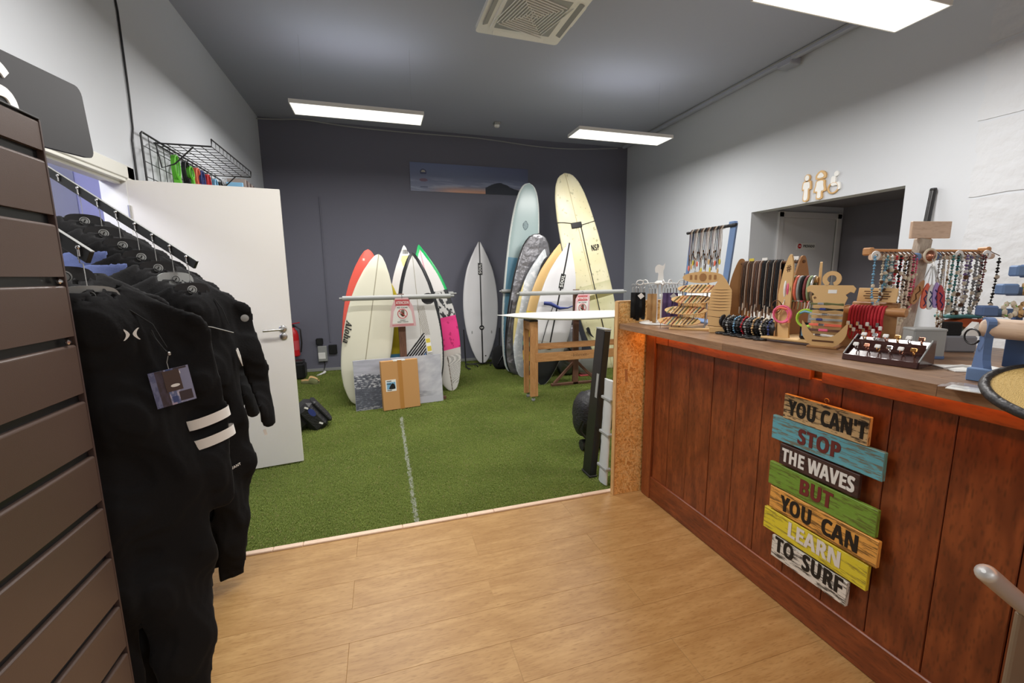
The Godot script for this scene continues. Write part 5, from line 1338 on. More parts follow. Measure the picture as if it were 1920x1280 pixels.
	for k in 22:
		var row := PackedVector3Array()
		for s in 14:
			var a := TAU * s / 14
			var w := 1.0 + 0.35 * nn.get_noise_2d(k * 0.16, s * 0.3)
			row.append(Vector3(cos(a) * 0.016 * w, 0.008 + 0.72 * k / 21.0, -sin(a) * 0.055 * (1.0 + 0.1 * nn.get_noise_1d(k * 0.2))))
		rows.append(row)
	var wg := G.new(); wg.grid(rows, true); wg.fan(rows[21]); wg.fan(rows[0], true)
	part("wrap", wg.mesh(), M.wrap, t, Vector3.ZERO, Bw)
	for k in 3: part("tape_band", boxm(Vector3(0.042, 0.02, 0.125), 0.004), M.grey_plastic, t, Bw * Vector3(0, 0.12 + 0.24 * k, 0), Bw)
	# things behind the white door
	t = thing("backpack", "black sports bag with white lettering and a blue patch lying by the white door", "bag", Vector3(-0.70, 0.0, -4.33), 0.25)
	var Bb := Basis(Vector3.BACK, 0.62)
	part("body", boxm(Vector3(0.17, 0.30, 0.24), 0.04), M.nylon, t, Vector3(0.0, 0.125, 0), Bb)
	part("pocket", boxm(Vector3(0.05, 0.26, 0.20), 0.02), M.nylon, t, Vector3(0.085, 0.17, 0.0), Bb)
	part("second_bag", boxm(Vector3(0.13, 0.24, 0.22), 0.035), M.black_plastic, t, Vector3(-0.14, 0.13, 0.0), Bb)
	part("blue_patch", prismm(oval(0.05, 0.09, 14), 0.004, 0.002), M.blue_cord, t, Vector3(-0.005, 0.185, 0.121), Bb)
	for p in [[0.065, 0.07], [-0.05, 0.235], [-0.13, 0.24]]: part("white_print", boxm(Vector3(0.035, 0.016, 0.002)), M.paint_white, t, Vector3(p[0], p[1], 0.122), Basis(Vector3.BACK, -0.5))
	t = thing("fire_extinguisher", "red fire extinguisher half hidden behind the edge of the white door", "extinguisher", Vector3(-1.265, 0.28, -6.90))
	part("cylinder", lathem([Vector2(0, 0), Vector2(0.06, 0.0), Vector2(0.07, 0.02), Vector2(0.07, 0.32), Vector2(0.05, 0.38), Vector2(0.025, 0.41), Vector2(0.025, 0.43), Vector2(0, 0.43)], 22), M.fire_red, t)
	part("valve", boxm(Vector3(0.05, 0.05, 0.05), 0.01), M.black_plastic, t, Vector3(0, 0.45, 0)); part("lever", boxm(Vector3(0.12, 0.012, 0.025), 0.004), M.fire_red, t, Vector3(0.04, 0.49, 0), Basis(Vector3.BACK, 0.15))
	part("hose", tubem([Vector3(0.03, 0.45, 0), Vector3(0.10, 0.40, 0.02), Vector3(0.105, 0.2, 0.02), Vector3(0.085, 0.06, 0.02)], 0.011, 8), M.black_plastic, t)
	part("label", lathem([Vector2(0.0708, 0.10), Vector2(0.0708, 0.24)], 22), M.red_print, t)
	part("wall_bracket", boxm(Vector3(0.05, 0.12, 0.08), 0.004), M.black_metal, t, Vector3(0, 0.25, -0.09))
	t = thing("gear_crate", "black gear standing under the fire extinguisher by the white door", "bag", Vector3(-1.20, 0, -6.62))
	part("body", boxm(Vector3(0.22, 0.24, 0.22), 0.03), M.black_plastic, t, Vector3(0, 0.12, 0))
	part("lid", boxm(Vector3(0.19, 0.03, 0.19), 0.01), M.nylon, t, Vector3(0, 0.25, 0))
	for k in 2:
		t = thing("shoe", ["pale beige sandal lying on its side near the white door", "olive beach shoe lying in front of the beige sandal"][k], "shoe", Vector3(-1.01 + 0.02 * k, 0.0, -6.36 + 0.12 * k), -0.5, "shoes on the grass")
		var o := smooth([Vector2(-0.13, 0), Vector2(-0.10, 0.042), Vector2(0.0, 0.036), Vector2(0.10, 0.05), Vector2(0.14, 0.0), Vector2(0.10, -0.05), Vector2(0.0, -0.036), Vector2(-0.10, -0.042)], 4)
		part("sole", prismm(o, 0.022, 0.022), M.mdf if k == 0 else M.olive, t, Vector3(0, 0.0, 0), Basis(Vector3.RIGHT, -PI / 2))
		var ur := []
		for r in 7:
			var row := PackedVector3Array()
			for s in 10:
				var a := PI * s / 9
				row.append(Vector3(0.01 + 0.115 * r / 6.0, 0.022 + sin(a) * 0.06 * sqrt(1.0 - pow(r / 6.2, 2)), -cos(a) * 0.046 * sqrt(1.0 - pow(r / 6.6, 2))))
			ur.append(row)
		var ug := G.new(); ug.grid(ur); part("upper", ug.mesh(), M.mdf if k == 0 else M.olive, t)
	t = thing("paper_scrap", "crumpled white tissue on the grass by the dark wall", "paper", Vector3(-0.93, 0.006, -6.78), 0.4)
	part("fold", boxm(Vector3(0.12, 0.012, 0.06), 0.004), M.paint_white, t, Vector3.ZERO, Basis(Vector3.BACK, 0.3)); part("fold", boxm(Vector3(0.05, 0.03, 0.05), 0.01), M.paint_white, t, Vector3(0.06, 0.02, 0.0), Basis(Vector3.BACK, 0.6))

# wire basket and hanging leashes on the left wall
func wire_rack() -> void:
	var t := thing("wire_rack", "black wire grid with a basket shelf above the open white door", "rack", Vector3(LEFT + 0.02, 0, 0))
	var g := G.new()
	var x := 0.012
	g.tube([Vector3(x, 1.85, -3.60), Vector3(x, 2.385, -3.60), Vector3(x, 2.40, -3.62), Vector3(x, 2.40, -5.12), Vector3(x, 2.385, -5.14), Vector3(x, 1.85, -5.14)], 0.007, 8)
	part("frame", g.mesh(), M.black_metal, t)
	for k in 14: part("wire", tubem([Vector3(x, 1.86, -3.70 - 0.105 * k), Vector3(x, 2.40, -3.70 - 0.105 * k)], 0.0028, 5), M.black_metal, t)
	for k in 5: part("wire", tubem([Vector3(x + 0.004, 2.31 - 0.10 * k, -3.60), Vector3(x + 0.004, 2.31 - 0.10 * k, -5.14)], 0.0028, 5), M.black_metal, t)
	# shelf
	var z0 := -3.78; var z1 := -4.78; var xs := 0.36; var y := 2.375
	part("shelf_frame", tubem([Vector3(x, y, z0), Vector3(xs, y, z0), Vector3(xs + 0.004, y + 0.05, z0), Vector3(xs + 0.004, y + 0.05, z1), Vector3(xs, y, z1), Vector3(x, y, z1)], 0.006, 6, true), M.black_metal, t)
	for k in 11: 
		var zz := lerpf(z0, z1, (k + 1) / 12.0)
		part("shelf_wire", tubem([Vector3(x, y, zz), Vector3(xs, y, zz), Vector3(xs + 0.004, y + 0.05, zz)], 0.0026, 5), M.black_metal, t)
	for k in 6: part("shelf_wire", tubem([Vector3(lerpf(x, xs, k / 5.0), y, z0), Vector3(lerpf(x, xs, k / 5.0), y, z1)], 0.0032, 5), M.black_metal, t)
	for zz in [-3.80, -4.76]: part("shelf_brace", tubem([Vector3(x, y, zz), Vector3(x + 0.02, y - 0.16, zz), Vector3(x + 0.10, y - 0.13, zz), Vector3(0.24, y - 0.004, zz)], 0.005, 6), M.black_metal, t)
	var cols := [[M.green_print, -3.96, 0.17, "lime green leash"], [M.black_plastic, -4.14, 0.15, "black leash"], [M.green_print, -4.22, 0.10, "short lime green leash"], [M.orange_print, -4.36, 0.15, "coral leash"], [M.blue_cord, -4.46, 0.17, "navy leash"], [M.fire_red, -4.60, 0.19, "red leash"], [M.sky_print, -4.78, 0.17, "pale blue leash"], [M.black_plastic, -4.92, 0.16, "black leash"], [M.nylon, -5.06, 0.17, "charcoal leash"]]
	for k in cols.size():
		var q: Array = cols[k]
		var o := thing("leash", "%s hanging on the wire grid, %s" % [q[3], ["nearest the door frame", "between the two lime ones", "beside the coral one", "next to the short lime one", "between the coral and red ones", "beside the pale blue one", "next to the red one", "left of the charcoal one", "farthest along the grid"][k]], "leash", Vector3(LEFT + 0.075, 2.345 - (0.0 if q[2] > 0.12 else 0.02), q[1]), 0.0, "leashes on the wire grid")
		var L: float = q[2]
		part("hook", tubem([Vector3(-0.05, 0.0, 0), Vector3(0.0, 0.0, 0), Vector3(0.02, 0.012, 0)], 0.003, 5), M.steel, o)
		for j in 3:
			var pts := []
			for i in 16:
				var a := TAU * i / 16
				pts.append(Vector3(0.012 * j - 0.01 + 0.006 * sin(a), -L / 2 - 0.005 + cos(a) * L / 2, sin(a) * (0.045 + 0.008 * j)))
			part("coil", tubem(pts, 0.0065, 6, true), q[0], o)
		part("cuff", boxm(Vector3(0.05, 0.16, 0.02), 0.006), q[0], o, Vector3(0.01, -L - 0.06, 0.0), Basis(Vector3.BACK, 0.1))
	# cards and packs farther along
	for k in 15:
		var o := thing("accessory_pack", "slim dark accessory pack hanging in the row along the grey wall", "pack", Vector3(LEFT + 0.03, 2.42, -5.28 - 0.062 * k), 0.0, "slim packs in a row on the wall")
		part("pack", boxm(Vector3(0.17, 0.30 - 0.004 * k, 0.022), 0.004), M.edge_brown if k % 2 else M.card_grey, o, Vector3(0.10, -0.12, 0))
		part("hook", tubem([Vector3(-0.03, 0.03, 0), Vector3(0.14, 0.035, 0)], 0.003, 5), M.steel, o)
	var s := thing("accessory_pack", "pale straw-coloured pack at the far end of the wall row", "pack", Vector3(LEFT + 0.03, 2.42, -6.35))
	for j in 7: part("straw_strip", boxm(Vector3(0.17, 0.18, 0.006), 0.002), M.mdf, s, Vector3(0.10, -0.10, 0.02 - 0.03 * j), Basis(Vector3.RIGHT, rng.randf_range(-0.5, 0.5)))
	s = thing("accessory_pack", "tan cardboard pack hanging below the wire basket", "pack", Vector3(LEFT + 0.03, 2.30, -5.10))
	part("pack", boxm(Vector3(0.20, 0.16, 0.03), 0.004), M.card, s, Vector3(0.12, -0.04, 0))
	s = thing("accessory_pack", "blue pack hanging between the tan pack and the row of slim packs", "pack", Vector3(LEFT + 0.03, 2.36, -5.20))
	part("pack", boxm(Vector3(0.15, 0.22, 0.022), 0.004), M.sky_print, s, Vector3(0.10, -0.07, 0))

# ------------------------------------------------------------------ displays on the counter
func at_counter(x: float, z: float) -> Vector3:
	return Vector3(x, WT, z)
func ring_mesh(rx: float, ry: float, tube: float, k := 18, seg := 6) -> ArrayMesh:
	var pts := []
	for i in k: pts.append(Vector3(0, sin(TAU * i / k) * ry, cos(TAU * i / k) * rx))
	return tubem(pts, tube, seg, true)

func displays() -> void:
	var face := -PI / 2
	# --- white carousel with wrist straps
	var o := at_counter(1.60, -2.205)
	var t := thing("strap_carousel", "white wire carousel with a white bird shape on top, holding wrist straps", "display", o, -0.6)
	part("plate", lathem([Vector2(0, 0.012), Vector2(0.095, 0.012), Vector2(0.112, 0.006), Vector2(0.112, 0), Vector2(0, 0)], 28), M.white_plastic, t)
	for s in [-1, 1]: part("pole", tubem([Vector3(s * 0.012, 0.01, 0), Vector3(s * 0.012, 0.245, 0)], 0.004, 8), M.white_metal, t)
	part("hub", lathem([Vector2(0, 0.235), Vector2(0.03, 0.235), Vector2(0.034, 0.245), Vector2(0.02, 0.256), Vector2(0, 0.258)], 18), M.white_plastic, t)
	var bird := smooth([Vector2(-0.012, 0.25), Vector2(-0.012, 0.30), Vector2(-0.028, 0.305), Vector2(-0.03, 0.335), Vector2(-0.012, 0.352), Vector2(0.012, 0.345), Vector2(0.024, 0.358), Vector2(0.022, 0.33), Vector2(0.016, 0.31), Vector2(0.018, 0.25)], 5)
	part("bird_shape", prismm(bird, 0.006, 0.003), M.white_plastic, t)
	for k in 5:
		var a := TAU * k / 5 + 0.2
		var d := Vector3(cos(a), 0, sin(a))
		var pts := [Vector3(0, 0.245, 0), d * 0.10 + Vector3(0, 0.24, 0)]
		for j in 9: pts.append(d * (0.125 - 0.022 * cos(TAU * j / 8.0)) + Vector3(0, 0.247 + 0.014 * sin(TAU * j / 8.0), 0))
		part("arm", tubem(pts, 0.0032, 6), M.white_metal, t)
	var kinds := [[M.black_plastic, "black", Vector3(-0.115, 0.232, 0.02), 5], [M.mdf, "cream", Vector3(-0.035, 0.228, 0.085), 3], [M.purple, "purple", Vector3(0.066, 0.232, 0.062), 5]]
	for q in kinds:
		for k in q[3]:
			var off := Vector3(0.016 * (k - q[3] / 2.0), 0, -0.004 * (k % 2))
			var s := thing("wrist_strap", "%s wrist strap hanging from the white wire carousel" % q[1], "strap", o + Basis(Vector3.UP, -0.6) * (q[2] + off), -2.1 + 0.3 * sin(k * 2.1), q[1] + " wrist straps on the carousel")
			var L: float = 0.155 + 0.008 * (k % 3)
			part("split_ring", ring_mesh(0.007, 0.012, 0.0014, 12, 5), M.steel, s, Vector3(0, -0.005, 0))
			part("clip", boxm(Vector3(0.006, 0.028, 0.006), 0.001), M.steel, s, Vector3(0, -0.03, 0))
			var g := G.new()
			var pr := []
			for j in 15:
				var a := TAU * j / 14.0
				pr.append(Vector3(sin(a) * 0.014 * (0.3 + 0.7 * (1 - cos(a)) / 2), -0.045 - L / 2 * (1 - cos(a)), 0))
			var rows := []
			for p in pr: rows.append(PackedVector3Array([p + Vector3(0, 0, 0.010), p - Vector3(0, 0, 0.010)]))
			g.grid(rows)
			for p in pr.size(): rows[p] = PackedVector3Array([rows[p][1], rows[p][0]])
			g.grid(rows)
			part("webbing", g.mesh(), q[0], s)
			if k == 3: part("paper_tag", boxm(Vector3(0.028, 0.028, 0.001)), M.paint_white, s, Vector3(0.014, -0.065, 0.0), Basis(Vector3.UP, PI / 2) * Basis(Vector3.BACK, 0.7))
	# --- tiers of oval boards with cord bracelets
	o = at_counter(1.62, -1.93)
	t = thing("bracelet_display", "wooden display of four oval tiers under an oval top plate, laid with cord bracelets", "display", o, -PI / 4)
	part("base", boxm(Vector3(0.22, 0.012, 0.15), 0.002), M.mdf, t, Vector3(0.0, 0.006, 0.02))
	for s in [-1, 1]:
		var side := PackedVector2Array([Vector2(-0.09, 0.012), Vector2(0.07, 0.012), Vector2(-0.07, 0.30), Vector2(-0.085, 0.30)])
		part("side_panel", prismm(side, 0.005, 0.0025), M.acrylic_grey, t, Vector3(s * 0.062, 0, 0), Basis(Vector3.UP, -PI / 2))
	part("top_plate", prismm(oval(0.205, 0.062, 28), 0.004, 0.002), M.mdf, t, Vector3(0.035, 0.275, -0.04), Basis(Vector3.RIGHT, -0.12))
	part("top_emblem", prismm(oval(0.036, 0.044, 18), 0.001, 0.0032), M.mdf_dark, t, Vector3(0.035, 0.2755, -0.0400), Basis(Vector3.RIGHT, -0.12))
	for k in 4: part("top_cut", prismm(rrect(0.012, 0.026, 0.003), 0.001, 0.0032), M.mdf_dark, t, Vector3(0.035 + [-0.06, -0.035, 0.035, 0.06][k], 0.2755, -0.040), Basis(Vector3.RIGHT, -0.12))
	var br := [["maroon", c8(128, 58, 58)], ["salmon", c8(222, 150, 132)], ["olive", c8(120, 124, 70)], ["brown", c8(92, 56, 40)], ["sage green", c8(150, 170, 130)], ["turquoise", c8(112, 160, 166)], ["orange", c8(228, 156, 92)], ["grey", c8(130, 130, 136)], ["ivory", c8(226, 214, 190)]]
	for q in br: mat("cord_" + String(q[0]).replace(" ", "_"), q[1], 0.7)
	var tier_names := ["topmost", "second", "third", "lowest"]
	var proto: Node3D
	for k in 4:
		var c := Vector3(0.02 - 0.028 * k, 0.215 - 0.057 * k, -0.012 + 0.026 * k)
		var B := Basis(Vector3.RIGHT, -0.95)
		part("tier", prismm(oval(0.215, 0.072, 28), 0.004, 0.002), M.mdf, t, c, B)
		for j in 9:
			var lx := -0.078 + 0.0195 * j
			var col: Array = br[(j * 4 + k * 2) % 9]
			var W := t.transform * Transform3D(B, c)
			var half := 0.030 * sqrt(1.0 - pow(lx / 0.106, 2))
			var s := thing("cord_bracelet", "%s cord bracelet across the %s oval tier" % [col[0], tier_names[k]], "bracelet", Vector3.ZERO, 0.0, "cord bracelets on the oval tiers")
			s.transform = W * Transform3D(Basis(), Vector3(lx, 0, 0))
			part("cord", tubem([Vector3(-0.014, -half - 0.004, -0.002), Vector3(-0.012, -half, 0.0045), Vector3(0.012, half, 0.0045), Vector3(0.014, half + 0.004, -0.002)], 0.0026, 6), M["cord_" + String(col[0]).replace(" ", "_")], s)
			part("bead", boxm(Vector3(0.006, 0.010, 0.004), 0.0015), M.steel if j % 3 == 0 else M.mdf_dark, s, Vector3(0, 0, 0.0065), Basis(Vector3.BACK, -0.4))
			if (j + k) % 3 == 0: part("loose_end", tubem([Vector3(-0.014, -half - 0.004, -0.002), Vector3(-0.016, -half - 0.006, -0.03), Vector3(-0.02, -half - 0.01, -0.05)], 0.0012, 5), M.char, s)
	# --- blue frame with cord necklaces behind
	o = at_counter(1.90, -2.125)
	t = thing("necklace_stand", "tall pale blue frame hung with dark cord necklaces behind the oval tiers", "display", o, face)
	part("leg", boxm(Vector3(0.022, 0.56, 0.012), 0.002), M.blue_wood, t, Vector3(-0.178, 0.282, 0.03), Basis(Vector3.RIGHT, -0.06) * Basis(Vector3.BACK, -0.03))
	part("leg", boxm(Vector3(0.042, 0.57, 0.014), 0.002), M.blue_wood, t, Vector3(0.150, 0.287, 0.03), Basis(Vector3.RIGHT, -0.06) * Basis(Vector3.BACK, -0.05))
	part("top_block", boxm(Vector3(0.045, 0.03, 0.022), 0.003), M.blue_wood, t, Vector3(0.155, 0.565, 0.012))
	part("bar", tubem([Vector3(-0.20, 0.548, 0.025), Vector3(0.19, 0.558, 0.025)], 0.009, 8), M.nylon, t)
	part("foot", boxm(Vector3(0.34, 0.012, 0.12), 0.003), M.blue_wood, t, Vector3(0, 0.006, 0.0))
	var tones := [[M.char, "brown"], [M.nylon, "black"], [M.neoprene_grey, "grey"], [M.driftwood, "beige"]]
	var pend := [M.orange_print, M.red_cord, M.mdf, M.yellow_print, M.sky_print, M.steel]
	for k in 22:
		var q: Array = tones[(k * 7) % 4]
		var s := thing("cord_necklace", "%s cord necklace looped over the pale blue frame's bar" % q[1], "necklace", o + Basis(Vector3.UP, face) * Vector3(-0.150 + 0.0122 * k, 0.555, 0.03), face, q[1] + " necklaces on the pale blue frame")
		var L := 0.21 + 0.035 * sin(k * 1.7)
		var w := 0.004
		part("cord", tubem([Vector3(-w, -0.012, -0.012), Vector3(-w, 0.009, 0.0), Vector3(-w, -0.01, 0.012), Vector3(-w * 1.4 + 0.002 * sin(k), -L * 0.6, 0.014), Vector3(0, -L, 0.014), Vector3(w * 1.4, -L * 0.55, 0.013), Vector3(w, -0.01, 0.012), Vector3(w, 0.009, 0.0)], 0.0019, 5), q[0], s)
		part("knot", boxm(Vector3(0.005, 0.012, 0.005), 0.0015), M.char, s, Vector3(0.0, -L * 0.72, 0.014))
		if k % 3 != 1:
			var g := G.new(); g.ball(Vector3(0, -L - 0.016, 0.014), Vector3(0.008, 0.018, 0.004), 8)
			part("pendant", g.mesh(), pend[k % 6], s)
	# --- wooden tower of stacked plates, cut like a little surfboard
	o = at_counter(1.63, -1.755)
	t = thing("wooden_tower", "pale wooden surfboard-shaped tower of overlapping plates", "display", o, -PI / 4 - 0.1)
	var wof := func(y: float) -> float: return 0.102 * pow(maxf(sin(PI * clampf(y / 0.58 + 0.28, 0, 1)), 0.001), 0.8)
	part("foot", boxm(Vector3(0.075, 0.028, 0.07), 0.002), M.mdf, t, Vector3(0, 0.014, 0))
	for k in 10:
		var y0: float = [0.028, 0.075, 0.108, 0.123, 0.138, 0.153, 0.168, 0.183, 0.198, 0.213][k]; var y1: float = [0.078, 0.112, 0.128, 0.143, 0.158, 0.173, 0.188, 0.203, 0.218, 0.288][k]
		var w0: float = wof.call(y0); var w1: float = wof.call(y1) if k < 9 else 0.004
		var p := [Vector2(-w0 / 2, y0), Vector2(-w0 * 0.2, y0), Vector2(-w0 * 0.12, y0 - 0.007), Vector2(w0 * 0.12, y0 - 0.007), Vector2(w0 * 0.2, y0), Vector2(w0 / 2, y0)]
		if k == 9: p += [Vector2(0.034, y0 + 0.022), Vector2(0.019, y0 + 0.05), Vector2(0, y1), Vector2(-0.019, y0 + 0.05), Vector2(-0.034, y0 + 0.022)]
		else: p += [Vector2(w1 / 2, y1), Vector2(-w1 / 2, y1)]
		part("plate", prismm(PackedVector2Array(p), 0.005, 0.026 - 0.0045 * k), M.mdf, t, Vector3.ZERO, Basis(Vector3.RIGHT, -0.10))
		part("band", tubem([Vector3(-w0 * 0.52, y0 + 0.004, 0.029 - 0.0045 * k), Vector3(0, y0 + 0.001, 0.031 - 0.0045 * k), Vector3(w0 * 0.52, y0 + 0.003, 0.029 - 0.0045 * k)], 0.0014, 5), M.char, t, Vector3.ZERO, Basis(Vector3.RIGHT, -0.10))
	# --- rod of long brown necklaces between wooden ends
	o = at_counter(1.86, -1.70)
	t = thing("necklace_stand", "wooden stand with a rod crowded with long brown and grey cord necklaces", "display", o, face)
	var sb := smooth([Vector2(-0.055, 0.0), Vector2(-0.06, 0.12), Vector2(-0.048, 0.25), Vector2(-0.02, 0.35), Vector2(0, 0.372), Vector2(0.02, 0.35), Vector2(0.048, 0.25), Vector2(0.06, 0.12), Vector2(0.055, 0.0)], 5, false)
	part("end_board", prismm(sb, 0.008, 0.004), M.mdf_dark, t, Vector3(-0.165, 0.0, 0.0), Basis(Vector3.UP, 0.9)); part("end_board", prismm(sb, 0.008, 0.004), M.mdf_dark, t, Vector3(0.185, 0.0, 0.0), Basis(Vector3.UP, PI / 2))
	part("rod", tubem([Vector3(-0.175, 0.345, 0), Vector3(0.195, 0.345, 0)], 0.007, 8), M.char, t)
	part("foot", boxm(Vector3(0.40, 0.01, 0.13), 0.002), M.mdf, t, Vector3(0.01, 0.005, 0))
	for k in 3:
		var s := thing("price_label", "small white price label on top of the brown necklace rod, %s" % ["nearest the wooden tower", "in the middle", "nearest the surfboard-shaped stand"][k], "label", o + Basis(Vector3.UP, face) * Vector3([-0.10, -0.02, 0.15][k], 0.357, 0.0), face, "labels on the necklace rod")
		part("card", boxm(Vector3(0.03, 0.018, 0.003), 0.0005), M.paint_white if k else M.yellow_print, s, Vector3(0, 0.004, 0))
		part("clip", boxm(Vector3(0.006, 0.01, 0.006), 0.001), M.steel, s, Vector3(0, -0.006, 0))
	for k in 24:
		var q: Array = [[M.char, "brown"], [M.brown_wood, "dull brown"], [M.neoprene_grey, "dark grey"]][0 if k < 7 else (1 if k < 13 else 2)]
		var s := thing("cord_necklace", "long %s cord necklace hanging on the crowded wooden rod" % q[1], "necklace", o + Basis(Vector3.UP, face) * Vector3(-0.145 + 0.0098 * k, 0.352, 0.0), face, "long " + q[1] + " necklaces on the wooden rod")
		var L := 0.235 + 0.02 * sin(k * 2.3)
		part("cord", tubem([Vector3(0.0, -L * 0.9, -0.014), Vector3(0, -0.01, -0.012), Vector3(0, 0.004, 0.0), Vector3(0, -0.01, 0.012), Vector3(0.002 * sin(k), -L * 0.5, 0.016), Vector3(0.0, -L, 0.014)], 0.0042, 6), q[0], s)
		part("second_strand", tubem([Vector3(0.004, 0.003, 0.004), Vector3(0.005, -0.012, 0.015), Vector3(0.004, -L * 0.6, 0.020), Vector3(0.002, -L * 0.97, 0.016)], 0.0022, 5), tones[k % 4][0], s)
		part("pendant", boxm(Vector3(0.008, 0.04, 0.005), 0.001), M.char if k % 2 else M.driftwood, s, Vector3(0.0, -L - 0.018, 0.014), Basis(Vector3.BACK, 0.1 * sin(k * 3.0)))
	# small beaded set at the far end of that rod
	for k in 5:
		var s := thing("charm_necklace", "dark beaded charm necklace at the end of the wooden rod beside the surfboard-shaped stand", "necklace", o + Basis(Vector3.UP, face) * Vector3(0.108 + 0.014 * k, 0.352, 0.0), face, "dark beaded necklaces at the rod's end")
		part("strand", beads([Vector3(0, 0.004, 0), Vector3(0, -0.01, 0.012), Vector3(0, -0.09 - 0.01 * (k % 3), 0.016)], 0.0026, 0.006), M.nylon, s).set_meta("kind", "stuff")
		var g := G.new(); g.ball(Vector3(0, -0.105 - 0.01 * (k % 3), 0.016), Vector3(0.009, 0.011, 0.006), 8); part("pendant", g.mesh(), M.char if k % 2 else M.red_cord, s)
	# --- black roll of dark bracelets in front of it
	o = at_counter(1.66, -1.585)
	t = thing("bracelet_roll", "black velvet roll threaded with bead bracelets below the brown necklaces", "display", o, face + 0.15)
	part("roll", tubem([Vector3(-0.135, 0.046, 0), Vector3(-0.125, 0.046, 0), Vector3(0.125, 0.046, 0), Vector3(0.135, 0.046, 0)], [0.028, 0.037, 0.037, 0.028], 16), M.nylon, t)
	part("base", boxm(Vector3(0.28, 0.01, 0.09), 0.003), M.black_plastic, t, Vector3(0, 0.005, 0))
	part("knob", lathem([Vector2(0, 0.012), Vector2(0.03, 0.006), Vector2(0.034, 0), Vector2(0.03, -0.006), Vector2(0, -0.012)], 14), M.nylon, t, Vector3(-0.145, 0.06, 0), Basis(Vector3.BACK, PI / 2))
	var cols := [M.nylon, M.foam_grey, M.neoprene_grey, M.sky_print, M.nylon, M.red_cord, M.foam_grey, M.black_plastic, M.mdf, M.neoprene_grey, M.cord_ivory, M.black_plastic, M.blue_cord]
	var cname := ["black", "pale grey", "charcoal", "pale blue", "black", "red", "pale grey", "jet black", "tan", "charcoal", "ivory", "jet black", "navy"]
	for k in 13:
		var s := thing("bead_bracelet", "%s bead bracelet round the black velvet roll" % cname[k], "bracelet", o + Basis(Vector3.UP, face + 0.15) * Vector3(-0.115 + 0.019 * k, 0.046, 0), face + 0.15, cname[k] + " bracelets round the black roll")
		var pts := []
		for i in 17: pts.append(Vector3(0.003 * sin(k * 5.0 + i), sin(TAU * i / 16) * 0.043, cos(TAU * i / 16) * 0.043))
		part("beads", beads(pts, 0.0058, 0.0112), cols[k], s).set_meta("kind", "stuff")
		if k % 3 == 1: part("silver_bead", boxm(Vector3(0.012, 0.012, 0.008), 0.003), M.chrome, s, Vector3(0, 0.033, 0.033), Basis(Vector3.RIGHT, -PI / 4))
	for k in 6:
		var s := thing("bead_bracelet", "dark bracelet lying loose in front of the black velvet roll", "bracelet", o + Vector3(-0.065, 0.006, -0.11 + 0.045 * k), 0.3 * k, "loose dark bracelets before the roll")
		part("band", tubem(arc(Vector3.ZERO, 0.024, 0, TAU, 14, Vector3.RIGHT, Vector3(0, 0, 1)).slice(0, 14), 0.005, 6, true), M.black_plastic, s)
		part("bead", boxm(Vector3(0.012, 0.010, 0.010), 0.003), M.steel if k % 2 else M.neoprene_grey, s, Vector3(0.024, 0.001, 0))
	# --- surfboard-shaped stand with rings of bright bracelets
	o = at_counter(1.70, -1.385)
	t = thing("bracelet_stand", "wooden stand with two surfboard-shaped ends and a rod of bright bracelets", "display", o, face + 0.25)
	part("base", boxm(Vector3(0.24, 0.009, 0.15), 0.002), M.mdf, t, Vector3(0.01, 0.014, 0.0)); part("base_rim", boxm(Vector3(0.245, 0.009, 0.155), 0.002), M.edge_brown, t, Vector3(0.01, 0.0045, 0.0))
	var s1 := smooth([Vector2(-0.05, 0.0), Vector2(-0.036, 0.06), Vector2(-0.032, 0.16), Vector2(-0.022, 0.29), Vector2(0, 0.355), Vector2(0.022, 0.29), Vector2(0.032, 0.16), Vector2(0.040, 0.06), Vector2(0.05, 0.0)], 5, false)
	var pb := part("end_board", prismm(s1, 0.008, 0.004), M.mdf, t, Vector3(-0.06, 0.018, 0.02), Basis(Vector3.UP, -0.25) * Basis(Vector3.BACK, -0.08))
	part("end_board", prismm(s1, 0.008, 0.004), M.mdf, t, Vector3(0.062, 0.018, -0.02), Basis(Vector3.UP, -1.1) * Basis.from_scale(Vector3(0.9, 0.9, 1)))
	part("side_board", prismm(s1, 0.006, 0.003), M.mdf_dark, t, Vector3(-0.085, 0.018, 0.0), Basis(Vector3.UP, -1.2) * Basis.from_scale(Vector3(0.75, 0.82, 1)))
	text("#", 0.028, M.char, pb, Vector3(0.002, 0.295, 0.004), Basis(Vector3.BACK, 0.3), 0.001)
	part("strap_ring", ring_mesh(0.02, 0.026, 0.002, 16, 5), M.char, t, Vector3(-0.075, 0.15, 0.03), Basis(Vector3.UP, PI / 2))
	part("rod", tubem([Vector3(-0.06, 0.265, 0.0), Vector3(0.065, 0.265, 0.0)], 0.012, 10), M.mdf, t)
	var bc := [["white", M.paint_white], ["pink", M.pink_bright], ["olive", M.olive], ["coral", M.orange_print], ["grey", M.foam_grey], ["black and white", M.neoprene_grey], ["maroon", M.cord_maroon], ["sage", M.cord_sage_green], ["silver", M.steel]]
	for k in 9:
		var s := thing("thread_bracelet", "%s thread bracelet on the rod of the surfboard-shaped stand" % bc[k][0], "bracelet", o + Basis(Vector3.UP, face + 0.25) * Vector3(-0.046 + 0.0125 * k, 0.226, 0.0), face + 0.25, "bright bracelets on the surfboard-shaped stand")
		part("loop", ring_mesh(0.030, 0.052, 0.0055, 18, 6), bc[k][1], s)
		part("thread_tail", tubem([Vector3(0, -0.05, 0.012), Vector3(0.002, -0.07, 0.016), Vector3(-0.002, -0.085, 0.012)], 0.002, 5), bc[(k + 3) % 9][1], s)
		part("knot", boxm(Vector3(0.011, 0.011, 0.010), 0.003), bc[(k + 5) % 9][1], s, Vector3(0, -0.048, 0.014))
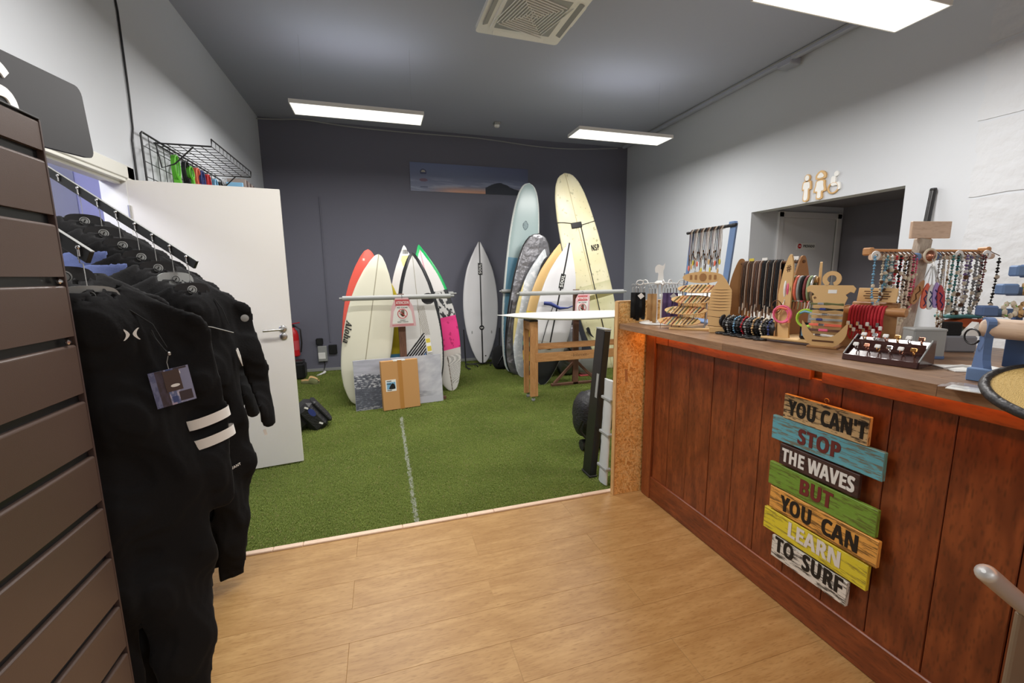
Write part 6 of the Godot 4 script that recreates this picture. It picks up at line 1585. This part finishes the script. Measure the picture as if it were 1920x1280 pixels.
	for k in 2:
		var s := thing("hair_band", ["coral pink net band hanging on the near wooden end", "lime and blue net band hanging in the middle of the stand"][k], "band", o + Basis(Vector3.UP, face + 0.25) * Vector3([-0.045, 0.05][k], [0.115, 0.105][k], 0.045), face + 0.25)
		var g := G.new()
		for j in 3: g.tube(arc(Vector3(0.003 * j, 0.002 * j, 0.002 * j), 0.030 + 0.003 * j, 0, TAU, 18).slice(0, 18), 0.0045, 6, true)
		part("band", g.mesh(), M.pink_bright if k == 0 else M.lime, s); part("strap", tubem([Vector3(-0.03, 0.02, 0), Vector3(0.0, 0.032, 0.008), Vector3(0.034, 0.026, 0.002), Vector3(0.036, -0.03, 0.004)], 0.005, 6), M.orange_print if k == 0 else M.sky_print, s)
		part("hook", tubem([Vector3(0, 0.03, 0), Vector3(0, 0.07, -0.02), Vector3(0.012, 0.085, -0.035)], 0.0016, 5), M.steel, s)
	t = thing("blue_case", "small dark blue reflective case standing on the base of the surfboard-shaped stand", "case", o + Vector3(0.0, 0.0185, 0.055), face + 0.5)
	part("case", boxm(Vector3(0.06, 0.07, 0.03), 0.006), M.black_gloss, t, Vector3(0, 0.035, 0)); part("lens", boxm(Vector3(0.035, 0.04, 0.002), 0.0005), M.sky_print, t, Vector3(-0.005, 0.035, 0.0155))

# little balls strung along a line
func beads(pts: Array, r: float, step: float, wob := 0.25) -> ArrayMesh:
	var g := G.new()
	var carry := 0.0
	var k := 0
	for i in pts.size() - 1:
		var a: Vector3 = pts[i]; var b: Vector3 = pts[i + 1]
		var L := (b - a).length()
		var d := carry
		while d < L:
			var p := a.lerp(b, d / L)
			var rr := r * (1.0 + wob * sin(k * 2.39))
			# an octahedral bead, smooth enough at this size
			var P := [Vector3(rr, 0, 0), Vector3(-rr, 0, 0), Vector3(0, rr, 0), Vector3(0, -rr, 0), Vector3(0, 0, rr), Vector3(0, 0, -rr)]
			var base := g.v.size()
			for q in P: g.put(p + q, q.normalized(), Vector2(q.x, q.y))
			for f in [[0, 2, 4], [4, 2, 1], [1, 2, 5], [5, 2, 0], [4, 3, 0], [1, 3, 4], [5, 3, 1], [0, 3, 5]]: g.tri3(base + f[0], base + f[1], base + f[2])
			d += step; k += 1
		carry = d - L
	return g.mesh()

func displays_far() -> void:
	var face := -PI / 2
	# --- anchor-shaped board wrapped with bracelets
	var o := at_counter(1.66, -1.235)
	var t := thing("anchor_display", "pale wooden anchor-shaped board wrapped with thin bracelets", "display", o, face + 0.45)
	var lean := Basis(Vector3.RIGHT, -0.16)
	var body := smooth([Vector2(-0.045, 0.03), Vector2(-0.05, 0.10), Vector2(-0.05, 0.17), Vector2(-0.058, 0.20), Vector2(-0.05, 0.21)], 3, false)
	for p in [Vector2(-0.064, 0.222), Vector2(-0.075, 0.218), Vector2(-0.08, 0.235), Vector2(-0.07, 0.247), Vector2(-0.022, 0.247), Vector2(0.022, 0.247), Vector2(0.07, 0.247), Vector2(0.08, 0.235), Vector2(0.075, 0.218), Vector2(0.064, 0.222), Vector2(0.05, 0.21), Vector2(0.058, 0.20), Vector2(0.05, 0.17), Vector2(0.05, 0.10), Vector2(0.045, 0.03)]: body.append(p)
	part("board", prismm(body, 0.007, 0.0035), M.mdf, t, Vector3(0, 0.0, 0.0), lean)
	var rg := G.new()
	var ring_o := arc(Vector3(0, 0.272, 0), 0.031, -1.2, PI + 1.2, 18); var ring_i := arc(Vector3(0, 0.272, 0), 0.015, -1.2, PI + 1.2, 18)
	for k in 18:
		rg.prism(PackedVector2Array([Vector2(ring_o[k].x, ring_o[k].y), Vector2(ring_o[k + 1].x, ring_o[k + 1].y), Vector2(ring_i[k + 1].x, ring_i[k + 1].y), Vector2(ring_i[k].x, ring_i[k].y)]), 0.007, 0.0035)
	part("ring", rg.mesh(), M.mdf, t, Vector3.ZERO, lean)
	var fl := PackedVector2Array()
	for p in smooth([Vector2(-0.074, 0.105), Vector2(-0.07, 0.05), Vector2(-0.042, 0.012), Vector2(0, 0.0), Vector2(0.042, 0.012), Vector2(0.07, 0.05), Vector2(0.074, 0.105)], 4, false): fl.append(p)
	for p in smooth([Vector2(0.05, 0.07), Vector2(0.028, 0.048), Vector2(0, 0.043), Vector2(-0.028, 0.048), Vector2(-0.05, 0.07)], 4, false): fl.append(p)
	part("fluke", prismm(fl, 0.008, 0.012), M.mdf, t)
	part("foot", boxm(Vector3(0.10, 0.008, 0.11), 0.002), M.mdf_dark, t, Vector3(0, 0.004, -0.03))
	part("slot", boxm(Vector3(0.07, 0.006, 0.002)), M.char, t, Vector3(0.0, 0.028, 0.0125))
	part("price_sticker", boxm(Vector3(0.028, 0.014, 0.001)), M.paint_white, t, lean * Vector3(0.008, 0.222, 0.004), lean)
	text("+", 0.016, M.char, t, lean * Vector3(-0.047, 0.196, 0.004), lean, 0.001)
	var wr := [["dark green", M.olive], ["charcoal", M.nylon], ["silver and beige", M.driftwood], ["white and grey", M.foam_grey], ["coral and brown", M.orange_print], ["pink-buckled brown", M.brown_wood], ["pearl white", M.paint_white]]
	for k in 7:
		var y := 0.172 - 0.0205 * k
		var s := thing("wrap_bracelet", "%s bracelet stretched across the anchor-shaped board" % wr[k][0], "bracelet", Vector3.ZERO, 0.0, "bracelets on the anchor board")
		s.transform = t.transform * Transform3D(lean, Vector3(0, y, 0.004))
		var g := G.new()
		for j in 3: g.tube([Vector3(-0.052, 0.003 * (j - 1), -0.005), Vector3(-0.051, 0.003 * (j - 1), 0.002), Vector3(0, 0.004 * sin(j * 2.0 + k), 0.005), Vector3(0.051, 0.003 * (j - 1), 0.002), Vector3(0.052, 0.003 * (j - 1), -0.005)], 0.0021, 5)
		part("strands", g.mesh(), wr[k][1], s)
		part("charm", boxm(Vector3(0.020 if k != 5 else 0.03, 0.010, 0.006), 0.002), M.chrome if k % 2 == 0 else (M.pink_bright if k == 5 else M.blue_cord), s, Vector3(-0.018 + 0.008 * (k % 3), 0, 0.007))
	# --- wooden rolls with red bracelets
	o = at_counter(1.80, -1.175)
	t = thing("bracelet_stand", "wooden stand of two thick rolls tied with red bracelets, a text card behind", "display", o, face + 0.2)
	for s in [-1, 1]:
		part("leg", prismm(smooth([Vector2(-0.04, 0), Vector2(-0.022, 0.05), Vector2(-0.02, 0.12), Vector2(-0.014, 0.16), Vector2(0.014, 0.16), Vector2(0.02, 0.12), Vector2(0.022, 0.05), Vector2(0.04, 0)], 4, false), 0.012, 0.006), M.mdf_dark, t, Vector3(s * 0.068, 0, 0), Basis(Vector3.UP, 0.5))
		part("roll_end", tubem([Vector3(s * 0.055, 0.145, 0.0), Vector3(s * 0.115, 0.145, 0.0)], 0.0165, 14), M.pine, t)
	part("roll", tubem([Vector3(-0.06, 0.145, 0), Vector3(0.06, 0.145, 0)], 0.014, 12), M.pine, t)
	part("upper_roll", tubem([Vector3(-0.07, 0.165, -0.045), Vector3(0.075, 0.165, -0.045)], 0.013, 12), M.mdf_dark, t)
	var cd := part("text_card", boxm(Vector3(0.125, 0.055, 0.005), 0.001), M.mdf, t, Vector3(0.01, 0.205, -0.03), Basis(Vector3.RIGHT, -0.2))
	for k in 4: part("text_line", boxm(Vector3(0.085 - 0.012 * (k % 2), 0.0035, 0.001)), M.char, cd, Vector3(0.0, 0.014 - 0.009 * k, 0.003))
	for k in 11:
		var s := thing("red_bracelet", "red cord bracelet knotted round the thick wooden roll", "bracelet", o + Basis(Vector3.UP, face + 0.2) * Vector3(-0.052 + 0.0105 * k, 0.118, 0.0), face + 0.2, "red bracelets on the wooden rolls")
		part("loop", ring_mesh(0.023, 0.046, 0.0048, 16, 6), M.red_cord, s)
		part("tail", tubem([Vector3(0, -0.04, 0.01), Vector3(0.004 * sin(k), -0.065, 0.02), Vector3(0.006 * cos(k * 2.0), -0.085, 0.012)], 0.0028, 5), M.red_cord, s)
		part("charm", boxm(Vector3(0.011, 0.016, 0.006), 0.002), M.chrome if k % 2 else M.paint_white, s, Vector3(0, -0.022 - 0.012 * (k % 3), 0.026))
	# --- brown stepped tray of rings
	o = at_counter(1.59, -0.965)
	t = thing("ring_tray", "dark brown acrylic stepped tray holding two rows of metal rings", "display", o, face + 0.22)
	part("lower_step", boxm(Vector3(0.19, 0.006, 0.06), 0.001), M.acrylic_brown, t, Vector3(0, 0.026, 0.03), Basis(Vector3.RIGHT, 0.5)); part("upper_step", boxm(Vector3(0.19, 0.006, 0.05), 0.001), M.acrylic_brown, t, Vector3(0, 0.060, -0.02), Basis(Vector3.RIGHT, 0.35))
	part("front_lip", boxm(Vector3(0.195, 0.02, 0.005), 0.001), M.acrylic_brown, t, Vector3(0, 0.010, 0.066), Basis(Vector3.RIGHT, -0.4)); part("riser", boxm(Vector3(0.19, 0.03, 0.004), 0.001), M.acrylic_brown, t, Vector3(0, 0.052, 0.008))
	part("back", boxm(Vector3(0.19, 0.07, 0.005), 0.001), M.acrylic_brown, t, Vector3(0, 0.035, -0.05)); part("floor_plate", boxm(Vector3(0.195, 0.005, 0.125), 0.001), M.acrylic_brown, t, Vector3(0, 0.005, 0.005))
	for s in [-1, 1]:
		part("side", prismm(PackedVector2Array([Vector2(-0.052, 0), Vector2(0.066, 0), Vector2(0.062, 0.018), Vector2(-0.03, 0.078), Vector2(-0.052, 0.078)]), 0.004, 0.002), M.acrylic_brown, t, Vector3(s * 0.0985, 0, 0), Basis(Vector3.UP, -PI / 2))
		part("clear_edge", boxm(Vector3(0.004, 0.004, 0.11), 0.001), M.grey_plastic, t, Vector3(s * 0.0985, 0.05, 0.017), Basis(Vector3.RIGHT, 0.575))
	var km := [M.chrome, M.brass, M.copper]
	var kn := ["silver", "gold", "copper"]
	for r in 2:
		for k in 6:
			var m: int = (k * 2 + r) % 3
			var s := thing("ring", "%s ring with a square face in the %s row of the brown tray" % [kn[m], ["front", "back"][r]], "ring", o + Basis(Vector3.UP, face + 0.22) * Vector3(-0.075 + 0.03 * k, 0.044 if r == 0 else 0.074, 0.032 if r == 0 else -0.02), face + 0.22 + 0.2 * sin(k * 3.0), "%s rings, %s row of the tray" % [kn[m], ["front", "back"][r]])
			part("band", ring_mesh(0.0095, 0.0095, 0.0018, 12, 5), km[m], s)
			part("face", boxm(Vector3(0.016, 0.013, 0.005), 0.002), km[m] if k % 2 else M.paint_white, s, Vector3(0.0, 0.009, 0.006), Basis(Vector3.RIGHT, -0.5))
	# --- driftwood tree of shell necklaces
	o = at_counter(1.995, -1.165)
	var TW := -0.20
	t = thing("necklace_tree", "driftwood post with a long necklace bar and a blank board on top", "display", o, TW)
	part("post", boxm(Vector3(0.055, 0.42, 0.03), 0.004, Vector3.ZERO, Vector2(0.1, 0.1)), M.driftwood, t, Vector3(0.014, 0.21, 0), Basis(Vector3.BACK, -0.10))
	part("upper_post", boxm(Vector3(0.03, 0.10, 0.024), 0.004), M.pine, t, Vector3(0.045, 0.40, -0.005), Basis(Vector3.BACK, -0.2))
	part("board", boxm(Vector3(0.168, 0.064, 0.012), 0.002), M.strip_wood, t, Vector3(0.055, 0.452, 0.004), Basis(Vector3.BACK, 0.0))
	part("bar", tubem([Vector3(-0.20, 0.350, 0.02), Vector3(0.318, 0.350, 0.02)], 0.0115, 12), M.strip_wood, t)
	part("rear_rod", tubem([Vector3(-0.19, 0.378, -0.02), Vector3(0.318, 0.372, -0.02)], 0.005, 8), M.pine, t)
	for s in [-0.185, 0.318]: part("rod_end", boxm(Vector3(0.02, 0.03, 0.04), 0.005), M.pine, t, Vector3(s, 0.372, -0.008))
	for s in [-0.195, 0.155, 0.275]: part("shell_disc", lathem([Vector2(0.006, 0.004), Vector2(0.017, 0.004), Vector2(0.018, 0), Vector2(0.006, 0)], 14), M.paint_white, t, Vector3(s, 0.355, 0.034), Basis(Vector3.RIGHT, PI / 2))
	part("base", boxm(Vector3(0.2, 0.02, 0.14), 0.004), M.driftwood, t, Vector3(0.0, 0.01, -0.02))
	part("shell_buckle", lathem([Vector2(0, 0.016), Vector2(0.014, 0.012), Vector2(0.022, 0.004), Vector2(0.024, 0), Vector2(0, 0)], 18), M.copper, t, Vector3(0.03, 0.352, 0.034), Basis(Vector3.RIGHT, PI / 2)); part("buckle_rim", tubem(arc(Vector3(0.03, 0.352, 0.037), 0.025, 0, TAU, 20).slice(0, 20), 0.0045, 6, true), M.cord_ivory, t)
	for s in [-1, 1]: part("blue_wrap", tubem([Vector3(0.03 + s * 0.032, 0.350, 0.02), Vector3(0.03 + s * 0.055, 0.350, 0.02)], 0.0145, 12), M.blue_wood, t)
	# [place, drop, colour, name, bead radius, width]
	var nk := [[-0.262, 0.23, M.sky_print, "turquoise bead", 0.0075, 0.032], [-0.232, 0.20, M.cord_ivory, "ivory shell", 0.0075, 0.014], [-0.208, 0.19, M.cord_turquoise, "blue-green bead", 0.008, 0.014], [-0.182, 0.21, M.paint_white, "white shell", 0.009, 0.014], [-0.155, 0.24, M.red_cord, "coral red bead", 0.0075, 0.014], [-0.130, 0.30, M.neoprene_grey, "grey stone", 0.0085, 0.016], [-0.105, 0.32, M.driftwood, "beige shell", 0.008, 0.014], [-0.082, 0.29, M.brown_wood, "brown seed", 0.008, 0.014], [-0.06, 0.26, M.pink_bright, "pink bead", 0.006, 0.010],
		[0.095, 0.20, M.foam_grey, "pale grey bead", 0.007, 0.012], [0.125, 0.34, M.cord_ivory, "long ivory shell", 0.0055, 0.014], [0.152, 0.36, M.driftwood, "long beige bead", 0.005, 0.012], [0.178, 0.24, M.teal, "teal bead", 0.008, 0.016], [0.205, 0.29, M.nylon, "long black bead", 0.0055, 0.012], [0.232, 0.31, M.paint_white, "long white shell", 0.0095, 0.016], [0.258, 0.22, M.purple, "lilac bead", 0.008, 0.012], [0.285, 0.33, M.acrylic_grey, "smoky stone", 0.0085, 0.022], [0.315, 0.30, M.foam_grey, "silver-grey stone", 0.008, 0.014], [0.345, 0.22, M.cord_maroon, "maroon bead", 0.0065, 0.012], [0.388, 0.31, M.black_plastic, "glossy black bead", 0.0085, 0.050]]
	var TB := Basis(Vector3.UP, TW)
	for q in nk:
		var s := thing("bead_necklace", "%s necklace hanging from the driftwood post's bar" % q[3], "necklace", o + TB * Vector3(0.03 + (q[0] - 0.03) * 0.72, 0.350, 0.02), TW, "necklaces on the driftwood bar")
		var w: float = q[5] * 0.8; var L: float = q[1] * 0.8
		var pts := []
		for i in 25:
			var u := i / 24.0
			var a := PI * u
			var px := -cos(a) * w * 0.9; var sag := pow(sin(a), 0.55)
			pts.append(Vector3(px, 0.0 - L * sag, 0.022 - 0.004 * sin(a)))
		part("beads", beads(pts, q[4] * 0.85, q[4] * 1.45, 0.3), q[2], s).set_meta("kind", "stuff")
		part("cord_over", tubem([Vector3(-w * 0.9, 0.0, 0.022), Vector3(-w * 0.5, 0.019, 0.0), Vector3(w * 0.5, 0.019, 0.0), Vector3(w * 0.9, 0.0, 0.022)], 0.0016, 5), M.char, s)
		if int(q[1] * 100) % 3 == 0:
			var g := G.new(); g.ball(Vector3(0, -L - 0.012, 0.02), Vector3(0.014, 0.016, 0.006), 10); part("pendant", g.mesh(), M.cord_ivory, s)
		var mix := []
		for i in range(3, 24, 4): mix.append(pts[i] + Vector3(0, 0, 0.003))
		var mg := G.new()
		for p in mix: mg.ball(p, Vector3(1, 1, 0.8) * q[4] * 1.05, 6)
		part("accent_beads", mg.mesh(), M.cord_ivory if q[2] != M.cord_ivory and q[2] != M.paint_white else M.char, s).set_meta("kind", "stuff")
	var fg := G.new()
	for k in 14: fg.ball(Vector3(cos(TAU * k / 14) * 0.018, sin(TAU * k / 14) * 0.018, 0), Vector3(0.006, 0.006, 0.004), 6)
	var sh := thing("shell_pendant", "round fan of pale shells hanging low beside the driftwood post", "pendant", o + TB * Vector3(0.11, 0.055, 0.05), TW)
	part("shells", fg.mesh(), M.cord_ivory, sh).set_meta("kind", "stuff"); part("middle", lathem([Vector2(0, 0.006), Vector2(0.012, 0.004), Vector2(0.014, 0), Vector2(0, 0)], 14), M.driftwood, sh, Vector3.ZERO, Basis(Vector3.RIGHT, PI / 2)); part("thread", tubem([Vector3(0, 0.02, 0), Vector3(-0.01, 0.18, -0.01), Vector3(-0.012, 0.30, -0.015)], 0.0012, 5), M.char, sh)
	# little board-shaped key rings on the hub
	var kb := [["orange wooden", M.pine, -0.022, 0.215, 0.5], ["coral", M.orange_print, 0.008, 0.20, 0.1], ["white and blue", M.paint_white, 0.026, 0.197, -0.03], ["lilac", M.purple_light, 0.044, 0.203, -0.12], ["magenta red", M.red_print, 0.060, 0.193, -0.22]]
	for q in kb:
		var s := thing("key_ring", "%s surfboard-shaped key ring hanging at the middle of the driftwood bar" % q[0], "key ring", o + TB * Vector3(0.03, 0.30, 0.05), TW, "surfboard key rings on the driftwood post")
		var B := Basis(Vector3.BACK, float(q[4]) * -0.8)
		var at := Vector3(float(q[2]) - 0.03, float(q[3]) - 0.30, 0.004 + 0.004 * kb.find(q))
		part("board", prismm(smooth([Vector2(0, 0.050), Vector2(0.013, 0.024), Vector2(0.016, -0.008), Vector2(0.010, -0.044), Vector2(-0.010, -0.044), Vector2(-0.016, -0.008), Vector2(-0.013, 0.024)], 4), 0.004, 0.002), q[1], s, at, B)
		part("wave_print", tubem([Vector3(-0.007, 0.022, 0.003), Vector3(0.004, 0.008, 0.003), Vector3(-0.006, -0.010, 0.003), Vector3(0.005, -0.026, 0.003), Vector3(-0.002, -0.038, 0.003)], 0.002, 5), M.blue_cord if q[0] != "orange wooden" else M.char, s, at, B)
		part("chain", tubem([at + B * Vector3(0, 0.048, 0), Vector3(0, 0.03, 0.002), Vector3(0, 0.05, -0.01)], 0.002, 5), M.steel, s)
	# --- blue brackets with a fabric tube, cowrie rows behind, and a bag
	o = at_counter(1.555, -0.722)
	t = thing("bracelet_tube_stand", "pale blue wooden stand carrying a thick pinkish white tube at the counter's near end", "display", o, face + 0.12)
	part("foot_board", boxm(Vector3(0.60, 0.035, 0.02), 0.002), M.blue_wood, t, Vector3(0.29, 0.0175, 0.03))
	for s in [0.0, 0.50]: part("bracket", prismm(smooth([Vector2(-0.055, 0.0), Vector2(0.05, 0.0), Vector2(0.018, 0.05), Vector2(0.012, 0.11), Vector2(0.022, 0.155), Vector2(-0.024, 0.16), Vector2(-0.03, 0.10)], 4), 0.016, 0.008), M.denim, t, Vector3(s + 0.005, 0.005, -0.01), Basis(Vector3.UP, -1.0))
	part("back_board", boxm(Vector3(0.07, 0.10, 0.012), 0.002), M.denim, t, Vector3(0.06, 0.085, -0.06))
	part("tube", tubem([Vector3(-0.012, 0.140, -0.02), Vector3(-0.004, 0.140, -0.02), Vector3(0.55, 0.140, -0.02), Vector3(0.56, 0.140, -0.02)], [0.02, 0.0265, 0.0265, 0.02], 16), M.strip_wood, t)
	part("elastic_loop", tubem(arc(Vector3(-0.022, 0.115, 0.0), 0.021, 0.2, TAU - 0.4, 16, Vector3(1, 0, 0.5).normalized()), 0.0024, 6), M.black_plastic, t)
	t = thing("plastic_bag", "clear glossy plastic sleeve lying on the worktop before the pale blue stand", "bag", at_counter(1.40, -0.655), face + 0.1)
	var fr := []
	for r in 7:
		var row := PackedVector3Array()
		for c in 9: row.append(Vector3(-0.05 + 0.02 * c, 0.003 + 0.004 * absf(sin(c * 2.1 + r)), 0.045 - 0.013 * r - 0.01 * sin(c * 0.8)))
		fr.append(row)
	var pg := G.new(); pg.grid(fr); part("sleeve", pg.mesh(), M.clear_film, t)
	part("paper", boxm(Vector3(0.12, 0.002, 0.055)), M.paint_white, t, Vector3(0.02, 0.0015, 0.005), Basis(Vector3.UP, 0.15))
	var step_names := ["lowest step", "middle step", "top step"]
	var step_at := [Vector3(2.10, 0.150, -0.985), Vector3(2.13, 0.228, -0.955), Vector3(2.16, 0.292, -0.94)]
	for r in 3:
		var oo: Vector3 = step_at[r]
		t = thing("shell_rack", "pale blue board with white cowrie bracelets, %s behind the tube" % step_names[r], "display", Vector3(oo.x, WT, oo.z), -0.55)
		part("board", boxm(Vector3(0.50, 0.03, 0.016), 0.003), M.denim, t, Vector3(0.26, oo.y - 0.008, -0.004), Basis(Vector3.RIGHT, -0.3))
		part("end_block", boxm(Vector3(0.048, 0.038, 0.04), 0.005), M.blue_wood if r else M.denim, t, Vector3(0.0, oo.y, 0.012))
		part("support", boxm(Vector3(0.025, oo.y, 0.02), 0.003), M.denim, t, Vector3(0.12, oo.y / 2, -0.03))
		for k in 7:
			var s := thing("cowrie_bracelet", "white cowrie shell bracelet on the %s of the pale blue rack" % step_names[r], "bracelet", t.transform * Vector3(0.055 + 0.046 * k, oo.y + 0.006, 0.028), -0.55, "cowrie bracelets on the %s" % step_names[r])
			var g := G.new()
			for j in 9:
				var a := TAU * j / 9
				g.ball(Vector3(cos(a) * 0.018, sin(a) * 0.022, 0.006 * sin(j * 4.0)), Vector3(0.009, 0.011, 0.007), 6)
			part("shells", g.mesh(), [M.cord_ivory, M.mdf, M.paint_white][(k + r) % 3], s).set_meta("kind", "stuff")
			part("cord", ring_mesh(0.02, 0.024, 0.002, 12, 5), M.char if k % 3 else M.green_print, s, Vector3.ZERO, Basis(Vector3.UP, PI / 2))
	t = thing("bag_of_charms", "clear bag of pink and white charms on top of the pale blue rack", "bag", at_counter(2.36, -0.93) + Vector3(0, 0.36, 0), -0.6)
	var cg := G.new(); var cp := G.new()
	for k in 46: (cg if k % 2 else cp).ball(Vector3(rng.randf_range(-0.06, 0.20), rng.randf_range(-0.02, 0.14), rng.randf_range(-0.02, 0.02)), Vector3(0.02, 0.024, 0.012), 8)
	part("white_charms", cg.mesh(), M.cord_ivory, t).set_meta("kind", "stuff"); part("pink_charms", cp.mesh(), M.pink_bright, t).set_meta("kind", "stuff")
	part("bag_film", boxm(Vector3(0.31, 0.21, 0.07), 0.02), M.clear_film, t, Vector3(0.07, 0.06, 0.0))
	part("tray", boxm(Vector3(0.30, 0.01, 0.07), 0.003), M.denim, t, Vector3(0.07, -0.05, 0.0))
	# --- odds and ends on the worktop
	t = thing("grey_box", "plain grey cardboard block beside the ring tray", "box", at_counter(1.775, -0.975), -0.5)
	part("block", boxm(Vector3(0.095, 0.095, 0.06), 0.004), M.foam_grey, t, Vector3(0, 0.05, 0)); part("base_line", boxm(Vector3(0.096, 0.012, 0.061), 0.002), M.denim, t, Vector3(0, 0.006, 0)); part("lid", boxm(Vector3(0.097, 0.010, 0.062), 0.003), M.foam_grey, t, Vector3(0, 0.098, 0))
	t = thing("folding_fan", "orange and teal paper boat shape lying behind the grey block", "ornament", at_counter(2.16, -1.08), -0.4)
	part("orange_fold", prismm(PackedVector2Array([Vector2(-0.04, 0.0), Vector2(0.02, -0.03), Vector2(0.10, 0.004), Vector2(0.0, 0.012)]), 0.05, 0.025), M.orange_deep, t, Vector3(0.0, 0.10, 0)); part("teal_fold", boxm(Vector3(0.13, 0.012, 0.06), 0.004), M.teal, t, Vector3(0.0, 0.118, -0.01)); part("tub", lathem([Vector2(0, 0), Vector2(0.04, 0), Vector2(0.05, 0.05), Vector2(0.052, 0.068), Vector2(0.046, 0.068), Vector2(0.04, 0.01), Vector2(0, 0.01)], 20), M.teal, t)
	t = thing("orange_cone", "coral red folded shape standing behind the driftwood post", "ornament", at_counter(2.03, -1.285), -0.6)
	part("cone", prismm(PackedVector2Array([Vector2(-0.06, 0), Vector2(0.05, 0), Vector2(0.03, 0.11), Vector2(0.0, 0.12)]), 0.05, 0.025), M.orange_print, t); part("ledge", boxm(Vector3(0.15, 0.016, 0.06), 0.003), M.orange_print, t, Vector3(-0.05, 0.05, 0))
	t = thing("tape_roll", "black tape roll on a pale pink box behind the wooden rolls", "tape", at_counter(2.02, -1.37), -0.5)
	part("pink_box", boxm(Vector3(0.12, 0.08, 0.06), 0.004), M.pink_card, t, Vector3(0, 0.04, 0)); part("roll", tubem(arc(Vector3(0.02, 0.06, 0.034), 0.018, 0, TAU, 18).slice(0, 18), 0.011, 8, true), M.black_plastic, t)
	t = thing("card_reader", "small dark grey card stand among white pieces right of the driftwood post", "stand", at_counter(2.02, -1.01), -0.5)
	part("block", boxm(Vector3(0.05, 0.05, 0.03), 0.004), M.neoprene_grey, t, Vector3(-0.02, 0.085, 0)); part("holder", boxm(Vector3(0.10, 0.06, 0.05), 0.006), M.acrylic_grey, t, Vector3(0, 0.03, 0)); part("white_wedge", prismm(PackedVector2Array([Vector2(-0.02, 0), Vector2(0.03, 0), Vector2(0.015, 0.05)]), 0.03, 0.015), M.paint_white, t, Vector3(0.035, 0.06, 0))
	t = thing("white_sheet", "white plastic sheet edge lying under the far side of the pale blue stand", "sheet", at_counter(1.70, -0.80), -0.5)
	part("sheet", boxm(Vector3(0.16, 0.003, 0.10), 0.0008), M.paint_white, t, Vector3(0.0, 0.0015, 0)); part("curl", tubem([Vector3(-0.09, 0.006, 0.02), Vector3(-0.05, 0.016, 0.03), Vector3(-0.01, 0.006, 0.04)], 0.004, 6), M.paint_white, t)
	t = thing("black_pole", "slim black pole leaning on the grey wall behind the driftwood post", "pole", Vector3(4.24, 0.02, -2.40))
	part("shaft", tubem([Vector3(-0.22, 0.0, 0.0), Vector3(0.06, 2.04, -0.03)], 0.022, 10), M.black_plastic, t); part("cap", lathem([Vector2(0, 0.02), Vector2(0.02, 0.018), Vector2(0.024, 0), Vector2(0, -0.01)], 12), M.nylon, t, Vector3(0.06, 2.04, -0.03))
	# --- white cabinet behind the counter
	t = thing("white_cabinet", "white back cabinet standing before the toilet passage behind the counter", "cabinet", Vector3(3.15, 0, -3.25))
	part("carcass", boxm(Vector3(1.2, 1.20, 0.45), 0.004), M.white_metal, t, Vector3(0, 0.60, 0)); part("top", boxm(Vector3(1.24, 0.03, 0.49), 0.004), M.white_plastic, t, Vector3(0, 1.215, 0))
	for s in [-1, 1]:
		var d := part("door", boxm(Vector3(0.585, 1.10, 0.018), 0.003), M.white_plastic, t, Vector3(s * 0.296, 0.62, 0.235)); part("handle", tubem([Vector3(-s * 0.25, -0.06, 0.02), Vector3(-s * 0.25, 0.06, 0.02)], 0.006, 8), M.steel, d)
	# --- straw hat on the worktop's near corner
	t = thing("straw_hat", "straw hat with a black brim edge on the near corner of the worktop", "hat", at_counter(1.375, -0.53) + Vector3(0.0, 0.012, 0), 0.0)
	t.rotation = Vector3(0.10, 0.0, 0.16)
	var hp := []
	for k in 13:
		var rr := 0.20 - 0.0095 * k
		hp.append(Vector2(rr + 0.002, 0.004 + 0.0022 * k)); hp.append(Vector2(rr - 0.004, 0.009 + 0.0022 * k))
	hp.append(Vector2(0.085, 0.05)); hp.append(Vector2(0.08, 0.11)); hp.append(Vector2(0.05, 0.125)); hp.append(Vector2(0.0, 0.125))
	part("brim", lathem([Vector2(0.205, 0.0)] + hp, 48), M.straw, t, Vector3(0.09, 0, 0.09))
	part("brim_edge", tubem(arc(Vector3(0.09, 0.003, 0.09), 0.205, 0, TAU, 48, Vector3.RIGHT, Vector3(0, 0, 1)).slice(0, 48), 0.011, 8, true), M.nylon, t)
	# --- metal tube end and grey panel at the near right
	t = thing("metal_stand", "rounded brushed steel tube with a grey panel beside the counter front", "stand", Vector3(1.25, 0.0, -0.52))
	var a := Vector3(0.014, 0.748, 0.0); var b := Vector3(0.185, 0.623, 0.0)
	var d := (b - a).normalized()
	var tp := [a - d * 0.016, a - d * 0.0135, a - d * 0.008, a, b, b + d * 0.25]
	part("tube", tubem(tp, [0.004, 0.012, 0.0185, 0.0205, 0.0205, 0.0205], 18), M.brushed, t)
	part("panel", boxm(Vector3(0.30, 0.60, 0.012), 0.004), M.panel_beige, t, Vector3(0.33, 0.302, -0.006))
